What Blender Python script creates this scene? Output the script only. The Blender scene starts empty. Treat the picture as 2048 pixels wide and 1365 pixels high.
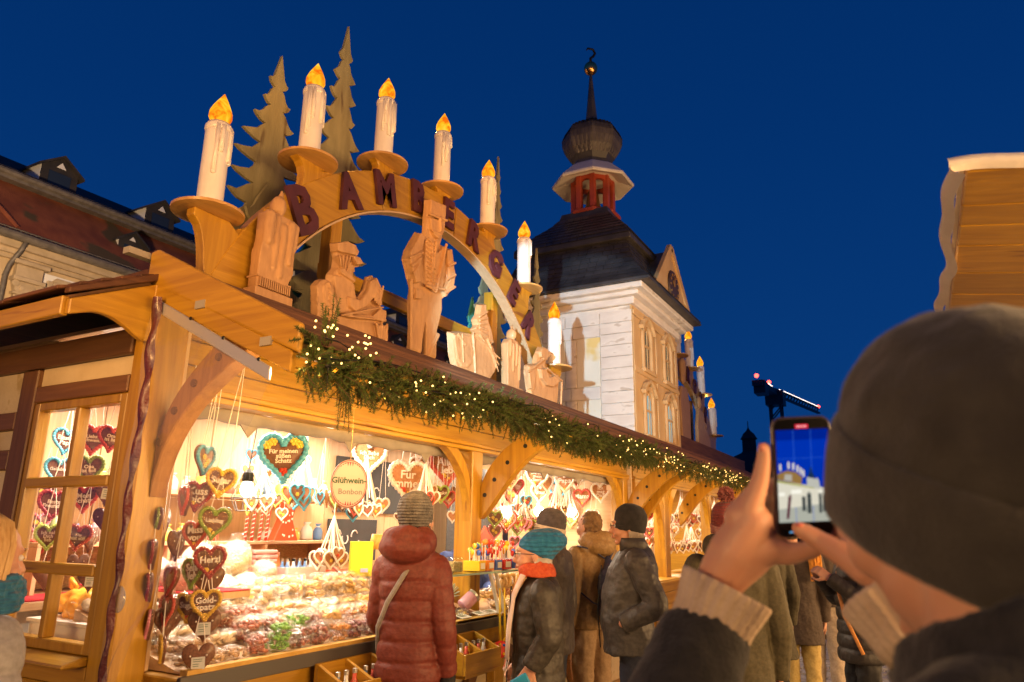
import bpy, bmesh, math, random
import numpy as np
from mathutils import Matrix, Vector, noise as mnoise
rng = random.Random(7)
S = bpy.context.scene
COL = S.collection
R_ = math.radians
# ---------------------------------------------------------------- camera, sky, exposure, lamps of the lane
def camera():
    pi, ro, az = R_(14.7), R_(.77), R_(29.17)
    fw = np.array([math.cos(pi)*math.cos(az), math.cos(pi)*math.sin(az), math.sin(pi)])
    rt = np.array([math.sin(az), -math.cos(az), 0.]); up = np.cross(rt, fw)
    c, s = math.cos(ro), math.sin(ro)
    r2 = c*rt+s*up; u2 = -s*rt+c*up
    cd = bpy.data.cameras.new('camera'); co = bpy.data.objects.new('camera', cd); COL.objects.link(co)
    m = Matrix.Identity(4)
    for i in range(3):
        m[i][0], m[i][1], m[i][2] = r2[i], u2[i], -fw[i]
    m[2][3] = 1.55
    co.matrix_world = m
    cd.sensor_width = 36; cd.lens = 1435/2048*36; cd.clip_start = .02; cd.clip_end = 900
    cd.dof.use_dof = True; cd.dof.focus_distance = 4.6; cd.dof.aperture_fstop = 4.5
    S.camera = co
camera()
S.render.engine = 'CYCLES'
S.cycles.use_denoising = True
S.cycles.max_bounces = 8; S.cycles.diffuse_bounces = 4; S.cycles.glossy_bounces = 3
S.cycles.transmission_bounces = 4; S.cycles.transparent_max_bounces = 12
S.cycles.caustics_reflective = False; S.cycles.caustics_refractive = False
S.cycles.sample_clamp_indirect = 4
S.view_settings.view_transform = 'Standard'; S.view_settings.look = 'None'
S.view_settings.exposure = 0; S.view_settings.gamma = 1
W = bpy.data.worlds.new('World'); S.world = W; W.use_nodes = True
def world():
    nt = W.node_tree; N = nt.nodes; L = nt.links; N.clear()
    out = N.new('ShaderNodeOutputWorld'); bg = N.new('ShaderNodeBackground')
    tc = N.new('ShaderNodeTexCoord'); sp = N.new('ShaderNodeSeparateXYZ'); rp = N.new('ShaderNodeValToRGB')
    L.new(tc.outputs['Generated'], sp.inputs[0]); L.new(sp.outputs['Z'], rp.inputs[0])
    e = rp.color_ramp.elements
    e[0].position = 0; e[0].color = (.0030, .0440, .190, 1)
    e[1].position = 1; e[1].color = (.0004, .0130, .062, 1)
    for p, c in ((.22, (.0020, .0390, .182, 1)), (.5, (.0008, .0300, .152, 1)), (.75, (.0005, .0245, .128, 1))):
        k = e.new(p); k.color = c
    L.new(rp.outputs[0], bg.inputs[0]); bg.inputs[1].default_value = 1
    L.new(bg.outputs[0], out.inputs[0])
world()
def lamp(name, kind, loc, col, power, target=None, size=.1, sizey=None, cone=None, blend=.2, spread=None):
    d = bpy.data.lights.new(name, kind); d.color = col; d.energy = power
    o = bpy.data.objects.new(name, d); COL.objects.link(o); o.location = loc
    if kind == 'AREA':
        d.size = size
        if sizey: d.shape = 'RECTANGLE'; d.size_y = sizey
        if spread: d.spread = spread
    elif kind == 'SPOT':
        d.shadow_soft_size = size; d.spot_size = cone; d.spot_blend = blend
    else: d.shadow_soft_size = size
    if target is not None:
        o.rotation_euler = (Vector(target)-Vector(loc)).to_track_quat('-Z', 'Y').to_euler()
    return o
WARM = (1., .57, .22); WHITE = (1., .82, .62); COOL = (.50, .78, 1.)
# the lit fronts of the row of stalls across the lane, behind the camera
lamp('stall_light', 'AREA', (1.5, -2.8, 1.7), WARM, 330, (4.0, 3, 2.7), 3.6, 1.1)
lamp('stall_light', 'AREA', (7.5, -3.2, 1.7), WARM, 420, (7.0, 3, 2.9), 5., 1.1)
lamp('stall_light', 'AREA', (-2.4, 1.7, 1.9), WARM, 120, (1.9, 3.4, 2.1), 1.8, 1.)
lamp('lane_spot_light', 'SPOT', (-3.2, .8, 3.2), (1., .50, .15), 900, (5.2, 3, 3.5), .25, None, R_(42), .35)
lamp('lane_spot_light', 'SPOT', (-2.5, -.6, 3.9), (1., .45, .10), 1700, (8.83, 4.0, 3.75), .15, None, R_(15), .3)  # second spot, added to warm the tower's left face
lamp('street_lamp_light', 'SPOT', (-.06, .87, 2.2), COOL, 3100, (8.83, 3.70, 3.85), .035, None, R_(18), .2)
lamp('square_light', 'SPOT', (3., 9.5, 4.2), (1., .68, .38), 5200, (9.5, 18, 8.2), .3, None, R_(100), .5)
lamp('square_light', 'SPOT', (24., 8.5, 4.2), (1., .62, .38), 600, (28, 18, 8.5), .3, None, R_(110), .6)

# ---------------------------------------------------------------- helpers
def wloc(o):
    v = Vector((0, 0, 0))
    while o is not None: v += o.location; o = o.parent
    return v
def tag(o, label=None, cat=None, group=None, kind=None):
    if label: o['label'] = label
    if cat: o['category'] = cat
    if group: o['group'] = group
    if kind: o['kind'] = kind
    return o
def thing(name, label, cat, loc=(0, 0, 0), rz=0, group=None):
    o = bpy.data.objects.new(name, None); COL.objects.link(o)
    o.empty_display_size = .05
    o.location = loc; o.rotation_euler = (0, 0, rz)
    return tag(o, label, cat, group)
def link(name, me, parent=None, m=None):
    o = bpy.data.objects.new(name, me); COL.objects.link(o)
    if parent is not None: o.parent = parent
    if m is not None:
        if me.materials:
            o.material_slots[0].link = 'OBJECT'; o.material_slots[0].material = m
        else: me.materials.append(m)
    return o
def frame_from(d, upv=(0, 0, 1)):
    d = np.array(d, float); d /= max(np.linalg.norm(d), 1e-9)
    u = np.array(upv, float)
    if abs(d@u) > .98: u = np.array([1., 0, 0])
    a = np.cross(u, d); a /= np.linalg.norm(a); b = np.cross(d, a)
    return a, b, d
class MB:
    def __init__(s): s.v = []; s.f = []
    def add(s, V, F):
        k = len(s.v); s.v += [tuple(p) for p in V]; s.f += [tuple(i+k for i in f) for f in F]; return s
    def bx(s, x0, x1, y0, y1, z0, z1):
        return s.add([(x0,y0,z0),(x1,y0,z0),(x1,y1,z0),(x0,y1,z0),(x0,y0,z1),(x1,y0,z1),(x1,y1,z1),(x0,y1,z1)],
                     [(0,3,2,1),(4,5,6,7),(0,1,5,4),(1,2,6,5),(2,3,7,6),(3,0,4,7)])
    def box(s, c, d, rot=None):
        x, y, z = d[0]/2, d[1]/2, d[2]/2
        P = np.array([(-x,-y,-z),(x,-y,-z),(x,y,-z),(-x,y,-z),(-x,-y,z),(x,-y,z),(x,y,z),(-x,y,z)])
        if rot is not None: P = P@np.array(rot.to_matrix() if hasattr(rot, 'to_matrix') else rot).T
        return s.add(P+np.array(c), [(0,3,2,1),(4,5,6,7),(0,1,5,4),(1,2,6,5),(2,3,7,6),(3,0,4,7)])
    def beam(s, p, q, w, h, up=(0, 0, 1)):
        p = np.array(p, float); q = np.array(q, float); a, b, d = frame_from(q-p, up)
        P = [p+a*i*w/2+b*j*h/2 for i, j in ((-1,-1),(1,-1),(1,1),(-1,1))]+[q+a*i*w/2+b*j*h/2 for i, j in ((-1,-1),(1,-1),(1,1),(-1,1))]
        return s.add(P, [(0,3,2,1),(4,5,6,7),(0,1,5,4),(1,2,6,5),(2,3,7,6),(3,0,4,7)])
    def prism(s, poly, ax, a, b):
        # polygon of 2D points in the plane normal to axis ax, extruded from a to b
        n = len(poly)
        def P(u, v, t): return ((t,u,v), (u,t,v), (u,v,t))[ax]
        V = [P(u, v, a) for u, v in poly]+[P(u, v, b) for u, v in poly]
        F = [tuple(range(n))[::-1], tuple(range(n, 2*n))]+[(i, (i+1) % n, n+(i+1) % n, n+i) for i in range(n)]
        return s.add(V, F)
    def strip(s, o, i, ax, a, b):
        # band between two open polylines o and i (same count), extruded
        return s.prism(list(o)+list(i)[::-1], ax, a, b)
    def tube(s, pts, r, n=8, cap=True, ab=None):
        pts = np.array(pts, float); m = len(pts)
        r = [r]*m if np.isscalar(r) else list(r)
        V = []
        prev = None
        for i in range(m):
            d = pts[min(i+1, m-1)]-pts[max(i-1, 0)]
            if prev is None: a, b, d = frame_from(d)
            else:
                d = d/max(np.linalg.norm(d), 1e-9); a = prev-d*(prev@d); a /= max(np.linalg.norm(a), 1e-9); b = np.cross(d, a)
            prev = a
            ra, rb = (r[i], r[i]) if np.isscalar(r[i]) else r[i]
            for k in range(n):
                t = 2*math.pi*k/n; V.append(pts[i]+a*ra*math.cos(t)+b*rb*math.sin(t))
        F = [(i*n+k, i*n+(k+1) % n, (i+1)*n+(k+1) % n, (i+1)*n+k) for i in range(m-1) for k in range(n)]
        if cap: F += [tuple(range(n))[::-1], tuple(range((m-1)*n, m*n))]
        return s.add(V, F)
    def capsule(s, p, q, r0, r1, n=10):
        p = np.array(p, float); q = np.array(q, float); d = q-p; L = np.linalg.norm(d); d = d/max(L, 1e-9)
        P = [p-d*r0, p-d*r0*.8, p-d*r0*.4, p, q, q+d*r1*.4, q+d*r1*.8, q+d*r1]
        return s.tube(P, [r0*.08, r0*.6, r0*.92, r0, r1, r1*.92, r1*.6, r1*.08], n)
    def chain(s, P, R, n=10):
        for i in range(len(P)-1): s.capsule(P[i], P[i+1], R[i], R[i+1], n)
        return s
    def lathe(s, prof, c=(0, 0, 0), n=24, rot=None, phase=0, sx=1, sy=1):
        V = []
        for r, z in prof:
            for k in range(n):
                t = 2*math.pi*k/n+phase; V.append((r*math.cos(t)*sx, r*math.sin(t)*sy, z))
        V = np.array(V)
        if rot is not None: V = V@np.array(rot).T
        m = len(prof)
        F = [(i*n+k, i*n+(k+1) % n, (i+1)*n+(k+1) % n, (i+1)*n+k) for i in range(m-1) for k in range(n)]
        F += [tuple(range(n))[::-1], tuple(range((m-1)*n, m*n))]
        return s.add(V+np.array(c), F)
    def ell(s, c, r, n=14, m=9, rot=None):
        r = (r, r, r) if np.isscalar(r) else r
        V = [(0, 0, -1)]
        for i in range(1, m):
            p = -math.pi/2+math.pi*i/m
            for k in range(n):
                t = 2*math.pi*k/n; V.append((math.cos(p)*math.cos(t), math.cos(p)*math.sin(t), math.sin(p)))
        V.append((0, 0, 1)); V = np.array(V)*np.array(r)
        if rot is not None: V = V@np.array(rot).T
        F = [(0, 1+(k+1) % n, 1+k) for k in range(n)]
        for i in range(m-2):
            a = 1+i*n
            F += [(a+k, a+(k+1) % n, a+n+(k+1) % n, a+n+k) for k in range(n)]
        a = 1+(m-2)*n; F += [(a+k, a+(k+1) % n, a+n) for k in range(n)]
        return s.add(V+np.array(c), F)
    def loft(s, rings):
        # rings: list of equal-length closed rings of 3D points
        n = len(rings[0]); m = len(rings)
        V = [p for r in rings for p in r]
        F = [(i*n+k, i*n+(k+1) % n, (i+1)*n+(k+1) % n, (i+1)*n+k) for i in range(m-1) for k in range(n)]
        F += [tuple(range(n))[::-1], tuple(range((m-1)*n, m*n))]
        return s.add(V, F)
    def grid(s, fn, nu, nv):
        V = [fn(i/nu, j/nv) for i in range(nu+1) for j in range(nv+1)]
        F = [(i*(nv+1)+j, (i+1)*(nv+1)+j, (i+1)*(nv+1)+j+1, i*(nv+1)+j+1) for i in range(nu) for j in range(nv)]
        return s.add(V, F)
    def mesh(s, name, smooth=False):
        me = bpy.data.meshes.new(name); me.from_pydata(s.v, [], s.f); me.update()
        if smooth: me.polygons.foreach_set('use_smooth', [True]*len(me.polygons))
        return me
    def build(s, name, m, parent=None, smooth=False, bevel=0, local=False, kind=None, seg=1):
        if parent is not None and not local:
            w = np.array(wloc(parent))
            if w.any(): s.v = [tuple(np.array(p)-w) for p in s.v]
        me = s.mesh(name, smooth); me.materials.append(m)
        o = link(name, me, parent)
        if bevel:
            b = o.modifiers.new('bevel', 'BEVEL'); b.width = bevel; b.segments = seg; b.limit_method = 'ANGLE'; b.angle_limit = R_(40)
        if kind: o['kind'] = kind
        return o
def organic(o, voxel, smooth=4, folds=0, fscale=.1, fac=.5):
    m = o.modifiers.new('remesh', 'REMESH'); m.mode = 'VOXEL'; m.voxel_size = voxel; m.use_smooth_shade = True
    if smooth:
        q = o.modifiers.new('smooth', 'SMOOTH'); q.iterations = smooth; q.factor = fac
    if folds:
        t = bpy.data.textures.get('folds%g' % fscale)
        if t is None:
            t = bpy.data.textures.new('folds%g' % fscale, 'CLOUDS'); t.noise_scale = fscale; t.noise_depth = 2
        q = o.modifiers.new('folds', 'DISPLACE'); q.texture = t; q.strength = folds; q.mid_level = .5; q.texture_coords = 'LOCAL'
    return o
def copy_tree(o, parent=None):
    c = o.copy(); COL.objects.link(c); c.parent = parent
    for ch in o.children: copy_tree(ch, c)
    return c

# ---------------------------------------------------------------- materials
def mat(name, c1, c2=None, scale=6, stretch=(1, 1, 1), rough=.6, bump=0, bscale=None, bstretch=None, metal=0, coat=0, vary=0, detail=5,
        lo=.35, hi=.65, emit=None, es=0, trans=0, sheen=0, sss=0, rvar=0, distort=0, c3=None, s3=40, t3=.62, alpha=1, ior=1.45):
    m = bpy.data.materials.new(name); m.use_nodes = True
    nt = m.node_tree; N = nt.nodes; L = nt.links; b = N['Principled BSDF']
    b.inputs['Roughness'].default_value = rough; b.inputs['Metallic'].default_value = metal
    b.inputs['Coat Weight'].default_value = coat; b.inputs['Coat Roughness'].default_value = .2
    b.inputs['Transmission Weight'].default_value = trans; b.inputs['IOR'].default_value = ior
    b.inputs['Sheen Weight'].default_value = sheen; b.inputs['Sheen Roughness'].default_value = .5
    b.inputs['Alpha'].default_value = alpha
    if sss:
        b.inputs['Subsurface Weight'].default_value = sss; b.inputs['Subsurface Radius'].default_value = (.012, .004, .002); b.inputs['Subsurface Scale'].default_value = 1
    col = tuple(c1)+(1,)
    b.inputs['Base Color'].default_value = col
    if emit: b.inputs['Emission Color'].default_value = tuple(emit)+(1,); b.inputs['Emission Strength'].default_value = es
    tc = mp = None
    def coords(st):
        t = N.new('ShaderNodeTexCoord'); q = N.new('ShaderNodeMapping'); q.inputs['Scale'].default_value = st
        L.new(t.outputs['Object'], q.inputs[0]); return q
    cs = None
    if c2 is not None:
        mp = coords(stretch); nz = N.new('ShaderNodeTexNoise'); nz.inputs['Scale'].default_value = scale; nz.inputs['Detail'].default_value = detail
        nz.inputs['Distortion'].default_value = distort
        L.new(mp.outputs[0], nz.inputs['Vector'])
        rp = N.new('ShaderNodeValToRGB'); e = rp.color_ramp.elements
        e[0].position = lo; e[1].position = hi; e[0].color = tuple(c1)+(1,); e[1].color = tuple(c2)+(1,)
        L.new(nz.outputs['Fac'], rp.inputs[0]); cs = rp.outputs[0]
        if rvar:
            mr = N.new('ShaderNodeMapRange'); mr.inputs['To Min'].default_value = rough-rvar; mr.inputs['To Max'].default_value = rough+rvar
            L.new(nz.outputs['Fac'], mr.inputs[0]); L.new(mr.outputs[0], b.inputs['Roughness'])
        if c3 is not None:
            n3 = N.new('ShaderNodeTexNoise'); n3.inputs['Scale'].default_value = s3; n3.inputs['Detail'].default_value = 3
            L.new(mp.outputs[0], n3.inputs['Vector'])
            r3 = N.new('ShaderNodeValToRGB'); r3.color_ramp.elements[0].position = t3; r3.color_ramp.elements[1].position = t3+.06
            L.new(n3.outputs['Fac'], r3.inputs[0])
            mx = N.new('ShaderNodeMix'); mx.data_type = 'RGBA'; L.new(r3.outputs[0], mx.inputs[0]); L.new(cs, mx.inputs[6]); mx.inputs[7].default_value = tuple(c3)+(1,)
            cs = mx.outputs[2]
    if vary:
        oi = N.new('ShaderNodeObjectInfo'); mr = N.new('ShaderNodeMapRange'); mr.inputs['To Min'].default_value = 1-vary; mr.inputs['To Max'].default_value = 1+vary*.6
        L.new(oi.outputs['Random'], mr.inputs[0])
        hs = N.new('ShaderNodeHueSaturation'); L.new(mr.outputs[0], hs.inputs['Value'])
        if cs is not None: L.new(cs, hs.inputs['Color'])
        else: hs.inputs['Color'].default_value = col
        cs = hs.outputs[0]
    if cs is not None: L.new(cs, b.inputs['Base Color'])
    if bump:
        q = coords(bstretch or stretch); n2 = N.new('ShaderNodeTexNoise'); n2.inputs['Scale'].default_value = bscale or scale*3; n2.inputs['Detail'].default_value = 4
        L.new(q.outputs[0], n2.inputs['Vector'])
        bp = N.new('ShaderNodeBump'); bp.inputs['Strength'].default_value = bump; bp.inputs['Distance'].default_value = .02
        L.new(n2.outputs['Fac'], bp.inputs['Height']); L.new(bp.outputs[0], b.inputs['Normal'])
    return m
def wood(name, c1, c2, ax, rough=.42, vary=.16, coat=.25, sc=1., knot=None, bump=.12):
    st = [14*sc, 14*sc, 14*sc]; st[ax] = .9*sc
    return mat(name, c1, c2, 2.2, tuple(st), rough, bump, 5, None, 0, coat, vary, 7, .3, .72, distort=.6, c3=knot, s3=1.2, t3=.66)
def woods(base, c1, c2, **k): return [wood(base+'_'+'xyz'[i], c1, c2, i, **k) for i in range(3)]
HON = woods('honey_wood', (.33, .158, .009), (.49, .262, .019), knot=(.22, .088, .010))
PAL = woods('pale_wood', (.56, .37, .20), (.68, .48, .28), rough=.5, coat=.1)
BRN = woods('brown_timber', (.135, .058, .020), (.21, .092, .032), rough=.55, coat=.05)
DRK = woods('dark_slat', (.080, .030, .012), (.155, .062, .024), rough=.65, coat=.0, vary=.5)
CRV = mat('carved_wood', (.42, .225, .095), (.52, .29, .125), 7, (4, 4, 1), .55, .16, 18, (6, 6, 1.2), coat=.1, detail=6)
PLY = mat('weathered_plywood', (.175, .155, .080), (.27, .245, .135), 3, (3, 3, .7), .7, .25, 18, (5, 5, 1), c3=(.10, .07, .035), s3=2.5, t3=.6)
PLYG = mat('green_plywood', (.05, .30, .24), (.08, .40, .32), 3, (3, 3, .7), .65, .2, 18)
PLAST = mat('plaster', (.58, .44, .25), (.68, .54, .33), 4, rough=.85, bump=.15, bscale=30, c3=(.50, .36, .17), s3=6, t3=.6)
def emis(name, c, s, sample=True):
    m = bpy.data.materials.new(name); m.use_nodes = True; nt = m.node_tree; nt.nodes.clear()
    o = nt.nodes.new('ShaderNodeOutputMaterial'); e = nt.nodes.new('ShaderNodeEmission'); e.inputs[0].default_value = tuple(c)+(1,); e.inputs[1].default_value = s
    nt.links.new(e.outputs[0], o.inputs[0])
    if not sample: m.cycles.emission_sampling = 'NONE'
    return m
def film(name, tint=(1, 1, 1), gloss=.12, rough=.08, bump=.4, bs=14, dirt=0):
    # thin clear foil: mostly clear, with a glossy skin
    m = bpy.data.materials.new(name); m.use_nodes = True; nt = m.node_tree; N = nt.nodes; L = nt.links; N.clear()
    o = N.new('ShaderNodeOutputMaterial'); t = N.new('ShaderNodeBsdfTransparent'); g = N.new('ShaderNodeBsdfGlossy'); x = N.new('ShaderNodeMixShader')
    t.inputs[0].default_value = tuple(tint)+(1,); g.inputs['Roughness'].default_value = rough
    lw = N.new('ShaderNodeLayerWeight'); lw.inputs[0].default_value = .3
    mr = N.new('ShaderNodeMapRange'); mr.inputs['To Min'].default_value = gloss*.5; mr.inputs['To Max'].default_value = min(1, gloss*3.2)
    L.new(lw.outputs['Facing'], mr.inputs[0]); L.new(mr.outputs[0], x.inputs[0])
    tc = N.new('ShaderNodeTexCoord'); nz = N.new('ShaderNodeTexNoise'); nz.inputs['Scale'].default_value = bs; nz.inputs['Detail'].default_value = 3
    L.new(tc.outputs['Object'], nz.inputs['Vector'])
    bp = N.new('ShaderNodeBump'); bp.inputs['Strength'].default_value = bump; bp.inputs['Distance'].default_value = .03
    L.new(nz.outputs['Fac'], bp.inputs['Height']); L.new(bp.outputs[0], g.inputs['Normal']); L.new(bp.outputs[0], lw.inputs['Normal'])
    L.new(t.outputs[0], x.inputs[1]); L.new(g.outputs[0], x.inputs[2])
    last = x.outputs[0]
    if dirt:
        d = N.new('ShaderNodeBsdfDiffuse'); d.inputs[0].default_value = (.9, .86, .8, 1); y = N.new('ShaderNodeMixShader'); y.inputs[0].default_value = dirt
        L.new(last, y.inputs[1]); L.new(d.outputs[0], y.inputs[2]); last = y.outputs[0]
    L.new(last, o.inputs[0])
    return m
GLASS = film('window_glass', gloss=.07, rough=.02, bump=.05, bs=2)
FOIL = film('clear_foil', gloss=.10, rough=.10, bump=.5, bs=60)
SHEET = film('plastic_sheet', gloss=.075, rough=.12, bump=.4, bs=6, dirt=.065)
METAL = mat('steel', (.55, .53, .5), rough=.35, metal=1)
ALU = mat('aluminium_rail', (.60, .58, .55), rough=.4, metal=.6)
IRON = mat('dark_iron', (.02, .02, .02), rough=.5, metal=.5)
WHITEP = mat('white_paint', (.78, .75, .70), rough=.5)
BULB = emis('lit_bulb', (1, .86, .62), 40)
TUBE = emis('lit_tube', (1, .88, .70), 14, False)
MINI = emis('fairy_light', (1, .60, .17), 4.5)

FONT = {}
def text_mesh(body, size=1., ext=.03, off=.0, lead=.85, bev=0):
    k = (body, size, ext, off, lead, bev)
    if k in FONT: return FONT[k]
    cu = bpy.data.curves.new('lettering', 'FONT'); cu.body = body; cu.size = size; cu.extrude = ext; cu.offset = off
    cu.align_x = 'CENTER'; cu.align_y = 'CENTER'; cu.space_line = lead; cu.resolution_u = 2; cu.bevel_depth = bev; cu.bevel_resolution = 0
    o = bpy.data.objects.new('lettering', cu)
    me = bpy.data.meshes.new_from_object(o); me.materials.clear()
    bpy.data.objects.remove(o); FONT[k] = me
    return me
def lettering(body, m, parent, M4, size=1., ext=.03, off=0., lead=.85, name='lettering'):
    me = text_mesh(body, size, ext, off, lead).copy(); me.materials.append(m)
    o = link(name, me, parent); o.matrix_local = M4
    return o
def facing(loc, rz, tilt=0, s=1, roll=0):
    # text plane upright, read from -Y (rz=0)
    return Matrix.Translation(loc) @ Matrix.Rotation(rz, 4, 'Z') @ Matrix.Rotation(R_(90)+tilt, 4, 'X') @ Matrix.Rotation(roll, 4, 'Z') @ Matrix.Scale(s, 4)
# ---------------------------------------------------------------- ground
def ground():
    ST = mat('paving_stone', (.20, .19, .20), (.34, .33, .34), 3, rough=.45, bump=.25, bscale=25, vary=.2, rvar=.15)
    GR = mat('square_ground', (.16, .155, .16), (.24, .235, .24), 1.2, rough=.6, bump=.3, bscale=30)
    MB().bx(-60, 120, -60, 90, -.3, 0).build('ground', GR, kind='structure')
    r = random.Random(3); m = MB()
    x = 8.
    row = 0
    while x < 20:
        y = -.8+(row % 2)*.11
        while y < 3.6:
            w = .21+r.uniform(-.02, .02); h = .028+r.uniform(-.006, .008)
            z = [h+r.uniform(-.004, .004) for _ in range(4)]
            X0, X1, Y0, Y1 = x+.008, x+.17-.006, y+.008, y+w-.006; e = .012
            m.add([(X0,Y0,0.002),(X1,Y0,.002),(X1,Y1,.002),(X0,Y1,.002),(X0+e,Y0+e,z[0]),(X1-e,Y0+e,z[1]),(X1-e,Y1-e,z[2]),(X0+e,Y1-e,z[3])],
                  [(4,5,6,7),(0,1,5,4),(1,2,6,5),(2,3,7,6),(3,0,4,7)])
            y += w
        x += .17; row += 1
    o = m.build('paving', ST, kind='stuff')
ground()

# ---------------------------------------------------------------- the long baroque building behind the market
def town_building():
    t = thing('town_building', 'long baroque building with ochre wall and red mansard roof behind the stalls', 'building', (22, 18, 0))
    WALL = mat('ochre_render', (.46, .34, .19), (.56, .42, .25), 1.5, rough=.85, bump=.12, bscale=18, c3=(.40, .28, .15), s3=1.2, t3=.6)
    SAND = mat('sandstone', (.40, .30, .18), (.50, .38, .24), 4, rough=.85, bump=.2, bscale=22)
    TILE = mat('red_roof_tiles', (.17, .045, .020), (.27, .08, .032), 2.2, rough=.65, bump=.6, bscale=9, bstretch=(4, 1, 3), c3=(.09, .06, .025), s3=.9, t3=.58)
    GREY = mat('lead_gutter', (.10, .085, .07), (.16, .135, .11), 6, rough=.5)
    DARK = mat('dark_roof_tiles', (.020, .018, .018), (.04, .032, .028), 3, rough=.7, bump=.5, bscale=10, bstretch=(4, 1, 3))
    X0, X1 = 3., 42.
    MB().bx(X0, X1, 18, 24, 0, 7.9).build('wall', WALL, t)
    w = t.children[0]
    # white field, sandstone window surrounds, sashes
    for i in range(11):
        x = 9.42+i*3.1
        MB().bx(x-.58, x+1.45, 17.97, 18.0, 5.5, 7.42).build('wall_field', WHITEP, t)
        m = MB()
        m.bx(x-.50, x-.36, 17.90, 17.968, 5.4, 7.25).bx(x+.36, x+.50, 17.90, 17.968, 5.4, 7.25).bx(x-.36, x+.36, 17.90, 17.968, 7.08, 7.25)
        m.prism([(x-.40, 7.25), (x+.40, 7.25), (x+.3, 7.36), (x-.3, 7.36)], 1, 17.90, 17.968)
        s = m.build('window', SAND, t, bevel=.015)
        m = MB()
        for xa in (-.36, -.04, .29): m.bx(x+xa, x+xa+.07+(.01 if xa == -.04 else 0), 17.92, 17.965, 5.45, 7.08)
        for za in (5.45, 5.95, 6.45, 6.80, 7.01): m.bx(x-.29, x-.04, 17.925, 17.96, za, za+.05).bx(x+.04, x+.29, 17.925, 17.96, za, za+.05)
        m.build('sash', WHITEP, s)
        MB().bx(x-.33, x+.33, 17.945, 17.95, 5.45, 7.05).build('pane', mat('dark_pane', (.02, .03, .05), rough=.1) if i == 0 else bpy.data.materials['dark_pane'], s)
    for i in range(5):
        x = 8.47+i*6.2
        p = MB().bx(x-.25, x+.25, 17.86, 18.0, 0, 6.7).build('pilaster', SAND, t, bevel=.02)
        m = MB().bx(x-.30, x+.30, 17.82, 18, 6.70, 6.76)
        m.prism([(x-.25, 6.76), (x+.25, 6.76), (x+.33, 7.02), (x-.33, 7.02)], 1, 17.82, 18)
        m.bx(x-.36, x+.36, 17.76, 18, 7.02, 7.12).bx(x-.30, x+.30, 17.83, 18, 7.12, 7.42).bx(x-.40, x+.40, 17.74, 18, 7.42, 7.52)
        for s in (-1, 1):
            m.tube([(x+s*.27, 17.80, 6.95), (x+s*.27, 17.86, 6.95)], .085, 12)
            m.tube([(x+s*.12, 17.79, 6.86), (x+s*.12, 17.84, 6.86)], .06, 10)
        m.build('capital', SAND, p, bevel=.012)
    m = MB()
    for z0, z1, d in ((7.52, 7.62, .10), (7.62, 7.74, .18), (7.74, 7.9, .30)): m.bx(X0, X1, 18-d, 18, z0, z1)
    m.build('cornice', SAND, t)
    m = MB().tube([(X0, 17.58, 7.98), (X1, 17.58, 7.98)], .10, 10).bx(X0, X1, 17.55, 18.0, 7.9, 7.94)
    m.build('gutter', GREY, t)
    m = MB().tube([(8.15, 17.6, 7.9), (8.12, 17.7, 7.7), (8.02, 17.88, 7.35), (7.98, 17.9, 7.1), (7.98, 17.9, 0)], .055, 8)
    m.build('downpipe', GREY, t, smooth=True)
    # lower steep roof, break with second gutter, upper roof
    m = MB().loft([[(x, 17.62, 8.0), (x, 18.05, 8.6), (x, 18.9, 9.72), (x, 24.1, 9.72), (x, 24.1, 7.9), (x, 17.9, 7.9)] for x in (X0, X1)])
    m.build('mansard_roof', TILE, t)
    m = MB().bx(X0, X1, 18.62, 18.95, 9.70, 9.84).tube([(X0, 18.60, 9.86), (X1, 18.60, 9.86)], .085, 8)
    m.build('roof_break', GREY, t)
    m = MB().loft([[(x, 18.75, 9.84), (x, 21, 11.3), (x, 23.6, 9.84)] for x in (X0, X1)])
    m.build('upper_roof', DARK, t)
    m = MB()
    for i in range(210):
        x = X0+.3+i*.115
        for y, z in ((17.68, 8.08), (18.70, 9.93)):
            m.bx(x, x+.03, y, y+.02, z-.02, z+.09)
    for y, z in ((17.69, 8.16), (18.71, 10.01)): m.bx(X0, 28, y, y+.025, z, z+.02)
    o = m.build('snow_guard', GREY, t, kind='stuff')
    MB().tube([(7.0, 18.92, 9.74), (7.75, 18.05, 8.62), (8.0, 17.8, 8.25)], .06, 8).build('ridge_tiles', TILE, t)
    # dormers of both rows
    def dormer(x, y, z, w, h, ml):
        m = MB().bx(x-w/2, x+w/2, y, y+1.2, z, z+h).prism([(x-w/2, z+h), (x+w/2, z+h), (x, z+h+w*.36)], 1, y, y+1.2)
        d = m.build('dormer', ml, t)
        c = MB().prism([(y+.02, z), (y+.02, z+h), (y+1.1, z+h)], 0, x-w/2-.012, x-w/2-.002).build('dormer_cheek', WHITEP, d)
        m = MB()
        for q in (-1, 1): m.prism([(x+q*(w/2+.12), z+h-.10), (x, z+h+w*.36+.0), (x, z+h+w*.36+.07), (x+q*(w/2+.12), z+h-.03)], 1, y-.12, y+1.2)
        m.build('dormer_roof', TILE if h > .8 else DARK, d)
        MB().prism([(x-w*.13, z+h+.04), (x+w*.13, z+h+.04), (x, z+h+w*.22)], 1, y-.03, y-.01).build('dormer_vent', WHITEP, d)
        MB().bx(x-w*.3, x+w*.3, y-.02, y-.005, z+.1, z+h-.1).build('dormer_window', bpy.data.materials['dark_pane'], d)
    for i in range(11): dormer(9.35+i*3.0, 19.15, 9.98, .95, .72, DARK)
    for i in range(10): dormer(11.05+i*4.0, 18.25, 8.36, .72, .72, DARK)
town_building()

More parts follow.
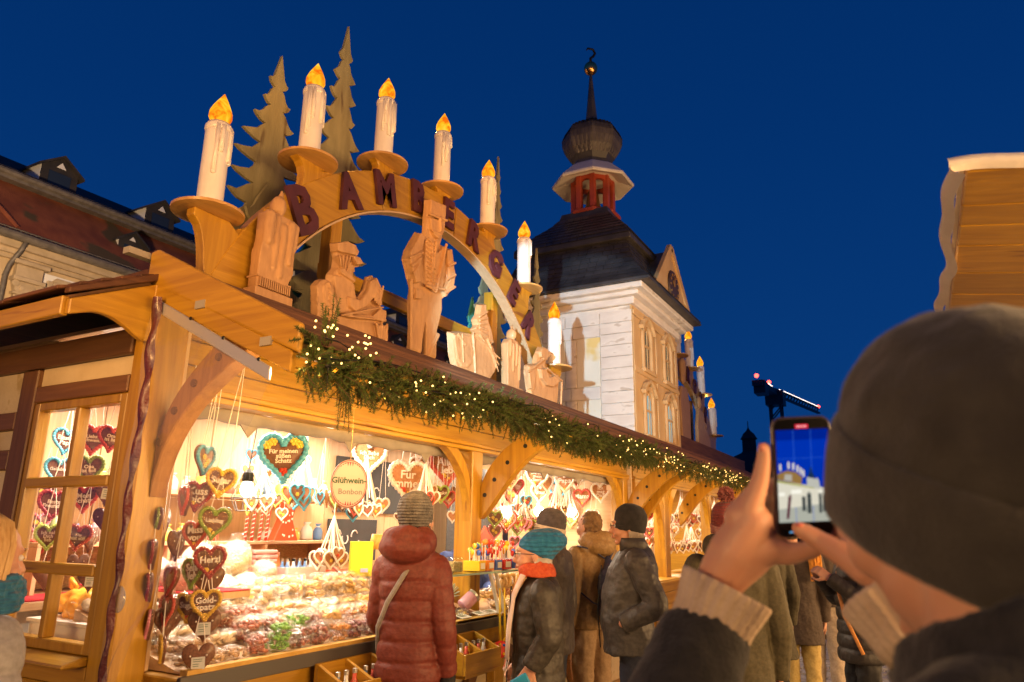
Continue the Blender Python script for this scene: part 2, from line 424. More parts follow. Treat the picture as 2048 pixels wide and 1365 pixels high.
# ---------------------------------------------------------------- far things: church, crane
def church():
    t = thing('church', 'dark domed church with small lantern turret far beyond the stalls', 'church', (80, 15.3, 0))
    K = mat('church_dusk_stone', (.035, .032, .034), (.05, .045, .045), 1, rough=.9)
    MB().bx(74, 92, 10.5, 24, 0, 6.2).build('nave', K, t)
    MB().lathe([(3.4, 0), (3.4, 6.6), (3.2, 7.6), (2.6, 8.6), (1.7, 9.4), (.85, 9.8), (.8, 9.9)], (80, 15.3, 0), 24).build('dome', K, t, smooth=True)
    MB().lathe([(.75, 9.6), (.72, 11.2), (.9, 11.25), (.6, 11.8), (.2, 12.2), (.06, 12.5), (.04, 13.2)], (80, 15.3, 0), 12).build('turret', K, t)
    MB().bx(84, 120, -4, 12, 0, 3.6).build('wing', K, t)
church()
def crane():
    t = thing('tower_crane', 'dark construction crane with a string of white lights along its jib', 'crane', (160, 24.5, 0))
    K = mat('crane_steel', (.022, .022, .032), rough=.6)
    bx, by, zt = 160., 24.5, 30.2
    m = MB()
    for s, q in ((-1, -1), (1, -1), (1, 1), (-1, 1)): m.beam((bx+s*1.1, by+q*1.1, 0), (bx+s*1.1, by+q*1.1, zt), .4, .4)
    for k in range(12):
        z = 2+k*2.3
        for s in (-1, 1):
            m.beam((bx-1, by+s, z), (bx+1, by+s, z+2.3), .25, .25); m.beam((bx+s, by-1, z+2.3), (bx+s, by+1, z), .25, .25)
    m.build('mast', K, t)
    MB().bx(bx-2, bx+2, by-1.8, by+1.8, zt-2.4, zt+.6).build('cab', K, t)
    a = Vector((bx, by, zt)); d = Vector((30, -5.3, 0)); e = Vector((-15, .9, 0))
    j = MB()
    for k in range(16):
        p = a+d*(k/16); q = a+d*((k+1)/16); up = Vector((0, 0, 1.3))
        j.beam(p, q, .7, .4); j.beam(p+up, q+up, .4, .35); j.beam(p, q+up, .25, .25)
    j.build('jib', K, t)
    MB().beam(a, a+e, 2.0, 1.1).box(a+e*.8+Vector((0, 0, -.6)), (4, 2.2, 2.6)).build('counter_jib', K, t)
    l = MB()
    for k in range(34): l.ell(a+d*(.10+.9*k/34)+Vector((0, 0, 1.6)), .13, 6, 4)
    for k in range(9): l.ell(a+e*(.15+.45*k/9)+Vector((0, 0, 1.5)), .11, 6, 4)
    l.build('light_string', emis('crane_light', (1, .82, .72), 4, False), t, kind='stuff')
    RED = emis('red_beacon', (1, .05, .03), 9, False)
    for p in (a+d+Vector((0, 0, 1.6)), a+e+Vector((0, 0, 1.4)), a+e*.32+Vector((0, 0, 1.9))): MB().ell(p, .42, 8, 6).build('beacon', RED, t)
crane()
# ---------------------------------------------------------------- the stalls
ZINC = mat('zinc_plate', (.34, .30, .24), rough=.6)
MID = woods('mid_timber', (.26, .115, .035), (.36, .17, .055), rough=.5, coat=.1)
def arc(c, r, a0, a1, n=14): return [(c[0]+r*math.cos(a0+(a1-a0)*i/n), c[1]+r*math.sin(a0+(a1-a0)*i/n)) for i in range(n+1)]
def bez(p, n=12):
    p = [np.array(q, float) for q in p]; out = []
    for i in range(n+1):
        t = i/n
        if len(p) == 3: q = p[0]*(1-t)**2+2*p[1]*t*(1-t)+p[2]*t*t
        else: q = p[0]*(1-t)**3+3*p[1]*t*(1-t)**2+3*p[2]*t*t*(1-t)+p[3]*t**3
        out.append(tuple(q))
    return out
EAVE, RIDGE = (2.04, 2.245), (2.95, 2.70)      # (y, z) of the roof edge and its ridge
ZC = .95
YB = 4.62
def roof(t, x0, x1):
    n = 10
    dy, dz = (RIDGE[0]-EAVE[0])/n, (RIDGE[1]-EAVE[1])/n
    r = random.Random(int(x0*10))
    for i in range(n):
        y, z = EAVE[0]+dy*i, EAVE[1]+dz*i
        # boards laid like clapboards, in two lengths
        cut = x0+(x1-x0)*r.uniform(.3, .7)
        for a, b in ((x0, cut-.004), (cut+.004, x1)):
            j = r.uniform(-.003, .003)
            m = MB().prism([(y-.016, z+.004+j), (y+dy+.01, z+dz-.002+j), (y+dy+.01, z+dz+.010+j), (y-.016, z+.040+j*2)], 0, a, b)
            m.build('roof_slat', DRK[0], t, bevel=.003)
    # soffit boards, rear slope, rafters
    m = MB().prism([(EAVE[0]+.02, EAVE[1]-.03), (RIDGE[0], RIDGE[1]-.03), (RIDGE[0], RIDGE[1]-.008), (EAVE[0]+.02, EAVE[1]-.004)], 0, x0+.05, x1)
    m.build('soffit', PAL[0], t)
    MB().prism([(RIDGE[0]+.01, RIDGE[1]-.03), (5., 2.62), (5., 2.66), (RIDGE[0]+.01, RIDGE[1]+.005)], 0, x0, x1).build('rear_roof', DRK[0], t)
    MB().bx(x0, x1, EAVE[0]-.005, EAVE[0]+.02, EAVE[1]-.055, EAVE[1]-.002).build('fascia', HON[0], t, bevel=.004)
    for k in range(int((x1-x0)/.62)):
        x = x0+.35+k*.62
        MB().prism([(EAVE[0]+.10, EAVE[1]-.05), (RIDGE[0]-.02, RIDGE[1]-.09), (RIDGE[0]-.02, RIDGE[1]-.046), (EAVE[0]+.10, EAVE[1]+.012)], 0, x-.03, x+.03).build('rafter', HON[1], t, bevel=.004)
def facade_brace(t, xp, s):
    # curved brace in the plane of the front, from the post up to the header
    o = bez([(xp, 1.60), (xp+s*.02, 2.0), (xp+s*.42, 2.155)], 12); i = bez([(xp, 1.78), (xp+s*.0, 2.02), (xp+s*.24, 2.155)], 12)
    MB().strip(o, i, 1, 2.955, 3.025).build('brace', HON[2], t, bevel=.005)
def eave_bracket(t, x, ml=None, holes=True, w=.075):
    # bracket standing out from the post to carry the eave
    o = bez([(2.945, 1.62), (2.80, 1.72), (2.66, 2.08), (2.28, 2.20)], 14); i = bez([(2.945, 1.86), (2.90, 2.0), (2.76, 2.20), (2.42, 2.30)], 14)
    b = MB().strip(o, i, 0, x-w/2, x+w/2).build('bracket', ml or HON[2], t, bevel=.006)
    if holes:
        m = MB()
        for k in (2, 5, 8, 11):
            c = (np.array(o[k])+np.array(i[k]))/2
            m.tube([(x-w/2-.004, c[0], c[1]), (x+w/2+.004, c[0], c[1])], .017, 10)
        m.build('bolt_hole', IRON, b)
    return b
def post(t, x, w=.15, y0=2.945, y1=3.10, z1=2.16):
    MB().bx(x-w/2, x+w/2, y0, y1, 0, z1).build('post', HON[2], t, bevel=.008)
def header(t, x0, x1):
    zs = [2.165, 2.285, 2.405, 2.525, 2.63]
    for k in range(4): MB().bx(x0, x1, 2.955-.002*k, 3.0, zs[k]+.002, zs[k+1]-.002).build('header_plank', HON[0], t, bevel=.004)
    MB().bx(x0, x1, 2.925, 2.953, 2.155, 2.185).build('header_moulding', HON[0], t, bevel=.006)
    MB().bx(x0, x1, 2.93, 3.04, 2.125, 2.153).build('header_trim', HON[0], t, bevel=.004)
def counter(t, x0, x1):
    MB().bx(x0, x1, 2.70, 3.62, ZC-.045, ZC-.004).build('counter_top', HON[0], t, bevel=.006)
    MB().bx(x0, x1, 2.678, 2.699, ZC-.06, ZC+.004).build('counter_edge', mat('counter_edge_metal', (.10, .09, .08), rough=.4, metal=.4), t, bevel=.003)
    MB().bx(x0, x1, 2.73, 2.79, ZC-.17, ZC-.047).build('counter_rail', HON[0], t, bevel=.006)
    MB().bx(x0, x1, 2.80, 2.84, .1, ZC-.172).build('counter_panel', PLAST, t)
    MB().bx(x0, x1, 2.73, 2.79, .0, .14).build('plinth', HON[0], t, bevel=.006)
def counter_timbers(t, xs):
    for i, x in enumerate(xs):
        MB().bx(x-.065, x+.065, 2.725, 2.795, .142, ZC-.172).build('counter_stud', HON[2], t, bevel=.006)
        if i+1 < len(xs):
            x1 = xs[i+1]; a, b = x+.066, x1-.066; c = (a+b)/2
            for s, (p, q) in ((1, (a, ZC-.18)), (1, (a, .15)), (-1, (b, ZC-.18)), (-1, (b, .15))):
                zc = (ZC+.0)/2; e = .085*(1 if q < zc else -1)
                o = bez([(p, q), (p+s*.30, q+(zc-q)*.15), (p+s*.34, zc)], 10); n = bez([(p, q+e), (p+s*.22, q+e+(zc-q)*.12), (p+s*.25, zc)], 10)
                MB().strip(o, n, 1, 2.74, 2.79).build('curved_timber', BRN[0], t, bevel=.005)
def ceiling(t, x0, x1):
    k = x0
    while k < x1-.02:
        e = min(k+.30, x1); MB().bx(k+.002, e-.002, 3.06, YB, 2.46, 2.48).build('ceiling_board', PAL[1], t); k = e
    MB().bx(x0, x1, 3.05, 3.08, 2.30, 2.46).build('ceiling_beam', PAL[0], t)
def back_wall(t, x0, x1, dark=None):
    k = x0; r = random.Random(5)
    while k < x1-.02:
        e = min(k+.42, x1); MB().bx(k+.003, e-.003, YB, YB+.03, 0, 2.455).build('wall_board', PAL[2], t, bevel=.003); k = e
def fixture(x, y, where, z=2.44, L=.9, power=44):
    t = thing('ceiling_light', 'lit white batten lamp under the '+where, 'ceiling light', (x, y, z), 0, 'batten lamps under the stall ceilings')
    MB().bx(x-L/2, x+L/2, y-.05, y+.05, z-.025, z+.015).build('housing', WHITEP, t, bevel=.004)
    MB().tube([(x-L/2+.03, y, z-.05), (x+L/2-.03, y, z-.05)], .022, 10).build('tube', TUBE, t)
    l = lamp('tube_light', 'AREA', (x, y, z-.09), WHITE, power, None, L, .10)
    return t
SEL = {}
def stall_one():
    t = thing('market_stall', 'honey wood sweets stall hung with gingerbread hearts, windowed end wall on its left', 'market stall', (5, 3.8, 0))
    SEL['one'] = t
    roof(t, 1.93, 8.24)
    header(t, 2.13, 8.1)
    for x in (4.765, 8.02): post(t, x); eave_bracket(t, x+.075)
    facade_brace(t, 4.69, -1); facade_brace(t, 7.945, -1); 
    # inside twin of the post frame
    for x in (4.765, 8.02):
        MB().bx(x-.06, x+.06, 3.10, 3.16, 2.0, 2.455).build('post_head', PAL[2], t)
    counter(t, 2.10, 8.1); counter_timbers(t, [2.2, 3.5, 4.765, 6.4, 8.02])
    MB().bx(1.96, 8.2, 3.6, YB, .0, .05).build('stall_floor', BRN[0], t)
    ceiling(t, 1.97, 8.1); back_wall(t, 1.97, 8.1)
    # corner post, fascia of the verge, curved brace of the overhang
    MB().bx(1.93, 2.10, 2.90, 3.045, 0, 2.60).build('corner_post', HON[2], t, bevel=.008)
    MB().bx(2.10, 2.135, 2.93, 3.0, ZC, 2.60).build('post_lining', PAL[2], t, bevel=.004)
    ym, zm = RIDGE
    s = (RIDGE[1]-EAVE[1])/(RIDGE[0]-EAVE[0])
    MB().prism([(1.98, EAVE[1]-.065), (2.98, RIDGE[1]-.085+.01), (2.98, RIDGE[1]+.07), (2.93, RIDGE[1]+.075), (1.98, EAVE[1]+.055)], 0, 1.90, 1.928).build('verge_board', HON[1], t, bevel=.012, seg=2)
    MB().prism([(2.02, EAVE[1]-.135), (2.93, RIDGE[1]-.16), (2.93, RIDGE[1]-.075), (2.02, EAVE[1]-.05)], 0, 1.905, 1.935).build('lower_verge_board', HON[1], t, bevel=.005)
    MB().prism([(2.115, 2.085), (2.905, 2.485), (2.905, 2.540), (2.115, 2.14)], 0, 1.892, 1.904).build('foil_rail', ALU, t, bevel=.003)
    m = MB()
    for k in range(4):
        y = 2.18+k*.22; m.tube([(1.889, y, 2.125+(y-2.115)*.506+.018), (1.893, y, 2.125+(y-2.115)*.506+.018)], .008, 8)
    m.build('rail_screw', IRON, t)
    MB().bx(1.80, 1.93, 2.985, 3.03, 2.735, 2.765).build('roof_clip', ZINC, t)
    for y in (2.58, 2.16): MB().bx(1.895, 1.925, y-.03, y+.03, 2.245+(y-2.04)*s-.075, 2.245+(y-2.04)*s-.04).build('clip_plate', ZINC, t)
    o = bez([(2.895, 1.66), (2.86, 2.0), (2.62, 2.14), (2.30, 2.30)], 14); i = bez([(2.895, 1.92), (2.84, 2.12), (2.70, 2.22), (2.46, 2.40)], 14)
    b = MB().strip(o, i, 0, 2.0, 2.085).build('bracket', MID[2], t, bevel=.008)
    m = MB()
    for k in (2, 5, 8, 11):
        c = (np.array(o[k])+np.array(i[k]))/2; m.tube([(1.99, c[0], c[1]), (2.0, c[0], c[1])], .017, 10)
    m.build('peg', BRN[0], b)
    # dark red cloth strip bunched along the corner post
    cl = mat('maroon_cloth', (.07, .012, .016), (.13, .03, .03), 9, rough=.4, coat=.3, bump=.8, bscale=26)
    def strip(u, v):
        z = 2.52-u*1.95; y = 2.87-(.045+.012*math.sin(u*5+1))*v+.004*math.sin(u*19)+.003*math.sin(u*47+2); x = 1.880-.016*math.sin(v*math.pi)-.006*math.sin(u*57+v*3)
        return (x, y-.02*u*u, z)
    MB().grid(strip, 120, 5).build('cloth_strip', cl, t, smooth=True)
    # ---- end wall with its window
    X = 1.93
    YL = 6.6
    T = lambda y0, y1, z0, z1, ml, nm='timber', d=0: MB().bx(X-d, X+.08, y0, y1, z0, z1).build(nm, ml, t, bevel=.006)
    T(3.79, 3.93, 0, 2.295, BRN[2], 'wall_stud', .005)
    T(3.047, YL, 2.30, 2.42, BRN[1], 'wall_plate', .012)
    T(3.047, 3.788, 2.125, 2.205, BRN[1], 'wall_rail', .004)
    T(3.932, YL, 2.0, 2.09, BRN[1], 'wall_rail', .004)
    MB().bx(X+.02, X+.05, 3.047, 3.788, 2.207, 2.298).build('plaster_panel', PLAST, t)
    MB().bx(X+.02, X+.05, 3.932, YL, 2.092, 2.298).build('plaster_panel', PLAST, t)
    T(4.12, 4.22, .7, 1.998, BRN[2], 'wall_stud', .0)
    MB().bx(X+.02, X+.05, 3.932, 4.118, .0, 1.998).build('plaster_panel', PLAST, t)
    MB().bx(X+.02, X+.05, 4.222, YL, .0, 1.998).build('plaster_panel', PLAST, t)
    T(3.932, 4.118, 1.80, 1.90, BRN[1], 'wall_rail', .003)
    T(3.047, 3.788, .80, .90, HON[1], 'wall_rail', .004)
    for k in range(4): MB().bx(X+.01, X+.05, 3.047, 3.788, .02+k*.194, .02+k*.194+.19).build('wall_board', HON[1], t, bevel=.004)
    MB().prism([(X-.10, .985), (X+.10, .985), (X+.10, 1.02), (X-.02, 1.02), (X-.10, 1.0)], 1, 3.047, 3.788).build('window_sill', HON[1], t, bevel=.006)
    MB().bx(X-.0, X+.06, 3.047, 3.788, .902, .983).build('wall_board', HON[1], t, bevel=.004)
    w = MB()
    w.bx(X+.005, X+.065, 3.048, 3.095, 1.022, 2.123).bx(X+.005, X+.065, 3.74, 3.787, 1.022, 2.123)
    w.bx(X+.005, X+.065, 3.095, 3.74, 2.08, 2.123).bx(X+.005, X+.065, 3.095, 3.74, 1.022, 1.065)
    w = w.build('window', HON[2], t, bevel=.005)
    MB().bx(X+.008, X+.062, 3.40, 3.44, 1.065, 2.08).build('mullion', HON[2], w, bevel=.005)
    for z in (1.355, 1.735): MB().bx(X-.002, X+.06, 3.095, 3.74, z-.024, z+.024).build('transom', HON[1], w, bevel=.006)
    for y0, y1 in ((3.095, 3.40), (3.44, 3.74)):
        for z0, z1 in ((1.065, 1.331), (1.379, 1.711), (1.759, 2.08)):
            MB().bx(X+.030, X+.034, y0, y1, z0, z1).build('pane', GLASS, w)
    # honey coloured slatted inside of the reveal and the curtain strip behind the glass
    # end canopy: sloping roof over the window wall with a curved bracket board
    c0, c1 = (1.55, 2.45), (1.925, 2.63)
    def can(a, b, off0, off1): return [(c0[0]+a, c0[1]+off0), (c1[0], c1[1]+off0), (c1[0], c1[1]+off1), (c0[0]+a, c0[1]+off1)]
    for k in range(5):
        x, z = c0[0]-.04+k*.085, c0[1]-.012+k*.041
        r = random.Random(k); y = 2.93
        while y < 6.5:
            L = r.uniform(.32, .42); j = r.uniform(-.005, .006)
            MB().prism([(x-.012, z+.02+j), (x+.10, z+.058+j), (x+.10, z+.070+j), (x-.012, z+.036+j)], 1, y, y+L-.004).build('roof_shingle', DRK[1], t, bevel=.003); y += L
    MB().prism(can(.0, 0, -.02, .0), 1, 2.95, 6.6).build('canopy_soffit', BRN[1], t)
    MB().bx(c0[0]-.02, c0[0]+.012, 2.94, 6.6, c0[1]-.085, c0[1]-.005).build('canopy_fascia', HON[1], t, bevel=.004)
    b = bez([(1.60, 2.385), (1.72, 2.44), (1.80, 2.36), (1.875, 2.33)], 12)
    MB().prism([(1.545, 2.365)]+b+[(1.905, 2.335), (1.905, 2.60), (1.545, 2.43)], 1, 2.905, 2.938).build('canopy_bracket', HON[0], t, bevel=.004)
    MB().prism([(1.53, 2.45), (1.925, 2.625), (1.925, 2.66), (1.53, 2.475)], 1, 2.895, 2.935).build('canopy_verge', DRK[0], t, bevel=.004)
    MB().bx(1.90, 1.928, 2.90, 2.945, 2.33, 2.60).build('canopy_trim', HON[2], t, bevel=.004)
    # inside: side wall lining, back counter, shelf unit
    MB().bx(2.0, 2.03, 3.80, YB, 0, 2.46).build('side_lining', PAL[2], t)
    bc = mat('counter_laminate', (.42, .40, .37), rough=.5)
    MB().bx(2.05, 5.9, 3.98, YB-.02, .06, 1.12).build('back_counter', bc, t)
    MB().bx(2.05, 5.9, 3.95, YB-.02, 1.122, 1.165).build('back_counter_top', PAL[0], t, bevel=.004)
    MB().bx(2.05, 5.9, 3.96, 4.3, 1.166, 1.172).build('red_cloth', mat('red_felt', (.45, .02, .03), rough=.9), t)
    MB().bx(5.95, 8.05, 4.1, YB-.02, .06, 1.0).build('back_counter', bc, t)
stall_one()
fix = [(3.25, 3.35), (4.30, 4.15), (6.2, 3.75), (7.4, 4.05), (2.60, 3.70)]
for (x, y), wh in zip(fix, ('ceiling above the big blue heart', 'ceiling left of the first post', 'ceiling above the first pendant bulb', 'ceiling above the last pendant bulb', 'ceiling behind the plastic sheet')): fixture(x, y, wh)
def tarp(x0, x1, lab):
    # rolled grey weather blind under the header
    g = mat('grey_canvas', (.20, .17, .15), (.27, .235, .21), 5, rough=.8, bump=.2)
    def fn(u, v):
        x = x0+(x1-x0)*u; a = v*2*math.pi; q = .006*math.sin(u*40)+.004*math.sin(u*93+1)
        return (x, 3.085+.028*math.cos(a), 2.10+(.040+q)*math.sin(a))
    o = MB().grid(fn, 60, 12).build('rolled_blind', g, smooth=True); tag(o, lab, 'blind')
    n = int((x1-x0)/.8)
    for k in range(n):
        x = x0+.5+k*.8; MB().prism([(x-.07, 2.075), (x+.07, 2.075), (x, 2.0)], 1, 3.07, 3.078).build('blind_flap', g, o, local=True)
tarp(2.15, 4.66, 'rolled grey canvas blind above the hearts, left of the first post')
tarp(4.86, 7.92, 'rolled grey canvas blind above the hearts, right of the first post')

def stall_two():
    t = thing('market_stall', 'second honey wood stall beyond the first, with an arched front post', 'market stall', (11, 3.8, 0))
    roof(t, 8.28, 14.6)
    header(t, 8.30, 14.5)
    for x in (8.42, 11.9, 14.3): post(t, x); eave_bracket(t, x+.075)
    # arched double post
    for x in (9.55,):
        post(t, x, .20)
        for s in (-1, 1):
            o = bez([(x+s*.10, 1.2), (x+s*.12, 1.9), (x+s*.55, 2.12)], 12); i = bez([(x+s*.10, 1.6), (x+s*.10, 2.0), (x+s*.30, 2.12)], 12)
            MB().strip(o, i, 1, 2.95, 3.03).build('brace', HON[2], t, bevel=.005)
        eave_bracket(t, x+.6)
    facade_brace(t, 11.825, -1); facade_brace(t, 14.22, -1)
    counter(t, 9.66, 14.5); counter_timbers(t, [9.75, 11.9, 14.3])
    for k in range(7): MB().bx(8.3, 9.64, 2.72, 2.76, .02+k*.14, .02+k*.14+.134).build('wall_board', HON[0], t, bevel=.004)
    MB().bx(8.3, 9.64, 2.70, 3.3, ZC, ZC+.03).build('counter_top', HON[0], t, bevel=.004)
    ceiling(t, 8.3, 14.5); back_wall(t, 8.3, 14.5)
    MB().bx(8.24, 8.27, 2.96, YB, 0, 2.46).build('side_lining', PAL[1], t)
    MB().bx(14.5, 14.53, 2.96, YB, 0, 2.7).build('end_wall', HON[1], t)
stall_two()
for x, y, wh in ((9.0, 3.6, 'second stall, nearest the arched post'), (10.6, 3.9, 'second stall, middle'), (12.9, 3.9, 'second stall, far end')): fixture(x, y, wh, power=75)
def opposite_flap():
    t = thing('stall_flap', 'propped open wooden shutter flap with a white tarp edge, behind the man in the hat', 'shutter flap', (3., -.7, 2.3))
    y0, z0, s = -.19, 2.41, .155
    L = 1.25; k = 0; w = .148
    x = 1.93
    dirx = 1.
    # boards run across the flap
    edges = [1.925, 2.14, 2.29, 2.46, 2.73, 2.98, 3.25, 3.6, 4.0, 4.4]
    for a, b in zip(edges[:-1], edges[1:]):
        MB().prism([(y0, z0), (y0-L, z0-L*s), (y0-L, z0-L*s+.022), (y0, z0+.022)], 0, a+.002, b-.002).build('plank', HON[1], t, bevel=.004)
    cv = mat('tarp_cloth', (.62, .56, .50), (.72, .66, .60), 4, rough=.75, bump=.3, bscale=12)
    r = random.Random(2); ph = [r.uniform(0, 6) for _ in range(6)]
    def edge(u, v):
        x = 1.90+u*2.5; q = .010*math.sin(u*17+ph[0])+.006*math.sin(u*41+ph[1])
        a = v*math.pi*1.1
        return (x, y0+.018+q*.9+.022*math.sin(a), z0+.032-.045*v+q*.7-.004*math.sin(u*29))
    MB().grid(edge, 60, 8).build('tarp_edge', cv, t, smooth=True)
    def edge2(u, v):
        y = y0+.035-u*(L+.03); z = z0-(y0-y)*s; a = v*math.pi; q = .006*math.sin(u*13+ph[2])+.004*math.sin(u*37)
        return (1.912-.016*math.sin(a)+q*.4, y, z+.032-.040*v+q)
    MB().grid(edge2, 50, 8).build('tarp_edge', cv, t, smooth=True)
    def top(u, v): 
        y = y0+.01-v*L; return (1.91+u*2.5, y, z0-(y0-y)*s+.030+.006*math.sin(u*20)*math.sin(v*9))
    MB().grid(top, 30, 14).build('tarp', cv, t, smooth=True)
    m = MB().beam((2.2, y0-L, z0-L*s-.02), (2.2, y0-L-.0, 0), .1, .1); m.beam((4.3, y0-L, z0-L*s-.02), (4.3, y0-L, 0), .1, .1)
    m.build('post', HON[2], t, bevel=.006)
opposite_flap()
# ---------------------------------------------------------------- candle arches
WAX = mat('wax_white', (.74, .66, .60), (.80, .73, .67), 8, rough=.38, bump=.12, bscale=14, bstretch=(3, 3, .6), coat=.3, sss=.0)
def flame_mat():
    m = bpy.data.materials.new('flame_glow'); m.use_nodes = True; nt = m.node_tree; N = nt.nodes; L = nt.links; N.clear()
    o = N.new('ShaderNodeOutputMaterial'); e = N.new('ShaderNodeEmission'); tc = N.new('ShaderNodeTexCoord'); nz = N.new('ShaderNodeTexNoise'); rp = N.new('ShaderNodeValToRGB')
    nz.inputs['Scale'].default_value = 16; nz.inputs['Detail'].default_value = 3; nz.inputs['Distortion'].default_value = .8
    L.new(tc.outputs['Object'], nz.inputs['Vector']); L.new(nz.outputs['Fac'], rp.inputs[0])
    k = rp.color_ramp.elements; k[0].position = .36; k[0].color = (.72, .13, .004, 1); k[1].position = .56; k[1].color = (1., .40, .012, 1)
    q = k.new(.72); q.color = (1, .55, .05, 1)
    L.new(rp.outputs[0], e.inputs[0]); e.inputs[1].default_value = 1.35; L.new(e.outputs[0], o.inputs[0]); return m
FLAME = flame_mat()
LETM = mat('maroon_letter_paint', (.055, .012, .018), (.085, .02, .026), 8, rough=.55)
DISH = mat('dish_wood', (.42, .22, .06), (.54, .30, .09), 4, (1, 8, 8), .35, coat=.5)
def candle(t, x, y, z, r, h, seed):
    rr = random.Random(seed)
    c = MB()
    n = 20; prof = []
    for i in range(9): prof.append((r*(1-.02*i/8), z+h*i/8))
    c.lathe(prof+[(r*.86, z+h+.012), (r*.5, z+h+.006)], (x, y, 0), n)
    c.lathe([(r*.98, z+h-.035), (r*1.07, z+h-.022), (r*1.06, z+h-.004), (r*.9, z+h+.016), (r*.4, z+h+.012)], (x, y, 0), n)
    for k in range(8):       # drips run down the side
        a = rr.uniform(-2.9, .3); L = rr.uniform(.10, .34)*h/.5; rad = rr.uniform(.007, .012)
        px, py = x+r*math.cos(a)*1.0, y+r*math.sin(a)*1.0
        c.tube([(px, py, z+h-.01), (px+.002, py, z+h-L*.5), (px, py, z+h-L)], [rad, rad*.9, rad*1.25], 8); c.ell((px, py, z+h-L), rad*1.3, 8, 6)
    o = c.build('candle', WAX, t, smooth=True)
    s = r/.066
    f = MB().lathe([(.02*s, 0), (.046*s, .018*s), (.060*s, .05*s), (.058*s, .08*s), (.045*s, .115*s), (.028*s, .15*s), (.012*s, .18*s), (.003*s, .198*s)], (x, y, z+h+.008), 18)
    f.v = [(a+.10*max(0, b-z-h-.1)*.8, q, b) for a, q, b in f.v]
    f.build('flame', FLAME, o, smooth=True)
    l = lamp('candle_light', 'POINT', (x, y-.09*s, z+h+.11*s), (1, .42, .07), 2.2*s*s, None, .012); l.parent = o; l.location = Vector((x+.02*s, y+.085*s, z+h+.07*s))-wloc(t)
    return o
def lightarch(t, cx, y, zb, k, first, lets, seed, cands=range(7)):
    # k scales the arch; zb is the height of its feet
    cz = zb-.83*k; Ro, Ri = 2.20*k, 1.925*k; d = .035*k
    a0 = math.asin(.83/2.2); n = 40
    def seg(r, a, b, n): return [(cx+r*math.cos(a+(b-a)*i/n), cz+r*math.sin(a+(b-a)*i/n)) for i in range(n+1)]
    # the band, sawn from several boards
    cuts = [math.pi-a0, math.pi*.78, math.pi*.62, math.pi*.5-.08, math.pi*.36, math.pi*.2, a0]
    if min(cands) > 0: cuts = [math.pi*.56, math.pi*.36, math.pi*.2, a0]
    for a, b in zip(cuts[:-1], cuts[1:]):
        MB().strip(seg(Ro, a-.002, b+.002, 10), seg(Ri, a-.002, b+.002, 10), 1, y, y+d*2).build('arch_board', HON[0], t, bevel=.006)
    MB().strip(seg(Ri+.0, cuts[0], a0, n), seg(Ri-.012, cuts[0], a0, n), 1, y-.012, y+d*2+.01).build('arch_edge', PAL[0], t)
    for s in (-1, 1):
        if s < 0 and min(cands) > 0: continue
        X = lambda v: cx+s*v*k
        MB().prism([(X(2.03), zb), (X(1.62), zb), (X(1.62), zb+.02), (X(1.73), zb+.18*k), (X(1.80), zb+.42*k), (X(1.99), zb+.30*k)], 1, y+.012, y+d*2-.006).build('foot_board', HON[0], t, bevel=.005)
    for q in range(2):
        x = cx+(-1, 1)[q]*1.02*k
        if x < cx and min(cands) > 0: continue
        MB().bx(x-.05, x+.05, y+d*2+.05, y+d*2+.14, zb-.05, cz+math.sqrt(Ri*Ri-(1.02*k)**2)+.1).build('strut', HON[2], t, bevel=.005)
    MB().bx((cx-1.02*k if min(cands) == 0 else cx+.3), cx+1.02*k, y+d*2+.145, y+d*2+.20, zb+.42*k, zb+.52*k).build('cross_beam', HON[0], t, bevel=.005)
    cxs = [-2.04, -1.40, -.715, 0, .715, 1.40, 2.06]; czs = [3.105, 3.705, 4.02, 4.13, 4.06, 3.74, 3.11]
    for i in cands:
        x = cx+cxs[i]*k; z = zb+(czs[i]-2.70)*k; a = math.atan2(z-cz, x-cx); s = (x-cx)/(2.04*k)
        # curved bracket board under each dish
        if i in (0, 6):
            q = -1 if i == 0 else 1
            p = [(x+q*.10*k, z-.012), (x+q*.10*k, z-.05)]+bez([(x+q*.06*k, z-.09), (x+q*.0, z-.2*k), (x+q*.03*k, zb+.08*k), (x-q*.03*k, zb)], 8)+[(x-q*.22*k, zb), (x-q*.24*k, zb+.30*k), (x-q*.115*k, z-.012)]
        else:
            b0 = (cx+(Ro-.002)*math.cos(a+.075), cz+(Ro-.002)*math.sin(a+.075)); b1 = (cx+(Ro-.002)*math.cos(a-.075), cz+(Ro-.002)*math.sin(a-.075))
            p = bez([(x-.12*k, z-.012), (x-.02*k, z-.05*k), b0], 5)+bez([b1, (x+.02*k, z-.05*k), (x+.12*k, z-.012)], 5)
        MB().prism(p, 1, y+.004, y+d*2-.004).build('candle_bracket', HON[2], t, bevel=.004)
        dd = MB().lathe([(.150*k, z-.012), (.178*k, z-.008), (.180*k, z+.006), (.168*k, z+.012), (.150*k, z+.004), (.06, z+.004)], (x, y+d, 0), 36).build('candle_dish', DISH, t, smooth=False)
        candle(t, x, y+d, z+.01, .066*k, .48*k, seed+i)
    for ch, ang in lets:
        a = math.radians(ang); r = (Ro+Ri)/2
        M4 = Matrix.Translation(Vector((cx+r*math.cos(a), y-.012, cz+r*math.sin(a)))-wloc(t)) @ Matrix.Rotation(R_(90), 4, 'X') @ Matrix.Rotation((a-math.pi/2)*(.66 if a > 1.6 else .95), 4, 'Z') @ Matrix.Diagonal((.88, 1, 1, 1))
        o = lettering(ch, LETM, t, M4, (.40 if ang > 130 else .315)*k, .013, .014*k, name='letter')
ARCH = thing('candle_arch', 'wooden candle arch with lettering standing nearest on the sweets stall roof', 'candle arch', (4.25, 3.0, 2.7), 0, 'candle arches on the stall roofs')
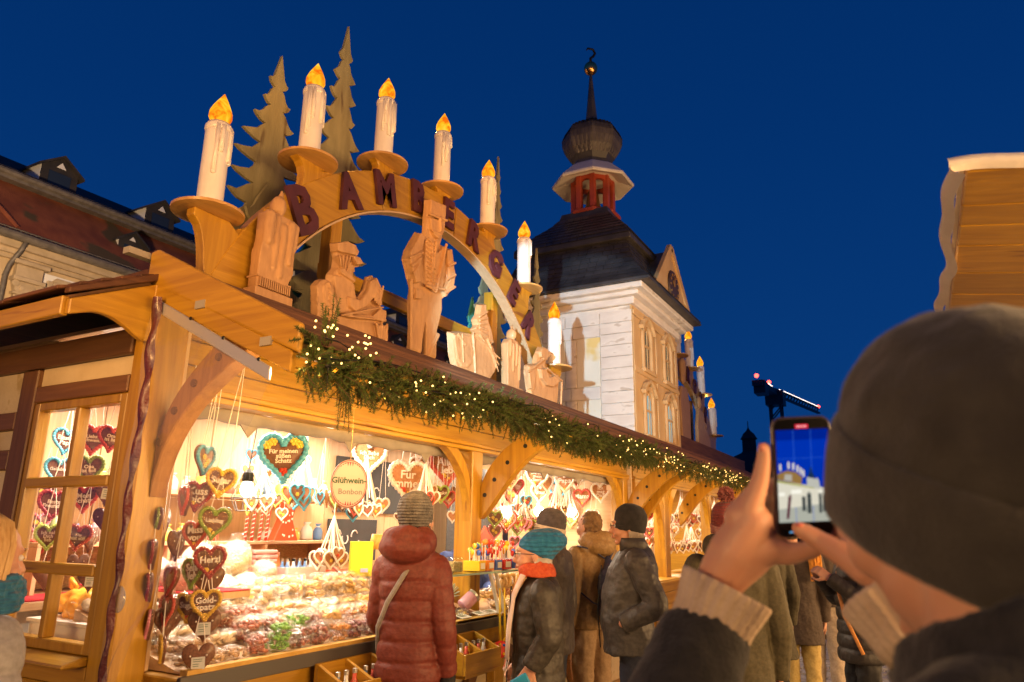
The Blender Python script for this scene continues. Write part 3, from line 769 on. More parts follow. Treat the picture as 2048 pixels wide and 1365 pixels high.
LET = [('B', 134.5), ('A', 121.5), ('M', 110.5), ('B', 99.8), ('E', 88.8), ('R', 78.3), ('G', 67.6), ('E', 57.3), ('R', 47.3)]
lightarch(ARCH, 4.25, 3.0, 2.70, 1., 0, LET, 10)
ARCH2 = thing('candle_arch', 'second candle arch half hidden behind the bell tower', 'candle arch', (13.6, 3.8, 3.08), 0, 'candle arches on the stall roofs')
lightarch(ARCH2, 13.55, 3.8, 3.10, 1.25, 0, [('R', 78.3), ('G', 67.6), ('E', 57.3), ('R', 47.3)], 40, range(3, 7))
MB().bx(11.5, 16.6, 3.3, 4.6, 2.6, 3.08).build('roof_platform', DRK[0], ARCH2)

# carved relief figures
def carve(name, label, cat, parts, y, vox=.008, base=None, group='carved wooden figures on the stall roof', folds=.012, cut=None):
    t = thing(name, label, cat, base, 0, group)
    o = parts.build('carving', CRV, t, smooth=True)
    organic(o, vox*.62, 1, folds*.4, .04)
    return t
FY = 2.93
def fl(m, c, r, rot=0, d=.05):   # flattened ellipsoid in the figure plane
    return m.ell((c[0], FY, c[1]), (r[0], d, r[1]), 16, 10, Matrix.Rotation(rot, 3, 'Y'))
def fc(m, p, q, r0, r1, d=.75, y=0):   # flattened capsule
    k = len(m.v); m.capsule((p[0], 0, p[1]), (q[0], 0, q[1]), r0, r1, 12)
    m.v[k:] = [(a, FY+y+b*d, c) for a, b, c in m.v[k:]]; return m
def outline(m, pts, d=.035): return m.prism(pts, 1, FY-d, FY+d)
# carved candle, left
m = outline(MB(), [(2.445, 2.76), (2.665, 2.76), (2.665, 2.84), (2.69, 2.90), (2.685, 3.02), (2.70, 3.05), (2.70, 3.19), (2.665, 3.205), (2.48, 3.205), (2.46, 3.19), (2.46, 3.03), (2.45, 2.98)])
for x, z0, z1, r in ((2.49, 3.18, 3.03, .032), (2.545, 3.18, 2.9, .02), (2.59, 3.14, 2.86, .025), (2.64, 3.17, 2.95, .03), (2.68, 3.17, 3.06, .022)): fc(m, (x, z0), (x, z1), r, r*.8, 1, -.03)
fl(m, (2.565, 3.26), (.042, .065)); fc(m, (2.575, 3.28), (2.582, 3.36), .03, .01, .8)
carve('carved_candle', 'carved wooden candle standing on the roof beneath the letter B', 'carving', m, FY, .011, (2.56, FY, 2.72))
t = bpy.data.objects['carved_candle']
g = MB()
for k in range(15): g.bx(2.452+k*.0145, 2.452+k*.0145+.008, FY-.052, FY-.03, 2.762, 2.815)
g.bx(2.44, 2.67, FY-.046, FY+.04, 2.815, 2.824).build('fluting', CRV, t, kind='stuff')
MB().bx(2.43, 2.69, FY-.05, FY+.05, 2.66, 2.757).build('base_block', CRV, t, bevel=.004)
# outlines of the carved figures in the plane of the arch (metres)
SEAT_BODY = [(2.998,3.212),(3.093,3.257),(3.178,3.255),(3.212,3.219),(3.203,3.189),(3.245,3.146),(3.197,3.126),(3.208,3.101),(3.186,3.083),(3.191,3.063),(3.175,3.045),(3.177,3.024),(3.221,2.951),(3.243,2.923),(3.303,3.002),(3.332,3.099),(3.387,3.131),(3.443,3.067),(3.438,3.016),(3.466,2.934),(3.514,2.925),(3.518,2.831),(3.527,2.682),(3.063,2.681),(3.043,2.807),(2.993,2.907),(2.987,3.005),(3.027,3.06),(3.031,3.121)]
SEAT_CAP = [(2.999,3.207),(3.093,3.253),(3.176,3.252),(3.209,3.218),(3.197,3.186),(3.102,3.171),(3.051,3.158),(3.01,3.156)]
SEAT_VISOR = [(3.124,3.166),(3.198,3.179),(3.241,3.145),(3.179,3.12)]
SEAT_HAIR = [(3.03,3.133),(3.124,3.162),(3.137,3.123),(3.104,3.043),(3.049,3.067)]
SEAT_COLLAR = [(3.039,3.056),(3.072,3.063),(3.195,3.029),(3.185,3.005),(3.048,3.025)]
SEAT_COAT = [(3.004,3.01),(3.105,3.035),(3.203,3.006),(3.225,2.918),(3.212,2.803),(3.069,2.773),(3.034,2.887)]
SEAT_ARM = [(3.12,2.895),(3.226,2.901),(3.243,2.919),(3.298,2.991),(3.322,3.069),(3.382,3.115),(3.433,3.064),(3.359,2.956),(3.291,2.876),(3.187,2.813),(3.132,2.832)]
SEAT_SHEAF = [(3.375,2.988),(3.434,3.059),(3.459,2.936),(3.414,2.919),(3.36,2.939)]
SEAT_LAP = [(3.076,2.767),(3.235,2.818),(3.37,2.845),(3.441,2.918),(3.51,2.919),(3.515,2.835),(3.372,2.82),(3.203,2.779)]
SEAT_SHIN = [(3.412,2.804),(3.516,2.826),(3.523,2.69),(3.449,2.691)]
CHAIR_BACK = [(2.874,2.903),(2.906,2.946),(2.947,2.966),(2.986,2.963),(3.029,2.885),(3.084,2.691),(2.904,2.689)]
CHAIR_PANEL = [(2.917,2.917),(2.949,2.951),(2.983,2.946),(3.022,2.842),(3.066,2.699),(3.003,2.715),(2.943,2.811)]
STAND_BODY = [(3.908,3.901),(4.139,3.937),(4.137,3.803),(4.126,3.702),(4.102,3.624),(4.225,3.632),(4.256,3.503),(4.288,3.407),(4.268,3.31),(4.161,3.18),(4.167,3.09),(4.139,2.996),(4.109,2.904),(4.116,2.69),(3.976,2.685),(3.969,2.87),(3.955,2.973),(3.924,2.797),(3.92,2.683),(3.793,2.688),(3.793,2.874),(3.769,3.057),(3.78,3.166),(3.757,3.207),(3.682,3.347),(3.698,3.421),(3.814,3.608),(3.901,3.621),(3.903,3.736)]
STAND_HAT = [(3.911,3.894),(4.132,3.93),(4.126,3.801),(3.911,3.766)]
STAND_FACE = [(3.912,3.75),(4.117,3.79),(4.113,3.708),(4.034,3.612),(3.966,3.626),(3.925,3.667)]
STAND_VEST = [(3.872,3.575),(3.986,3.576),(4.04,3.523),(4.12,3.604),(4.158,3.428),(4.127,3.252),(4.039,3.195),(3.908,3.215),(3.872,3.372)]
STAND_SLEEVE_L = [(3.814,3.601),(3.871,3.594),(3.827,3.437),(3.796,3.337),(3.827,3.239),(3.845,3.21),(3.786,3.187),(3.743,3.251),(3.689,3.349),(3.703,3.418)]
STAND_SLEEVE_R = [(4.147,3.593),(4.216,3.623),(4.249,3.501),(4.28,3.404),(4.257,3.312),(4.157,3.189),(4.129,3.222),(4.199,3.346),(4.165,3.451)]
STAND_HAND = [(3.776,3.16),(3.849,3.167),(3.897,3.143),(3.854,3.096),(3.787,3.081)]
SHIELD = [(4.276,2.973),(4.427,3.017),(4.576,3.034),(4.782,3.061),(4.925,3.012),(5.0,2.916),(4.978,2.8),(4.884,2.7),(4.634,2.689),(4.355,2.703),(4.304,2.81)]
SHIELD_FIELD = [(4.302,2.962),(4.436,2.999),(4.556,3.011),(4.6,2.875),(4.581,2.774),(4.513,2.73),(4.421,2.725),(4.358,2.771)]
SHIELD_FIR = [(4.678,3.302),(4.762,3.331),(4.769,3.281),(4.789,3.23),(4.812,3.18),(4.867,3.119),(4.907,3.008),(4.784,3.025),(4.666,3.033),(4.59,3.064),(4.637,3.116),(4.61,3.15),(4.657,3.213)]
SEATR_BODY = [(5.774,3.207),(5.866,3.196),(5.936,3.158),(5.855,3.056),(5.913,2.983),(5.995,2.967),(6.116,3.007),(6.177,2.948),(6.168,2.795),(6.15,2.696),(5.745,2.68),(5.562,2.695),(5.496,2.901),(5.516,2.975),(5.654,3.014),(5.686,3.093)]
SEATR_HEAD = [(5.775,3.196),(5.866,3.191),(5.929,3.151),(5.844,3.069),(5.731,3.082),(5.719,3.137)]
SEATR_ARM = [(5.687,2.97),(5.81,2.994),(5.902,2.918),(6.091,2.986),(6.152,2.932),(5.995,2.845),(5.833,2.832),(5.732,2.886)]
SEATR_CHAIR = [(5.506,2.963),(5.643,3.002),(5.655,2.912),(5.615,2.744),(5.551,2.752),(5.507,2.874)]

def relief(layers, lines=()):
    # body board with raised, slightly domed layers on its front
    m = MB()
    for pts, d0, d1 in layers:
        k = len(m.v); m.prism(pts, 1, FY+.018+d0*.1, FY+.018-d1*1.05)
        c = np.mean(np.array(pts), 0)
        n = len(pts)   # draw the front face in a little so that edges read as carved
        for i in range(n): x, y, z = m.v[k+n+i]; m.v[k+n+i] = (x+(c[0]-x)*.10, y, z+(c[1]-z)*.10)
    for p, q, r, y in lines: fc(m, p, q, r, r*.8, 1., y*1.05+.018)
    return m
def lerp(a, b, t): return (a[0]+(b[0]-a[0])*t, a[1]+(b[1]-a[1])*t)
L = []
for k in range(6): L.append((lerp(CHAIR_PANEL[1], CHAIR_PANEL[5], .08+k*.15), lerp(CHAIR_PANEL[3], CHAIR_PANEL[4], k*.16), .007, -.062))
for k in range(4): L.append((lerp(SEAT_HAIR[0], SEAT_HAIR[1], k/3), lerp(SEAT_HAIR[4], SEAT_HAIR[3], k/3), .006, -.058))
for k in range(4): L.append((lerp(SEAT_SHEAF[0], SEAT_SHEAF[1], k/3), lerp(SEAT_SHEAF[4], SEAT_SHEAF[3], k/3), .007, -.068))
for k in range(3): L.append((lerp(SEAT_SHIN[0], SEAT_SHIN[1], k/2), lerp(SEAT_SHIN[3], SEAT_SHIN[2], k/2), .009, -.052))
L.append((lerp(SEAT_LAP[0], SEAT_LAP[6], 0), SEAT_LAP[6], .008, -.068)); L.append((SEAT_LAP[0], SEAT_LAP[3], .007, -.075))
m = relief([(SEAT_BODY, .045, .03), (CHAIR_BACK, .05, .045), (CHAIR_PANEL, .0, .056), (SEAT_COAT, .0, .045), (SEAT_CAP, .0, .058), (SEAT_VISOR, .0, .070), (SEAT_HAIR, .0, .048), (SEAT_COLLAR, .0, .060), (SEAT_ARM, .0, .068), (SEAT_SHEAF, .0, .058), (SEAT_LAP, .0, .062), (SEAT_SHIN, .0, .048)], L)
carve('carved_seated_man', 'carved wooden man in a peaked cap sitting at left under the arch', 'carving', m, FY, .008, (3.2, FY, 2.68))
L = [(SEATR_ARM[1], SEATR_ARM[4], .01, -.075), (SEATR_BODY[7], SEATR_BODY[9], .012, -.055), (SEATR_BODY[2], SEATR_BODY[12], .012, -.05)]
m = relief([(SEATR_BODY, .045, .035), (SEATR_HEAD, .0, .06), (SEATR_ARM, .0, .065), (SEATR_CHAIR, .045, .05)], L)
carve('carved_seated_figure', 'pale carved seated figure at the right foot of the lettered arch', 'carving', m, FY, .008, (5.9, FY, 2.68))
x0 = 3.99
P = lambda a, b: (x0+a, 2.72+b)
L = []
v0, v1, v2, v3 = STAND_VEST[0], STAND_VEST[2], STAND_VEST[7], STAND_VEST[6]
for k in range(11):
    for c in (.12, .52): 
        p = lerp(lerp(v0, v2, k/10), lerp(v1, v3, k/10), c); q = lerp(lerp(v0, v2, k/10), lerp(v1, v3, k/10), c+.22); L.append((p, q, .0085, -.062))
L += [(lerp(v0, v1, .45), lerp(v2, v3, .45), .008, -.064), (STAND_VEST[1], lerp(STAND_VEST[2], STAND_VEST[7], .5), .011, -.066), (STAND_VEST[3], lerp(STAND_VEST[6], STAND_VEST[7], .2), .011, -.066), (STAND_VEST[7], STAND_VEST[5], .014, -.06),
      (lerp(STAND_FACE[0], STAND_FACE[1], .6), lerp(STAND_FACE[5], STAND_FACE[2], .65), .011, -.062), (lerp(STAND_FACE[5], STAND_FACE[4], .5), lerp(STAND_FACE[2], STAND_FACE[3], .4), .006, -.060), (STAND_HAT[3], STAND_HAT[2], .012, -.058)]
L += [(lerp(STAND_BODY[23], STAND_BODY[25], 0), STAND_BODY[19], .014, -.034), (STAND_BODY[12], STAND_BODY[14], .016, -.03)]
for k in range(3): L.append((lerp(STAND_SLEEVE_L[2], STAND_SLEEVE_L[3], k/2), lerp(STAND_SLEEVE_L[8], STAND_SLEEVE_L[7], k/2), .010, -.066)); L.append((lerp(STAND_SLEEVE_R[2], STAND_SLEEVE_R[4], k/2), lerp(STAND_SLEEVE_R[8], STAND_SLEEVE_R[6], k/2), .010, -.064))
m = relief([(STAND_BODY, .05, .03), (STAND_HAT, .05, .054), (STAND_FACE, .0, .058), (STAND_VEST, .0, .052), (STAND_SLEEVE_L, .04, .06), (STAND_SLEEVE_R, .04, .058), (STAND_HAND, .0, .064)], L)
carve('carved_standing_man', 'tall carved wooden man in a high hat standing under the arch', 'carving', m, FY, .008, (3.99, FY, 2.68)).location.x += .012
L = [(lerp(SHIELD_FIELD[0], SHIELD_FIELD[2], .45), lerp(SHIELD_FIELD[7], SHIELD_FIELD[4], .4), .006, -.05), (lerp(SHIELD_FIELD[0], SHIELD_FIELD[2], .2), lerp(SHIELD_FIELD[0], SHIELD_FIELD[3], .55), .006, -.05), (SHIELD[3], SHIELD[6], .007, -.045), (SHIELD[2], SHIELD[8], .007, -.045)]
for k in range(3): L.append((lerp(SHIELD[2], SHIELD[3], k/2), lerp(SHIELD[5], SHIELD[6], k/2), .007, -.042))
for k in range(5): L.append((lerp(SHIELD_FIR[12], SHIELD_FIR[8], .15+k*.17), lerp(SHIELD_FIR[2], SHIELD_FIR[7], .1+k*.2), .009, -.052))
m = relief([(SHIELD, .04, .035), (SHIELD_FIELD, .0, .044), (SHIELD_FIR, .04, .046)], L)
carve('carved_coat_of_arms', 'carved wooden coat of arms topped by a small fir tree', 'carving', m, FY, .008, (4.67, FY, 2.68))
m = outline(MB(), [(5.13, 2.72), (5.33, 2.72), (5.34, 3.08), (5.30, 3.13), (5.16, 3.13), (5.12, 3.08)])
for x, a, b in ((5.16, 3.1, 2.98), (5.21, 3.08, 2.86), (5.27, 3.09, 2.92), (5.32, 3.08, 2.8)): fc(m, (x, a), (x, b), .022, .017, 1, -.03)
fl(m, (5.235, 3.18), (.034, .055)); fc(m, (5.24, 3.2), (5.245, 3.27), .024, .008, .8)
carve('carved_candle', 'carved wooden candle right of the coat of arms', 'carving', m, FY, .011, (5.23, FY, 2.68))
MB().bx(5.10, 5.37, FY-.05, FY+.05, 2.64, 2.717).build('base_block', CRV, bpy.data.objects['carved_candle.001'], bevel=.004)
# figures under the second arch
m = outline(MB(), [(13.0, 3.2), (13.55, 3.2), (13.6, 3.9), (13.45, 4.2), (13.1, 4.2), (12.95, 3.9)]); fl(m, (13.28, 4.4), (.1, .15)); fc(m, (13.28, 4.5), (13.28, 4.68), .09, .1)
m.v = [(a, b+.75, c) for a, b, c in m.v]
carve('carved_standing_man', 'carved wooden man standing beneath the half hidden second arch', 'carving', m, FY, .02, (13.28, 3.68, 3.08))
m = outline(MB(), [(14.1, 3.15), (15.1, 3.15), (15.0, 3.45), (14.7, 3.6), (14.6, 3.9), (14.25, 3.95), (14.1, 3.6)]); fl(m, (14.4, 4.08), (.1, .13)); fc(m, (14.3, 3.8), (14.8, 3.65), .06, .05)
m.v = [(a, b+.75, c) for a, b, c in m.v]
carve('carved_seated_figure', 'carved wooden seated figure beneath the half hidden second arch', 'carving', m, FY, .02, (14.6, 3.68, 3.08))

# sawn fir trees standing behind the arches
def fir(label, x, y, z0, h, w, tiers, ml, seed, lean=0):
    t = thing('wooden_fir', label, 'wooden tree', (x, y, z0), 0, 'sawn plywood fir trees on the stall roof')
    r = random.Random(seed); Lp = [(-.05*w, 0)]; Rp = [(.05*w, 0)]
    L = []; Rr = []
    for k in range(tiers):
        f = k/tiers; z = h*(.10+.87*f); ww = w*.5*(1-f)**.9*r.uniform(.88, 1.08)+.012
        dz = h*.87/tiers
        for side, out in ((-1, L), (1, Rr)):
            j = r.uniform(.85, 1.12); u = r.uniform(-.05, .10)
            out += [(side*ww*.44, z-.34*dz), (side*ww*.64, z-.30*dz), (side*ww*.86*j, z-.18*dz), (side*ww*j, z+u*dz-.05*dz), (side*ww*.80*j, z+.05*dz), (side*ww*.60, z+.22*dz), (side*ww*.46, z+.50*dz)]
    pts = [(-.045, 0)]+L+[(0, h)]+Rr[::-1]+[(.045, 0)]
    pts = [(x+a+lean*b, z0+b) for a, b in pts]
    o = MB().prism(pts[::-1], 1, y, y+.022).build('tree_board', ml, t)
    MB().bx(x-.03, x+.03, y+.024, y+.06, z0, z0+h*.45).build('batten', HON[2], t)
    return t
fir('weathered plywood fir between the first and second candles', 2.90, 3.42, 2.75, 1.87, .98, 11, PLY, 3)
fir('tallest plywood fir, right behind the second candle', 3.60, 3.52, 2.7, 2.68, 1.05, 13, PLY, 5)
fir('narrow plywood fir behind the fifth candle', 5.80, 3.42, 2.7, 2.60, .52, 15, PLY, 7)
fir('low plywood fir under the arch beside the coat of arms', 5.48, 3.36, 2.7, 1.25, .80, 6, PLY, 9)
fir('slim plywood fir beside the sixth candle', 6.72, 3.44, 2.7, 1.92, .56, 11, PLY, 11)
fir('green painted plywood fir under the arch, behind the seated man', 3.58, 3.62, 2.7, 1.30, .90, 4, PLYG, 13)
fir('green painted plywood fir behind the right carved candle', 5.66, 3.6, 2.7, 1.05, .56, 5, PLYG, 15)
fir('wide plywood fir low behind the left carved candle', 2.86, 3.36, 2.66, 1.0, 1.0, 4, PLY, 17)

# ---------------------------------------------------------------- bell tower
def tower():
    t = thing('bell_tower', 'miniature bell tower with onion dome and red lantern on the stall roof', 'tower', (9.84, 4.04, 2.5))
    STN = mat('painted_stone', (.64, .56, .48), (.74, .67, .58), 3, (1, 1, 3), .7, .12, 20, c3=(.52, .43, .34), s3=3, t3=.62)
    PNL = mat('painted_panel', (.72, .66, .50), (.78, .73, .60), 2, rough=.7, c3=(.74, .55, .20), s3=1.6, t3=.6)
    OCH = mat('ochre_front', (.52, .33, .14), (.60, .40, .19), 3, rough=.6, bump=.15)
    SLT = mat('slate_roof', (.034, .031, .033), (.062, .057, .058), 5, rough=.45, coat=.1)
    SHG = mat('slate_shingle', (.10, .085, .075), (.17, .145, .125), 6, rough=.45, vary=.25)
    RED = mat('red_paint', (.30, .045, .022), (.38, .065, .03), 5, rough=.5)
    X0, X1, Y0, Y1, Z0, ZT = 8.83, 10.85, 3.10, 4.98, 2.4, 4.50
    MB().bx(X0+.02, X1, Y0+.02, Y1, Z0, ZT).build('wall', STN, t)
    # left face: painted ashlar blocks and panels
    r = random.Random(4)
    zs = [2.70+i*.158 for i in range(12)]
    for i in range(11):
        z0, z1 = zs[i]+.004, zs[i+1]-.004
        L = .46 if i % 2 else .42
        MB().bx(X0-.004, X0+.02, Y0, Y0+.45, z0, z1).build('stone_block', STN, t, bevel=.004)
    for z0, z1 in ((2.70, 3.24), (3.42, 4.10)):
        MB().bx(X0+.0, X0+.02, Y0+.46, Y0+.80, z0, z1).build('panel', PNL, t, bevel=.003)
        for k in range(2): MB().bx(X0-.003, X0+.02, Y0+.81, Y0+.97, z0+(z1-z0)*k/2+.004, z0+(z1-z0)*(k+1)/2-.004).build('stone_block', STN, t, bevel=.004)
        MB().bx(X0+.0, X0+.02, Y0+.98, Y0+1.36, z0, z1).build('panel', PNL, t, bevel=.003)
        for k in range(2): MB().bx(X0-.003, X0+.02, Y0+1.37, Y0+1.86, z0+(z1-z0)*k/2+.004, z0+(z1-z0)*(k+1)/2-.004).build('stone_block', STN, t, bevel=.004)
    for z0, z1 in ((3.25, 3.41), (4.11, 4.27), (4.28, 4.44)):
        y = Y0+.46
        while y < Y1-.05:
            e = min(y+r.uniform(.4, .55), Y1-.01); MB().bx(X0-.003, X0+.02, y+.004, e-.004, z0, z1).build('stone_block', STN, t, bevel=.004); y = e
    # front face with four arched windows
    MB().bx(X0, X1, Y0-.004, Y0+.02, Z0, ZT).build('front_panel', OCH, t)
    for z, zz in ((2.70, .0), (3.62, .0), (4.40, .0)):
        MB().bx(X0+.0, X1, Y0-.035, Y0-.006, z-.03, z+.04).build('string_course', OCH, t, bevel=.008)
    for x in (X0+.06, (X0+X1)/2, X1-.06): MB().bx(x-.055, x+.055, Y0-.022, Y0-.006, 2.75, 4.36).build('pilaster_strip', OCH, t, bevel=.005)
    gl = emis('lit_tower_window', (.55, .80, .80), .55, False); dk = mat('dark_tower_window', (.05, .06, .06), rough=.2)
    for iz, z in enumerate((2.80, 3.70)):
        for ix, x in enumerate((X0+.55, X1-.52)):
            h = .56; w = .15
            m = MB(); o = [(x-w-.06, z)]+[(x+(w+.06)*math.cos(a), z+h-.10+(w+.06)*math.sin(a)) for a in np.linspace(math.pi, 0, 13)]+[(x+w+.06, z)]
            i_ = [(x-w, z)]+[(x+w*math.cos(a), z+h-.10+w*math.sin(a)) for a in np.linspace(math.pi, 0, 13)]+[(x+w, z)]
            m.strip(o, i_, 1, Y0-.045, Y0-.006)
            f = m.build('window_frame', OCH, t, bevel=.006)
            m = MB(); q = [(x-.30, z+h+.02), (x-.24, z+h+.06), (x-.16, z+h+.14), (x, z+h+.20), (x+.16, z+h+.14), (x+.24, z+h+.06), (x+.30, z+h+.02)]; m.strip(q, [(a*.86+x*.14, b-.05) for a, b in q], 1, Y0-.075, Y0-.006)
            m.build('hood_mould', OCH, f, bevel=.008)
            MB().bx(x-w-.09, x+w+.09, Y0-.07, Y0-.006, z-.06, z-.005).build('sill', OCH, f, bevel=.006)
            MB().prism([(x-w+.05, z)]+[(x+(w-.05)*math.cos(a), z+h-.12+(w-.05)*math.sin(a)) for a in np.linspace(math.pi, 0, 13)]+[(x+w-.05, z)], 1, Y0-.014, Y0-.007).build('pane', gl if iz == 0 else dk, f)
            MB().bx(x-w+.05, x+w-.05, Y0-.03, Y0-.016, z+h*.55, z+h*.55+.03).bx(x-.012, x+.012, Y0-.028, Y0-.016, z, z+h).build('glazing_bar', OCH, f)
    # cornice, swept roof
    m = MB()
    for z0, z1, d in ((4.50, 4.60, .06), (4.60, 4.66, .15), (4.66, 4.74, .24)): m.bx(X0-d, X1+d, Y0-d, Y1+d, z0, z1)
    m.build('cornice', STN, t, bevel=.012)
    cx, cy = 9.84, 4.04
    def sq(h, z): return [(cx-h, cy-h, z), (cx+h, cy-h, z), (cx+h, cy+h, z), (cx-h, cy+h, z)]
    prof = [(1.30, 4.742), (1.30, 4.78), (1.12, 4.95), (1.0, 5.12), (.90, 5.36), (.85, 5.54)]
    prof2 = [(.80, 5.50), (.93, 5.52), (.93, 5.60), (.86, 5.72), (.70, 5.90), (.52, 6.08), (.42, 6.20), (.38, 6.34)]
    MB().loft([sq(h, z) for h, z in prof]).build('lower_roof', SLT, t, bevel=.01); MB().loft([sq(h, z) for h, z in prof2]).build('upper_roof', SLT, t, bevel=.01)
    def shingles(prof, dz, w, parent, n4=True, oct=False):
        pass
    # slate courses on the two faces one can see
    for (pr, dz) in ((prof[1:], .085), (prof2[2:7], .075)):
        hs = [p[0] for p in pr]; zz = [p[1] for p in pr]
        z = zz[0]+.01
        m = MB()
        while z < zz[-1]-.03:
            h0 = np.interp(z, zz, hs); h1 = np.interp(z+dz*1.15, zz, hs)
            n = max(4, int(h0*2/.13)); off = .5 if int(z/dz) % 2 else 0
            for face in (0, 1):
                for k in range(n+1):
                    u0 = -h0+(k-off)*2*h0/n; u1 = u0+2*h0/n-.012
                    u0 = max(u0, -h0+.005); u1 = min(u1, h0-.005)
                    if u1-u0 < .02: continue
                    j = r.uniform(0, .006)
                    s = h1/h0
                    a = [(u0, -h0-.016-j, z), (u1, -h0-.016-j, z), (u1*s, -h1-.004, z+dz*1.15), (u0*s, -h1-.004, z+dz*1.15)]
                    if face == 0: a = [(cx+p[1], cy-p[0], p[2]) for p in a]
                    else: a = [(cx+p[0], cy+p[1], p[2]) for p in a]
                    m.add(a+[(p[0]+(.012 if face == 0 else 0), p[1]+(0 if face == 0 else .012), p[2]) for p in a], [(0,1,2,3),(7,6,5,4),(0,4,5,1),(1,5,6,2),(2,6,7,3),(3,7,4,0)])
            z += dz
        m.build('slate', SLT, t, kind='stuff')
    # front gable with the clock
    g = [(X0+.38, 4.76), (X1+.24, 4.76), ((X0+X1)/2+.30, 5.72)]
    MB().prism(g, 1, Y0-.20, Y0-.12).build('gable', OCH, t, bevel=.008)
    a_, b_, c_ = g
    MB().loft([[(a_[0], y, 4.75), (b_[0], y, 4.75), (c_[0], y, 5.70)] for y in (Y0-.12, Y0+.9)]).build('gable_roof', SLT, t)
    m = MB()
    for p, q in ((a_, c_), (c_, b_)): m.beam((p[0], Y0-.19, p[1]+.03), (q[0], Y0-.19, q[1]+.03), .13, .07, (0, 1, 0))
    m.bx(a_[0]-.04, b_[0]+.04, Y0-.26, Y0-.12, 4.745, 4.80)
    m.build('gable_moulding', OCH, t, bevel=.006)
    xc = (X0+X1)/2+.31
    k = MB().lathe([(.24, 0), (.255, .012), (.24, .03), (.20, .03)], (xc, Y0-.20, 5.12), 28, Matrix.Rotation(R_(90), 3, 'X')).build('clock', mat('clock_face', (.06, .035, .025), rough=.5), t)
    m = MB()
    gold = mat('gold_paint', (.45, .25, .07), rough=.4, metal=.4)
    for i in range(12):
        a = i*math.pi/6; m.beam((xc+.165*math.sin(a), Y0-.237, 5.12+.165*math.cos(a)), (xc+.205*math.sin(a), Y0-.237, 5.12+.205*math.cos(a)), .022, .01, (0, 1, 0))
    m.beam((xc, Y0-.24, 5.12), (xc-.07, Y0-.24, 5.20), .022, .01, (0, 1, 0)); m.beam((xc, Y0-.24, 5.12), (xc+.02, Y0-.24, 5.28), .016, .01, (0, 1, 0))
    m.build('clock_hands', gold, k)
    # open red lantern with the bell
    ph = math.pi/8
    def oc(rad, z): return [(cx+rad*math.cos(ph+i*math.pi/4), cy+rad*math.sin(ph+i*math.pi/4), z) for i in range(8)]
    MB().loft([oc(.40, 6.30), oc(.44, 6.33), oc(.44, 6.37), oc(.33, 6.42)]).build('lantern_base', RED, t, bevel=.008)
    for i in range(8):
        a = ph+i*math.pi/4; p = (cx+.30*math.cos(a), cy+.30*math.sin(a))
        MB().beam((p[0], p[1], 6.42), (p[0], p[1], 7.06), .085, .085).build('lantern_post', RED, t, bevel=.006)
        b = ph+(i+1)*math.pi/4; q = (cx+.30*math.cos(b), cy+.30*math.sin(b))
        # arched head between the posts
        m = MB(); P0 = np.array([p[0], p[1]]); Q0 = np.array([q[0], q[1]]); nrm = np.array([math.cos((a+b)/2), math.sin((a+b)/2)])*.03
        top = []; bot = []
        for k in range(9):
            u = k/8; w = P0+(Q0-P0)*u; zb = 6.80+.12*math.sqrt(max(0, 1-(2*u-1)**2)); top.append((w, 7.06)); bot.append((w, zb))
        for k in range(8):
            V = []
            for e in (-1, 1):
                for (w, z) in (bot[k], bot[k+1], top[k+1], top[k]): V.append((w[0]+e*nrm[0], w[1]+e*nrm[1], z))
            m.add(V, [(0,1,2,3),(7,6,5,4),(0,4,5,1),(1,5,6,2),(2,6,7,3),(3,7,4,0)])
        m.build('lantern_arch', RED, t)
    MB().loft([oc(.36, 7.06), oc(.40, 7.10), oc(.40, 7.0+.14)]).build('lantern_head', RED, t)
    e = MB().loft([oc(.40, 6.98), oc(.64, 6.88), oc(.66, 6.90), oc(.66, 6.93), oc(.42, 7.16), oc(.34, 7.22)]).build('lantern_eave', mat('pale_eave', (.62, .56, .52), (.70, .65, .62), 5, rough=.5), t, bevel=.006)
    b = MB().lathe([(.03, 6.86), (.06, 6.85), (.085, 6.80), (.10, 6.70), (.115, 6.58), (.155, 6.50), (.165, 6.48), (.14, 6.48)], (cx, cy, 0), 24).build('bell', mat('bronze', (.42, .27, .12), rough=.35, metal=.9), t, smooth=True)
    MB().lathe([(.02, 6.52), (.035, 6.47), (.02, 6.43)], (cx, cy, 0), 10).build('clapper', IRON, b)
    # onion dome of eight faces, shingled
    on = [(.34, 7.20), (.345, 7.26), (.30, 7.29), (.355, 7.38), (.44, 7.50), (.485, 7.62), (.49, 7.73), (.44, 7.85), (.33, 7.95), (.20, 8.02), (.13, 8.07), (.095, 8.14), (.07, 8.4), (.045, 8.7), (.022, 8.98), (.02, 9.02)]
    MB().loft([oc(a, z) for a, z in on]).build('onion_dome', SLT, t)
    hs = [p[0] for p in on[3:10]]; zz = [p[1] for p in on[3:10]]; m = MB(); z = 7.37; row = 0
    while z < 7.97:
        dz = .050
        h0 = np.interp(z, zz, hs)+.006; h1 = np.interp(z+dz*1.3, zz, hs)+.002
        for f in range(8):
            a = ph+f*math.pi/4; b = a+math.pi/4
            n = max(2, int(h0*.765/.062))
            for k in range(n):
                u0 = (k+.04)/n; u1 = (k+.96)/n; um = (u0+u1)/2; j = r.uniform(.0, .004)
                def pt(rad, u, z): return (cx+rad*(math.cos(a)*(1-u)+math.cos(b)*u), cy+rad*(math.sin(a)*(1-u)+math.sin(b)*u), z)
                m.add([pt(h0+j, u0, z+.018), pt(h0+.006+j, um, z), pt(h0+j, u1, z+.018), pt(h1, u1, z+dz*1.3), pt(h1, u0, z+dz*1.3)], [(0,1,2,3,4)])
        z += dz; row += 1
    m.build('dome_shingle', SHG, t, kind='stuff')
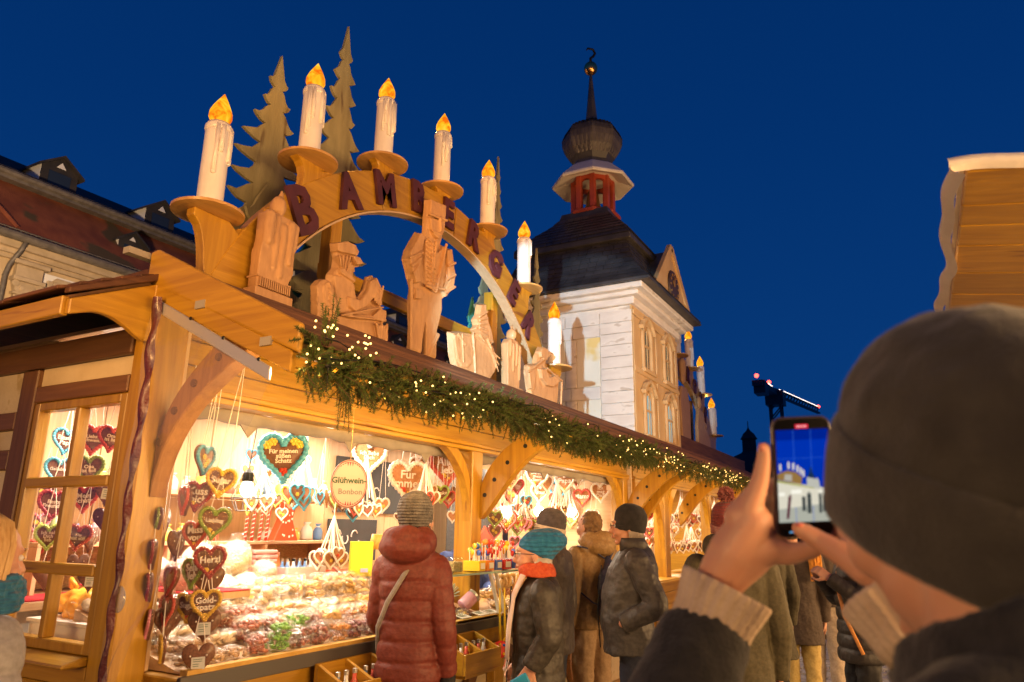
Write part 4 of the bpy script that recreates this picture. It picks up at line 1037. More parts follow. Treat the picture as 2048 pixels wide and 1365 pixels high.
    MB().ell((cx, cy, 9.10), (.115, .115, .12), 20, 14).build('gilded_ball', mat('gilding', (.80, .42, .14), rough=.28, metal=1), t, smooth=True)
    MB().tube([(cx, cy, 9.2), (cx, cy, 9.30), (cx+.05, cy-.03, 9.36), (cx+.08, cy-.05, 9.43), (cx+.04, cy-.03, 9.49), (cx-.04, cy+.03, 9.48), (cx-.07, cy+.04, 9.43)], [.022, .024, .024, .022, .02, .016, .01], 8).build('finial_hook', IRON, t, smooth=True)
tower()
# ---------------------------------------------------------------- fir garland along the eave
def garland():
    t = thing('fir_garland', 'fir garland with warm fairy lights hung along the stall eaves', 'garland', (1.95, 2.0, 2.2))
    rs = np.random.RandomState(11)
    G1 = mat('fir_needles', (.045, .080, .010), (.105, .145, .022), 9, rough=.7, detail=3)
    BR = mat('fir_twig', (.08, .045, .02), rough=.8)
    V = []; F = []; TV = MB(); k = 0
    def sprig(p, d, L, nn, nl):
        nonlocal k
        d = np.array(d, float); d /= np.linalg.norm(d)
        a, b, d = frame_from(d, rs.normal(size=3))
        droop = np.array([0, 0, -1.])*L*.12
        t_ = np.linspace(.02, 1, nn)
        base = np.array(p)+np.outer(t_*L, d)+np.outer(t_**2, droop)
        side = np.where(np.arange(nn) % 2, 1., -1.)
        th = rs.uniform(-.7, .7, nn)
        nd = (a[None]*side[:, None]*np.cos(th)[:, None]+b[None]*np.sin(th)[:, None])*.86+d[None]*.42
        ln = nl*(1-.45*t_)*rs.uniform(.8, 1.15, nn)
        tip = base+nd*ln[:, None]
        w = np.cross(nd, rs.normal(size=(nn, 3))); w /= np.linalg.norm(w, axis=1)[:, None]; w *= .0021
        P = np.stack([base-w, base+w, tip], 1).reshape(-1, 3)
        V.append(P); F.append(np.arange(nn*3).reshape(-1, 3)+k); k += nn*3
        e = base[-1]; TV.tube([p, base[nn//2], e], [.0025, .002, .001], 3, False)
    x = 1.95
    while x < 13.2:
        near = x < 6
        for q in range(9 if near else 4):
            a = rs.uniform(0, 2*math.pi)
            r = rs.uniform(.0, .055)
            c = (x+rs.uniform(-.02, .02), 1.985+r*math.cos(a)-.01, 2.165+.018*math.sin(x*2.3)+r*math.sin(a)*1.1)
            d = np.array([rs.uniform(-.6, .9), math.cos(a)*.8-.25, math.sin(a)*.9-.12])
            sprig(c, d, rs.uniform(.06, .105), 42 if near else 30, .024 if near else .029)
        x += .021 if near else .032
    for xx in np.arange(2.1, 13, .36):   # longer twigs hanging down
        c = (xx+rs.uniform(-.1, .1), 1.98, 2.17); sprig(c, (rs.uniform(-.2, .3), -.05, -1), rs.uniform(.09, .15), 56, .024)
    for c, d, L in (((2.00, 1.98, 2.24), (-1, -.1, .35), .17), ((2.03, 1.97, 2.24), (.1, .05, 1), .24), ((2.06, 1.99, 2.25), (.25, .1, 1), .22), ((2.02, 1.98, 2.22), (-.9, -.3, -.1), .15),
                    ((2.16, 1.97, 2.18), (-.05, 0, -1), .24), ((2.17, 1.98, 2.17), (.15, 0, -1), .2)):
        for _ in range(4): sprig(np.array(c)+rs.normal(size=3)*.012, np.array(d)+rs.normal(size=3)*.13, L*rs.uniform(.8, 1), 70, .026)
    P = np.concatenate(V)-np.array(wloc(t)); Q = np.concatenate(F)
    me = bpy.data.meshes.new('foliage'); me.from_pydata(P.tolist(), [], Q.tolist()); me.materials.append(G1)
    o = link('foliage', me, t); o['kind'] = 'stuff'
    TV.build('twig', BR, t, kind='stuff')
    m = MB(); x = 1.93
    while x < 13:
        c = rs.uniform(0, 1)
        n = 9 if x < 2.2 else (4 if math.sin(x*5.1)+math.sin(x*2.3+1) > .3 else (1 if rs.uniform() < .5 else 0))
        for _ in range(n):
            a = rs.uniform(math.pi*.75, math.pi*1.45); r = rs.uniform(.05, .13)
            m.ell((x+rs.uniform(-.05, .05), 1.985+r*math.cos(a), 2.185+r*math.sin(a)*.9+(.07 if x < 2.2 else .0)), .0048, 6, 4)
        x += .085
    m.build('fairy_light', MINI, t, kind='stuff')
    cb = MB()
    for s in range(2):
        pts = [(x, 1.95-.05*math.sin(x*7+s), 2.21+.05*math.cos(x*5+s*2)) for x in np.arange(1.95, 13, .12)]
        cb.tube(pts, .003, 4)
    cb.tube([(2.0, 1.93, 2.2), (2.0, 1.92, 2.14)], [.010, .012], 8).tube([(2.0, 1.92, 2.14), (2.02, 1.94, 2.05), (2.1, 1.97, 2.1)], .003, 5)
    cb.build('cable', IRON, t)
garland()
for x0 in (1.96, 5.0, 8.4, 11.4):      # unseen strips added behind the garland to brighten the header planks
    lamp('header_fill_light', 'AREA', (x0+1.4, 2.09, 2.12), (1, .64, .24), 30 if x0 < 2 else 20, (x0+1.4, 2.97, 2.34), 2.9, .03)

# ---------------------------------------------------------------- clear foil sheet beside the corner post
def sheet():
    t = thing('plastic_sheet', 'clear plastic wind sheet hanging slantwise from the verge rail beside the corner post', 'plastic sheet', (1.9, 2.88, 2.4))
    def fn(u, v):
        z0 = 2.495-.40*v; y0 = 2.89-.775*v          # along the rail
        zb = .78+.0*v
        # free edge swings back to the post towards the bottom
        f = u**.85
        yw = 2.885; ye = y0+(yw-.02*v-y0)*(f**1.0)
        z = z0+(zb-z0)*u
        x = 1.895-.020*math.sin(u*5+v*4)-.012*math.sin(u*17+v*9)-.02*u
        return (x, ye-.03*v*math.sin(u*math.pi)*1.2, z)
    MB().grid(fn, 60, 18).build('foil', SHEET, t, smooth=True)
    MB().lathe([(.050, 0), (.052, .003), (.050, .006)], (1.885, 2.83, 1.26), 20, Matrix.Rotation(R_(90), 3, 'Y'), sy=.8).build('patch', film('patch_foil', gloss=.3, rough=.2, dirt=.25), t, smooth=True)
sheet()

# ---------------------------------------------------------------- gingerbread hearts
GB = mat('gingerbread', (.13, .048, .022), (.22, .09, .04), 14, rough=.5, bump=.3, bscale=60, vary=.2, coat=.3)
GBL = mat('pale_gingerbread', (.36, .15, .05), (.48, .22, .08), 12, rough=.5, bump=.3, bscale=60, vary=.2, coat=.2)
ICE = {'b': mat('blue_icing', (.05, .30, .48), (.09, .40, .58), 20, rough=.35, coat=.3), 'y': mat('yellow_icing', (.62, .36, .02), (.72, .46, .05), 20, rough=.35, coat=.3),
       'd': mat('dark_red_icing', (.22, .012, .015), (.32, .03, .03), 20, rough=.35, coat=.3), 'r': mat('red_icing', (.48, .06, .04), (.58, .10, .06), 20, rough=.35, coat=.3),
       'g': mat('green_icing', (.16, .24, .03), (.24, .32, .06), 20, rough=.35, coat=.3), 'l': mat('light_green_icing', (.34, .48, .08), (.42, .56, .14), 20, rough=.35, coat=.3),
       'w': mat('white_icing', (.78, .70, .60), (.85, .78, .70), 20, rough=.4, coat=.3), 'p': mat('pink_icing', (.62, .18, .26), (.7, .26, .34), 20, rough=.35, coat=.3)}
SCRIPT = mat('white_lettering', (.84, .76, .66), rough=.45)
RIB = mat('white_ribbon', (.82, .76, .68), rough=.45)
TAG = mat('price_tag', (.55, .56, .52), (.62, .62, .58), 20, rough=.4)
def heart_xy(t, s=1.):
    x = 16*math.sin(t)**3; y = 13*math.cos(t)-5*math.cos(2*t)-2*math.cos(3*t)-math.cos(4*t)
    return x/32*s, (y+2.5)/32*s*1.17
HM = {}
def heart_meshes():
    n = 48; ts = [2*math.pi*i/n for i in range(n)]
    m = MB(); rings = []
    for s, y in ((.90, -.075), (.975, -.05), (1.0, 0), (.975, .05), (.90, .075)):
        rings.append([(heart_xy(a, s)[0], y, heart_xy(a, s)[1]) for a in ts])
    m.loft(rings); HM['biscuit'] = m.mesh('biscuit', True)
    n = 120; m = MB(); pts = []; R = []
    for i in range(n+1):
        a = 2*math.pi*i/n+.001; x, z = heart_xy(a, .88); pts.append((x, -.085, z)); R.append(.062+.014*math.sin(i*math.pi*.62))
    m.tube(pts, R, 8, False); HM['border'] = m.mesh('border', True)
    m = MB()
    for k in range(6):
        a = k*math.pi/3; m.ell((.065*math.cos(a), -.095, .065*math.sin(a)), (.045, .03, .045), 8, 6)
    m.ell((0, -.115, 0), (.035, .025, .035), 8, 6); HM['flower'] = m.mesh('flower', True)
    m = MB(); m.bx(-.2, .2, -.082, -.079, -.25, .12); HM['tag'] = m.mesh('tag')
    m = MB()
    for z in (.04, -.02, -.10, -.16): m.bx(-.15, .12 if z > -.1 else .02, -.084, -.0825, z, z+.025)
    HM['print'] = m.mesh('print')
    m = MB()
    for s in (-1, 1): m.ell((s*.24, -.08, .16), (.028, .012, .028), 8, 5)
    HM['holes'] = m.mesh('holes', True)
    m = MB()
    for k in range(5): m.bx(-.30+k*.15, -.24+k*.15, -.088, -.084, 0, .03)
    HM['dots'] = m.mesh('dots')
    m = MB(); rings = []
    n = 24; ts = [2*math.pi*i/n for i in range(n)]
    for s, y in ((1.10, 0), (1.02, -.15), (.8, -.175)): rings.append([(heart_xy(a, s)[0], y, heart_xy(a, s)[1]) for a in ts])
    m.loft(rings); HM['foil'] = m.mesh('foil', True)
heart_meshes()
GRP = {'F': 'gingerbread hearts hanging at the front corner', 'I': 'gingerbread hearts hanging inside the stall', 'W': 'gingerbread hearts hanging behind the end window'}
FLY = mat('yellow_sugar_flower', (.72, .48, .04), (.80, .58, .10), 30, rough=.5); FLR = mat('red_sugar_heart', (.55, .05, .02), rough=.4)
INK = mat('tag_print', (.18, .25, .20), rough=.6)
def heart(x, y, z, w, rz, ic, tx, fl, bk, lab, g):
    t = thing('gingerbread_heart', lab, 'gingerbread heart', (x, y, z), R_(rz), GRP[g])
    t.scale = (w, w, w); hr = random.Random(lab); t.rotation_euler[1] = R_(hr.uniform(-5, 5)); t.rotation_euler[0] = R_(hr.uniform(-4, 4))
    b = link('biscuit', HM['biscuit'].copy(), t, GBL if (g == 'I' and ic in 'wr') else GB)
    top = .32
    if bk:
        if bk == 1:
            q = link('price_tag', HM['tag'].copy(), t, TAG); link('print', HM['print'].copy(), q, INK)
        link('ribbon_knot', HM['holes'].copy(), t, RIB)
    else:
        link('icing_border', HM['border'].copy(), t, ICE[ic])
        if tx:
            ln = tx.split('\n'); n = max(len(q) for q in ln)
            s = min(.30, 1.22/n) if len(ln) < 3 else min(.21, 1.08/n)
            lettering(tx, SCRIPT, t, facing((0, -.088, .10 if len(ln) < 2 else .06), 0, 0, 1), s*1.12, .012, .006*s/.25, .78)
        spots = [[], [(-.01, -.29)], [(-.10, -.20), (.05, -.30)], [(-.2, .2), (.2, .2), (0, -.2)], [(-.21, .35), (-.31, .29), (.21, .35), (.31, .29)]][fl]
        if not tx and fl: spots = [(-.1, .12), (.1, .0), (0, -.14)][:fl+1]
        for k, (fx, fz) in enumerate(spots):
            f = link('icing_flower', HM['flower'].copy(), t, FLY if (k+len(lab)) % 3 or fl == 4 or 'yellow f' in lab else FLR); f.location = (fx, 0, fz)
            if fl == 4: f.scale = (.9, 1, .9)
            elif tx: f.scale = (.75, 1, .75)
        if fl == 4:
            f = link('icing_flower', HM['flower'].copy(), t, FLR); f.location = (0, 0, -.27)
        if g == 'F' or 'foil' in lab: link('foil_wrap', HM['foil'].copy(), t, FOIL)
    # hanging ribbon
    L = {'F': .16, 'I': .3, 'W': .22}[g]/w
    if g == 'F' and z > 1.6: L = (2.24-z)/w
    if g == 'I': L = max(.05, min((2.42-z)/w-.3, 3.2))
    if g == 'W' and z > 1.75: L = .34/w
    m = MB()
    for s in (-1, 1): m.tube([(s*.20, -.03, .30), (s*.10, -.02, .32+L*.6), (s*.01, 0, .30+L)], .014, 4)
    m.build('ribbon', RIB, t, local=True)

HEARTS = [
(2.18, 2.8, 1.83, 0.131, 14.0, 'b', '', 2, 0, 'small blue iced heart with yellow flowers, highest at the corner', 'F'),
(2.221, 2.72, 1.73, 0.134, -39.0, 'y', 'Sugar', 1, 0, 'yellow iced heart reading Sugar, top of the front chain', 'F'),
(2.19, 2.82, 1.67, 0.134, -56.0, 'd', 'Kuss\nmich', 2, 0, 'dark red iced heart reading Kuss mich, left of the Sugar heart', 'F'),
(2.159, 2.86, 1.652, 0.125, -109.0, 'r', '', 0, 0, 'heart turned edge on left of the Kuss mich heart', 'F'),
(2.21, 2.72, 1.556, 0.14, -39.0, 'g', 'Liebling', 2, 0, 'green iced heart reading Liebling with two yellow flowers', 'F'),
(2.204, 2.82, 1.504, 0.124, -68.0, 'r', 'Miss\nyou', 1, 0, 'red iced heart reading Miss you', 'F'),
(2.213, 2.72, 1.392, 0.137, -39.0, 'd', 'Herzl', 2, 0, 'dark red iced heart reading Herzl, under the Liebling heart', 'F'),
(2.217, 2.82, 1.343, 0.132, -88.0, 'g', 'Sehr\nlieb', 0, 0, 'green iced heart half turned away beside the Herzl heart', 'F'),
(2.268, 2.78, 1.304, 0.132, -33.0, 'n', '', 0, 2, 'plain brown heart back with two ribbon holes under the Herzl heart', 'F'),
(2.207, 2.71, 1.218, 0.13, -36.0, 'y', 'Gold-\nspatz', 1, 0, 'yellow iced heart reading Goldspatz', 'F'),
(2.212, 2.82, 1.201, 0.126, -76.0, 'y', 'Sugar', 1, 0, 'yellow iced heart tucked behind the Goldspatz heart', 'F'),
(2.244, 2.75, 1.129, 0.135, -42.0, 'n', '', 0, 1, 'plain brown heart back with white price tag behind the Goldspatz heart', 'F'),
(2.201, 2.71, 1.002, 0.132, -37.0, 'n', '', 0, 1, 'lowest plain brown heart back with a white price tag', 'F'),
(2.169, 2.9, 1.46, 0.129, 23.0, 'n', '', 0, 2, 'plain heart back turned sideways left of the Miss you heart', 'F'),
(2.154, 2.88, 1.312, 0.126, -105.0, 'd', '', 0, 0, 'heart turned edge on left of the green half turned heart', 'F'),
(2.158, 2.88, 1.191, 0.129, -99.0, 'r', '', 0, 0, 'red iced heart turned nearly edge on above the nut bags', 'F'),
(2.125, 2.84, 1.043, 0.109, -121.0, 'y', '', 0, 0, 'thin yellow iced heart edge on, lowest at left', 'F'),
(2.19, 2.92, 1.135, 0.13, -7.0, 'n', '', 0, 2, 'plain heart back behind the red edge on heart', 'F'),
(2.077, 2.92, 1.559, 0.122, -115.0, 'g', '', 0, 0, 'green iced heart edge on beside the corner post, upper', 'F'),
(2.131, 2.95, 1.554, 0.124, 34.0, 'n', '', 0, 2, 'plain heart back edge on beside the corner post, upper', 'F'),
(2.062, 2.9, 1.424, 0.12, -117.0, 'd', '', 0, 0, 'dark iced heart edge on beside the corner post, middle', 'F'),
(2.066, 2.9, 1.292, 0.119, -119.0, 'd', '', 0, 0, 'dark iced heart edge on beside the corner post, lower', 'F'),
(2.092, 2.9, 1.14, 0.118, -122.0, 'p', '', 0, 0, 'pink iced heart edge on beside the corner post, lowest', 'F'),
(2.988, 3.16, 1.921, 0.287, -37.0, 'b', 'Für meinen\nsüßen\nSchatz', 4, 0, 'big blue iced heart reading Für meinen süßen Schatz', 'I'),
(4.02, 3.4, 2.03, 0.264, -46.0, 'w', 'Ich liebe\nDich', 1, 0, 'white iced heart reading Ich liebe Dich behind the round sign', 'I'),
(4.551, 3.45, 1.892, 0.318, -51.0, 'w', 'Für\nimmer', 2, 0, 'large white iced heart above the woman in the red coat', 'I'),
(5.031, 3.7, 2.051, 0.179, -44.0, 'w', '', 1, 0, 'small white iced heart behind the large white iced heart', 'I'),
(5.226, 3.55, 2.049, 0.32, -42.0, 'r', 'Alles\nLiebe', 2, 0, 'red iced heart with yellow flowers beside the curved brace', 'I'),
(3.491, 4.0, 2.017, 0.09, -21.0, 'b', '', 0, 0, 'small pale blue iced heart on a long ribbon above the cage lamp', 'I'),
(3.48, 4.0, 1.908, 0.103, -31.0, 'w', '', 1, 0, 'small white iced heart behind the cage lamp', 'I'),
(3.75, 4.1, 1.908, 0.094, -62.0, 'w', '', 0, 0, 'small white iced heart below the big blue heart', 'I'),
(3.551, 3.6, 1.72, 0.139, -70.0, 'b', '', 2, 0, 'blue iced heart with yellow flowers in the bundle below the big blue heart', 'I'),
(3.694, 3.7, 1.98, 0.097, -25.0, 'w', '', 0, 0, 'small white iced heart right of the big blue heart', 'I'),
(3.532, 3.7, 1.623, 0.086, -32.0, 'w', '', 1, 0, 'little white iced heart above the red gift bag', 'I'),
(3.851, 3.7, 1.757, 0.12, -38.0, 'w', '', 1, 0, 'white iced heart on the four ribbons right of the big blue heart', 'I'),
(3.803, 3.62, 1.737, 0.09, -96.0, 'b', '', 0, 0, 'blue iced heart turned sideways on the four ribbons', 'I'),
(4.444, 3.6, 1.707, 0.122, -56.0, 'w', '', 1, 0, 'white iced heart among the cookies right of the round sign', 'I'),
(4.794, 3.3, 1.806, 0.142, -63.0, 'l', 'Danke', 1, 0, 'light green iced heart in the ribbon bundle above the red coat', 'I'),
(4.999, 3.36, 1.776, 0.139, -76.0, 'r', '', 1, 0, 'red iced heart in the ribbon bundle above the red coat', 'I'),
(4.707, 3.34, 1.822, 0.117, -25.0, 'w', '', 0, 0, 'white iced heart at left of the ribbon bundle above the red coat', 'I'),
(5.161, 3.4, 1.824, 0.126, -17.0, 'n', '', 0, 2, 'plain heart back at right of the ribbon bundle above the red coat', 'I'),
(5.571, 3.7, 1.648, 0.108, -51.0, 'w', '', 0, 0, 'tiny white iced heart left of the post', 'I'),
(4.063, 3.55, 1.635, 0.107, -44.0, 'b', '', 0, 0, 'blue iced heart just under the round sign', 'I'),
(5.891, 3.3, 1.984, 0.194, -35.0, 'w', 'Mein\nSchatz', 1, 0, 'tall white iced heart tilted, first in the second bay', 'I'),
(6.148, 3.35, 1.94, 0.144, -81.0, 'd', '', 0, 0, 'dark iced heart behind the tilted white heart', 'I'),
(6.851, 3.5, 2.074, 0.264, -57.0, 'w', 'Du bist\nmein\nStern', 2, 0, 'white iced heart with three lines of text in the second bay', 'I'),
(6.419, 3.4, 1.81, 0.128, -52.0, 'b', '', 1, 0, 'small blue iced heart between two pendant bulbs', 'I'),
(6.611, 3.5, 1.645, 0.132, -70.0, 'p', '', 1, 0, 'small pink iced heart below the small blue heart', 'I'),
(6.433, 3.5, 1.546, 0.128, -61.0, 'g', '', 0, 0, 'small green iced heart low at the dark curtain', 'I'),
(6.567, 3.6, 1.424, 0.121, -56.0, 'p', '', 0, 0, 'small pink iced heart lowest at the dark curtain', 'I'),
(5.846, 3.3, 1.611, 0.2, -46.0, 'r', '', 2, 0, 'red iced heart in foil in front of the first pendant bulb', 'I'),
(5.562, 3.25, 1.628, 0.148, -75.0, 'l', '', 1, 0, 'light green iced heart in foil beside the post in the second bay', 'I'),
(5.634, 3.3, 1.522, 0.132, -40.0, 'p', '', 1, 0, 'pink iced heart in foil low beside the post', 'I'),
(7.469, 3.7, 2.046, 0.205, -24.0, 'w', '', 0, 0, 'white iced heart half hidden behind the three line heart', 'I'),
(7.551, 3.5, 2.064, 0.239, -77.0, 'w', 'Papa', 1, 0, 'white iced heart reading Papa in the second bay', 'I'),
(7.971, 3.55, 2.142, 0.262, -58.0, 'w', 'Oma\nist die\nBeste', 1, 0, 'long white iced heart right of the Papa heart', 'I'),
(8.744, 3.8, 2.346, 0.196, -67.0, 'r', '', 0, 0, 'red iced heart high at the right of the second bay', 'I'),
(8.661, 3.7, 1.927, 0.191, -67.0, 'w', '', 1, 0, 'white iced heart beside the tan jacket', 'I'),
(9.086, 3.7, 2.074, 0.226, -48.0, 'r', '', 1, 0, 'red iced heart by the right brace of the second bay', 'I'),
(7.496, 3.6, 1.879, 0.147, -94.0, 'r', '', 0, 0, 'red iced heart behind the second pendant bulb', 'I'),
(14.178, 3.6, 2.29, 0.29, -76.0, 'w', '', 1, 0, 'white iced heart in the second stall behind the blue coat rack', 'I'),
(15.329, 3.7, 2.094, 0.31, -66.0, 'r', '', 1, 0, 'red iced heart in the second stall', 'I'),
(2.22, 3.98, 1.971, 0.145, -21.0, 'b', 'Bester\nPapa', 0, 0, 'blue iced heart reading Bester Papa in the top left pane', 'W'),
(2.16, 3.632, 1.957, 0.157, -27.0, 'r', 'Liebste\nSchwester', 0, 0, 'red iced heart reading Liebste Schwester in the top right pane', 'W'),
(2.16, 3.478, 1.954, 0.134, -36.0, 'r', 'Oma\nist lieb', 0, 0, 'red iced heart reading Oma beside the corner post', 'W'),
(2.2, 3.962, 1.81, 0.148, -27.0, 'b', 'Geliebter', 0, 0, 'blue iced heart reading Geliebter behind the upper transom', 'W'),
(2.18, 3.659, 1.809, 0.147, -35.0, 'g', 'Opa\nist toll', 0, 0, 'green iced heart reading Opa behind the upper transom', 'W'),
(2.3, 4.265, 1.702, 0.139, 2.0, 'b', '', 1, 0, 'blue iced heart at left in the middle panes', 'W'),
(2.18, 3.924, 1.637, 0.155, -25.0, 'd', 'Beste\nFreundin', 0, 0, 'dark red iced heart reading Beste Freundin', 'W'),
(2.18, 3.661, 1.665, 0.135, -41.0, 'r', 'Mein\nSchatz', 0, 0, 'red iced heart in the middle right pane', 'W'),
(2.2, 3.509, 1.701, 0.139, -16.0, 'n', '', 0, 1, 'plain heart back with price tag beside the corner post, upper', 'W'),
(2.2, 3.498, 1.564, 0.122, -62.0, 'n', '', 0, 2, 'plain heart back beside the corner post, lower', 'W'),
(2.35, 4.355, 1.54, 0.13, -8.0, 'p', '', 1, 0, 'pink iced heart at the left edge of the window', 'W'),
(2.14, 3.848, 1.478, 0.13, -29.0, 'l', 'Ich hab\nDich\nlieb', 0, 0, 'light green iced heart reading Ich hab Dich lieb', 'W'),
(2.16, 3.626, 1.48, 0.128, -43.0, 'r', 'Du\nbist süß', 0, 0, 'red iced heart in foil in the middle right pane, lower', 'W'),
(2.26, 3.69, 1.471, 0.121, 9.0, 'n', '', 0, 2, 'plain heart back behind the foil wrapped red heart', 'W'),
(2.35, 4.332, 1.405, 0.111, -28.0, 'r', 'Prinz', 0, 0, 'red iced heart reading Prinz low at the left edge', 'W'),
(2.2, 3.916, 1.291, 0.137, -19.0, 'd', '', 0, 2, 'plain dark heart below the lower transom at left', 'W'),
(2.26, 3.952, 1.292, 0.14, -80.0, 'n', '', 0, 2, 'plain heart turned sideways below the lower transom', 'W'),
(2.2, 3.658, 1.353, 0.098, -31.0, 'n', '', 0, 2, 'plain heart peeping below the lower transom', 'W'),
(2.2, 3.542, 1.288, 0.121, -14.0, 'n', '', 0, 1, 'plain heart with grey price tag below the lower transom at right', 'W')]
for h in HEARTS: heart(*h)
for k, (x, y, z, w, ic, tx, lab) in enumerate(((8.12, 3.30, 1.98, .24, 'w', 'Ich\nmag\nDich', 'white iced heart hung high on the side wall of the second bay'), (8.14, 3.55, 1.92, .22, 'r', 'Mama', 'red iced heart hung high on the side wall of the second bay'), (8.10, 3.85, 2.0, .24, 'b', '', 'blue iced heart at the back of the second bay side wall'), (8.10, 3.40, 1.70, .18, 'w', '', 'white iced heart low on the side wall of the second bay'), (8.12, 3.70, 1.66, .18, 'l', '', 'light green iced heart low on the side wall of the second bay'), (7.7, 3.9, 1.95, .22, 'w', 'Spatzl', 'white iced heart reading Spatzl deep in the second bay'), (7.2, 4.0, 1.92, .20, 'r', '', 'red iced heart deep in the second bay'), (5.3, 3.6, 2.0, .22, 'w', 'Liebe', 'white iced heart reading Liebe behind the first post'), (4.95, 3.7, 1.95, .20, 'r', '', 'red iced heart deep behind the first post'))):
    heart(x, y, z, w, -66, ic, tx, 1, 0, lab, 'I')
# ---------------------------------------------------------------- bundles of small hearts on white ribbons
CK = mat('cookie', (.42, .20, .06), (.60, .33, .12), 14, rough=.6, bump=.3, bscale=50, vary=.15)
def bundle(x, y, ztop, L, n, r, lab, kinds='wrgl', size=.085, nm='heart_bundle', seed=0):
    rr = random.Random(seed+n)
    t = thing(nm, lab, 'heart bundle', (x, y, ztop), 0, 'bundles of small hearts on white ribbons')
    m = MB()
    m.tube([(x, y, ztop), (x+.004, y, ztop+.12)], .0025, 5)
    for k in range(n*2):
        a = 2*math.pi*k/(n*2)+rr.uniform(-.2, .2); q = r*rr.uniform(.6, 1.0); e = (x+q*math.cos(a), y+q*.8*math.sin(a), ztop-L+rr.uniform(-.02, .03))
        m.tube([(x, y, ztop), (x+(e[0]-x)*.45, y+(e[1]-y)*.45, ztop-L*.5), e], .0042, 4)
    m.build('ribbon', RIB, t)
    for k in range(n):
        a = 2*math.pi*k/n+rr.uniform(-.3, .3); q = r*rr.uniform(.55, 1.0)
        ic = rr.choice(kinds); w = size*rr.uniform(.85, 1.15)
        ob = link('small_heart', HM['biscuit'].copy(), t, GBL if rr.random() < .7 else GB)
        ob.location = Vector((q*math.cos(a), q*.8*math.sin(a), -L-.035+rr.uniform(-.03, .02))); ob.rotation_euler = (rr.uniform(-.2, .2), rr.uniform(-.2, .2), a+math.pi/2+rr.uniform(-.5, .5) if nm == 'cookie_bundle' else R_(-50)+rr.uniform(-.9, .9)); ob.scale = (w, w, w)
        b = link('icing_border', HM['border'].copy(), ob, ICE[ic]); f = link('icing_flower', HM['flower'].copy(), ob, FLY if k % 2 else FLR)
    return t
bundle(3.62, 3.62, 2.06, .27, 4, .10, 'four ribbons with small hearts right of the big blue heart', 'wb', .10, seed=1)
bundle(3.30, 3.64, 1.90, .18, 9, .11, 'dense bundle of small hearts below the big blue heart', 'wwlb', .09, seed=2)
bundle(3.32, 3.35, 1.96, .20, 5, .07, 'blue and yellow bundle at the tip of the big blue heart', 'byw', .11, seed=3)
bundle(4.00, 3.40, 2.06, .34, 9, .12, 'tall cone of white ribbons right of the round sign', 'wwr', .085, seed=4)
bundle(3.98, 3.58, 1.88, .12, 8, .14, 'row of long cookies in foil right of the round sign', 'wwg', .12, 'cookie_bundle', seed=5)
bundle(4.46, 3.22, 2.04, .26, 8, .10, 'cone of white ribbons with green and red hearts above the red coat', 'lwrl', .12, seed=6)
bundle(4.52, 3.40, 1.78, .12, 10, .12, 'foil bag of small cookies hanging left of the post', 'wwbw', .08, 'cookie_bundle', seed=7)
bundle(3.60, 3.30, 1.62, .22, 8, .10, 'pale bundle of biscuit hearts hanging over the sweets below the round sign', 'wwww', .11, seed=8)
bundle(5.95, 3.45, 2.05, .30, 7, .12, 'white ribbon bundle first in the second bay', 'wpr', .10, seed=9)
bundle(6.60, 3.55, 2.08, .30, 7, .12, 'white ribbon bundle behind the three line heart', 'wbr', .10, seed=10)
bundle(7.35, 3.50, 2.10, .32, 7, .13, 'white ribbon cone above the cap with the pale rim', 'wwr', .11, seed=11)
bundle(8.06, 3.7, 2.12, .34, 7, .14, 'white ribbon cone beside the right brace of the second bay', 'wwp', .12, seed=12)
bundle(6.2, 3.30, 1.80, .16, 9, .15, 'thick bundle of foil wrapped hearts under the first pendant bulb', 'rpwl', .12, seed=13)
bundle(11.0, 3.5, 2.1, .35, 8, .2, 'pale ribbon cone hanging in the second stall', 'wwp', .16, seed=14)
bundle(12.6, 3.6, 2.1, .35, 8, .2, 'far ribbon cone hanging in the second stall', 'wwr', .16, seed=15)
bundle(10.3, 3.4, 1.8, .35, 8, .2, 'low ribbon cone at the near end of the second stall', 'wpr', .16, seed=16)

rb = random.Random(31)
for k in range(14):
    bundle(9.9+k*.30+rb.uniform(-.08, .08), 3.15+rb.uniform(0, .5), 2.10-(k % 3)*.22, .30, 7, .16, 'pale bundle of wares in the second stall, '+('nearest the arched post', 'next to the arched post', 'third from the arched post', 'fourth from the arched post', 'fifth from the arched post', 'sixth from the arched post', 'seventh from the arched post', 'just before its middle post', 'just past its middle post', 'second past its middle post', 'third past its middle post', 'fourth past its middle post', 'second from its far post', 'at its far post')[k], 'wwpr', .15, seed=40+k)

# ---------------------------------------------------------------- lamps hanging in the stall
def cage_lamp():
    t = thing('cage_lamp', 'pendant lamp with a black wire cage hanging left of the big blue heart', 'pendant lamp', (2.876, 3.3, 1.73))
    x, y, z = 2.876, 3.3, 1.73
    MB().tube([(x+.03, y, 2.12), (x, y, z+.12)], .003, 6).build('cord', IRON, t)
    MB().lathe([(.012, z+.13), (.028, z+.11), (.032, z+.075), (.030, z+.06)], (x, y, 0), 14).build('socket', IRON, t)
    MB().ell((x, y, z+.02), (.036, .036, .046), 14, 10).build('bulb', BULB, t, smooth=True)
    m = MB(); n = 6
    P = lambda r, zz, k: (x+r*math.cos(2*math.pi*k/n), y+r*math.sin(2*math.pi*k/n), z+zz)
    for k in range(n): m.tube([P(.03, .10, k), P(.085, -.03, k), P(.05, -.10, k)], .0022, 5)
    for r, zz in ((.085, -.03), (.05, -.10)): m.tube([P(r, zz, k) for k in range(n+1)], .0022, 5)
    m.build('cage', IRON, t)
    l = lamp('cage_lamp_light', 'POINT', (x, y, z+.02), WHITE, 7, None, .05); l.parent = t; l.location = (0, 0, -.06)
cage_lamp()
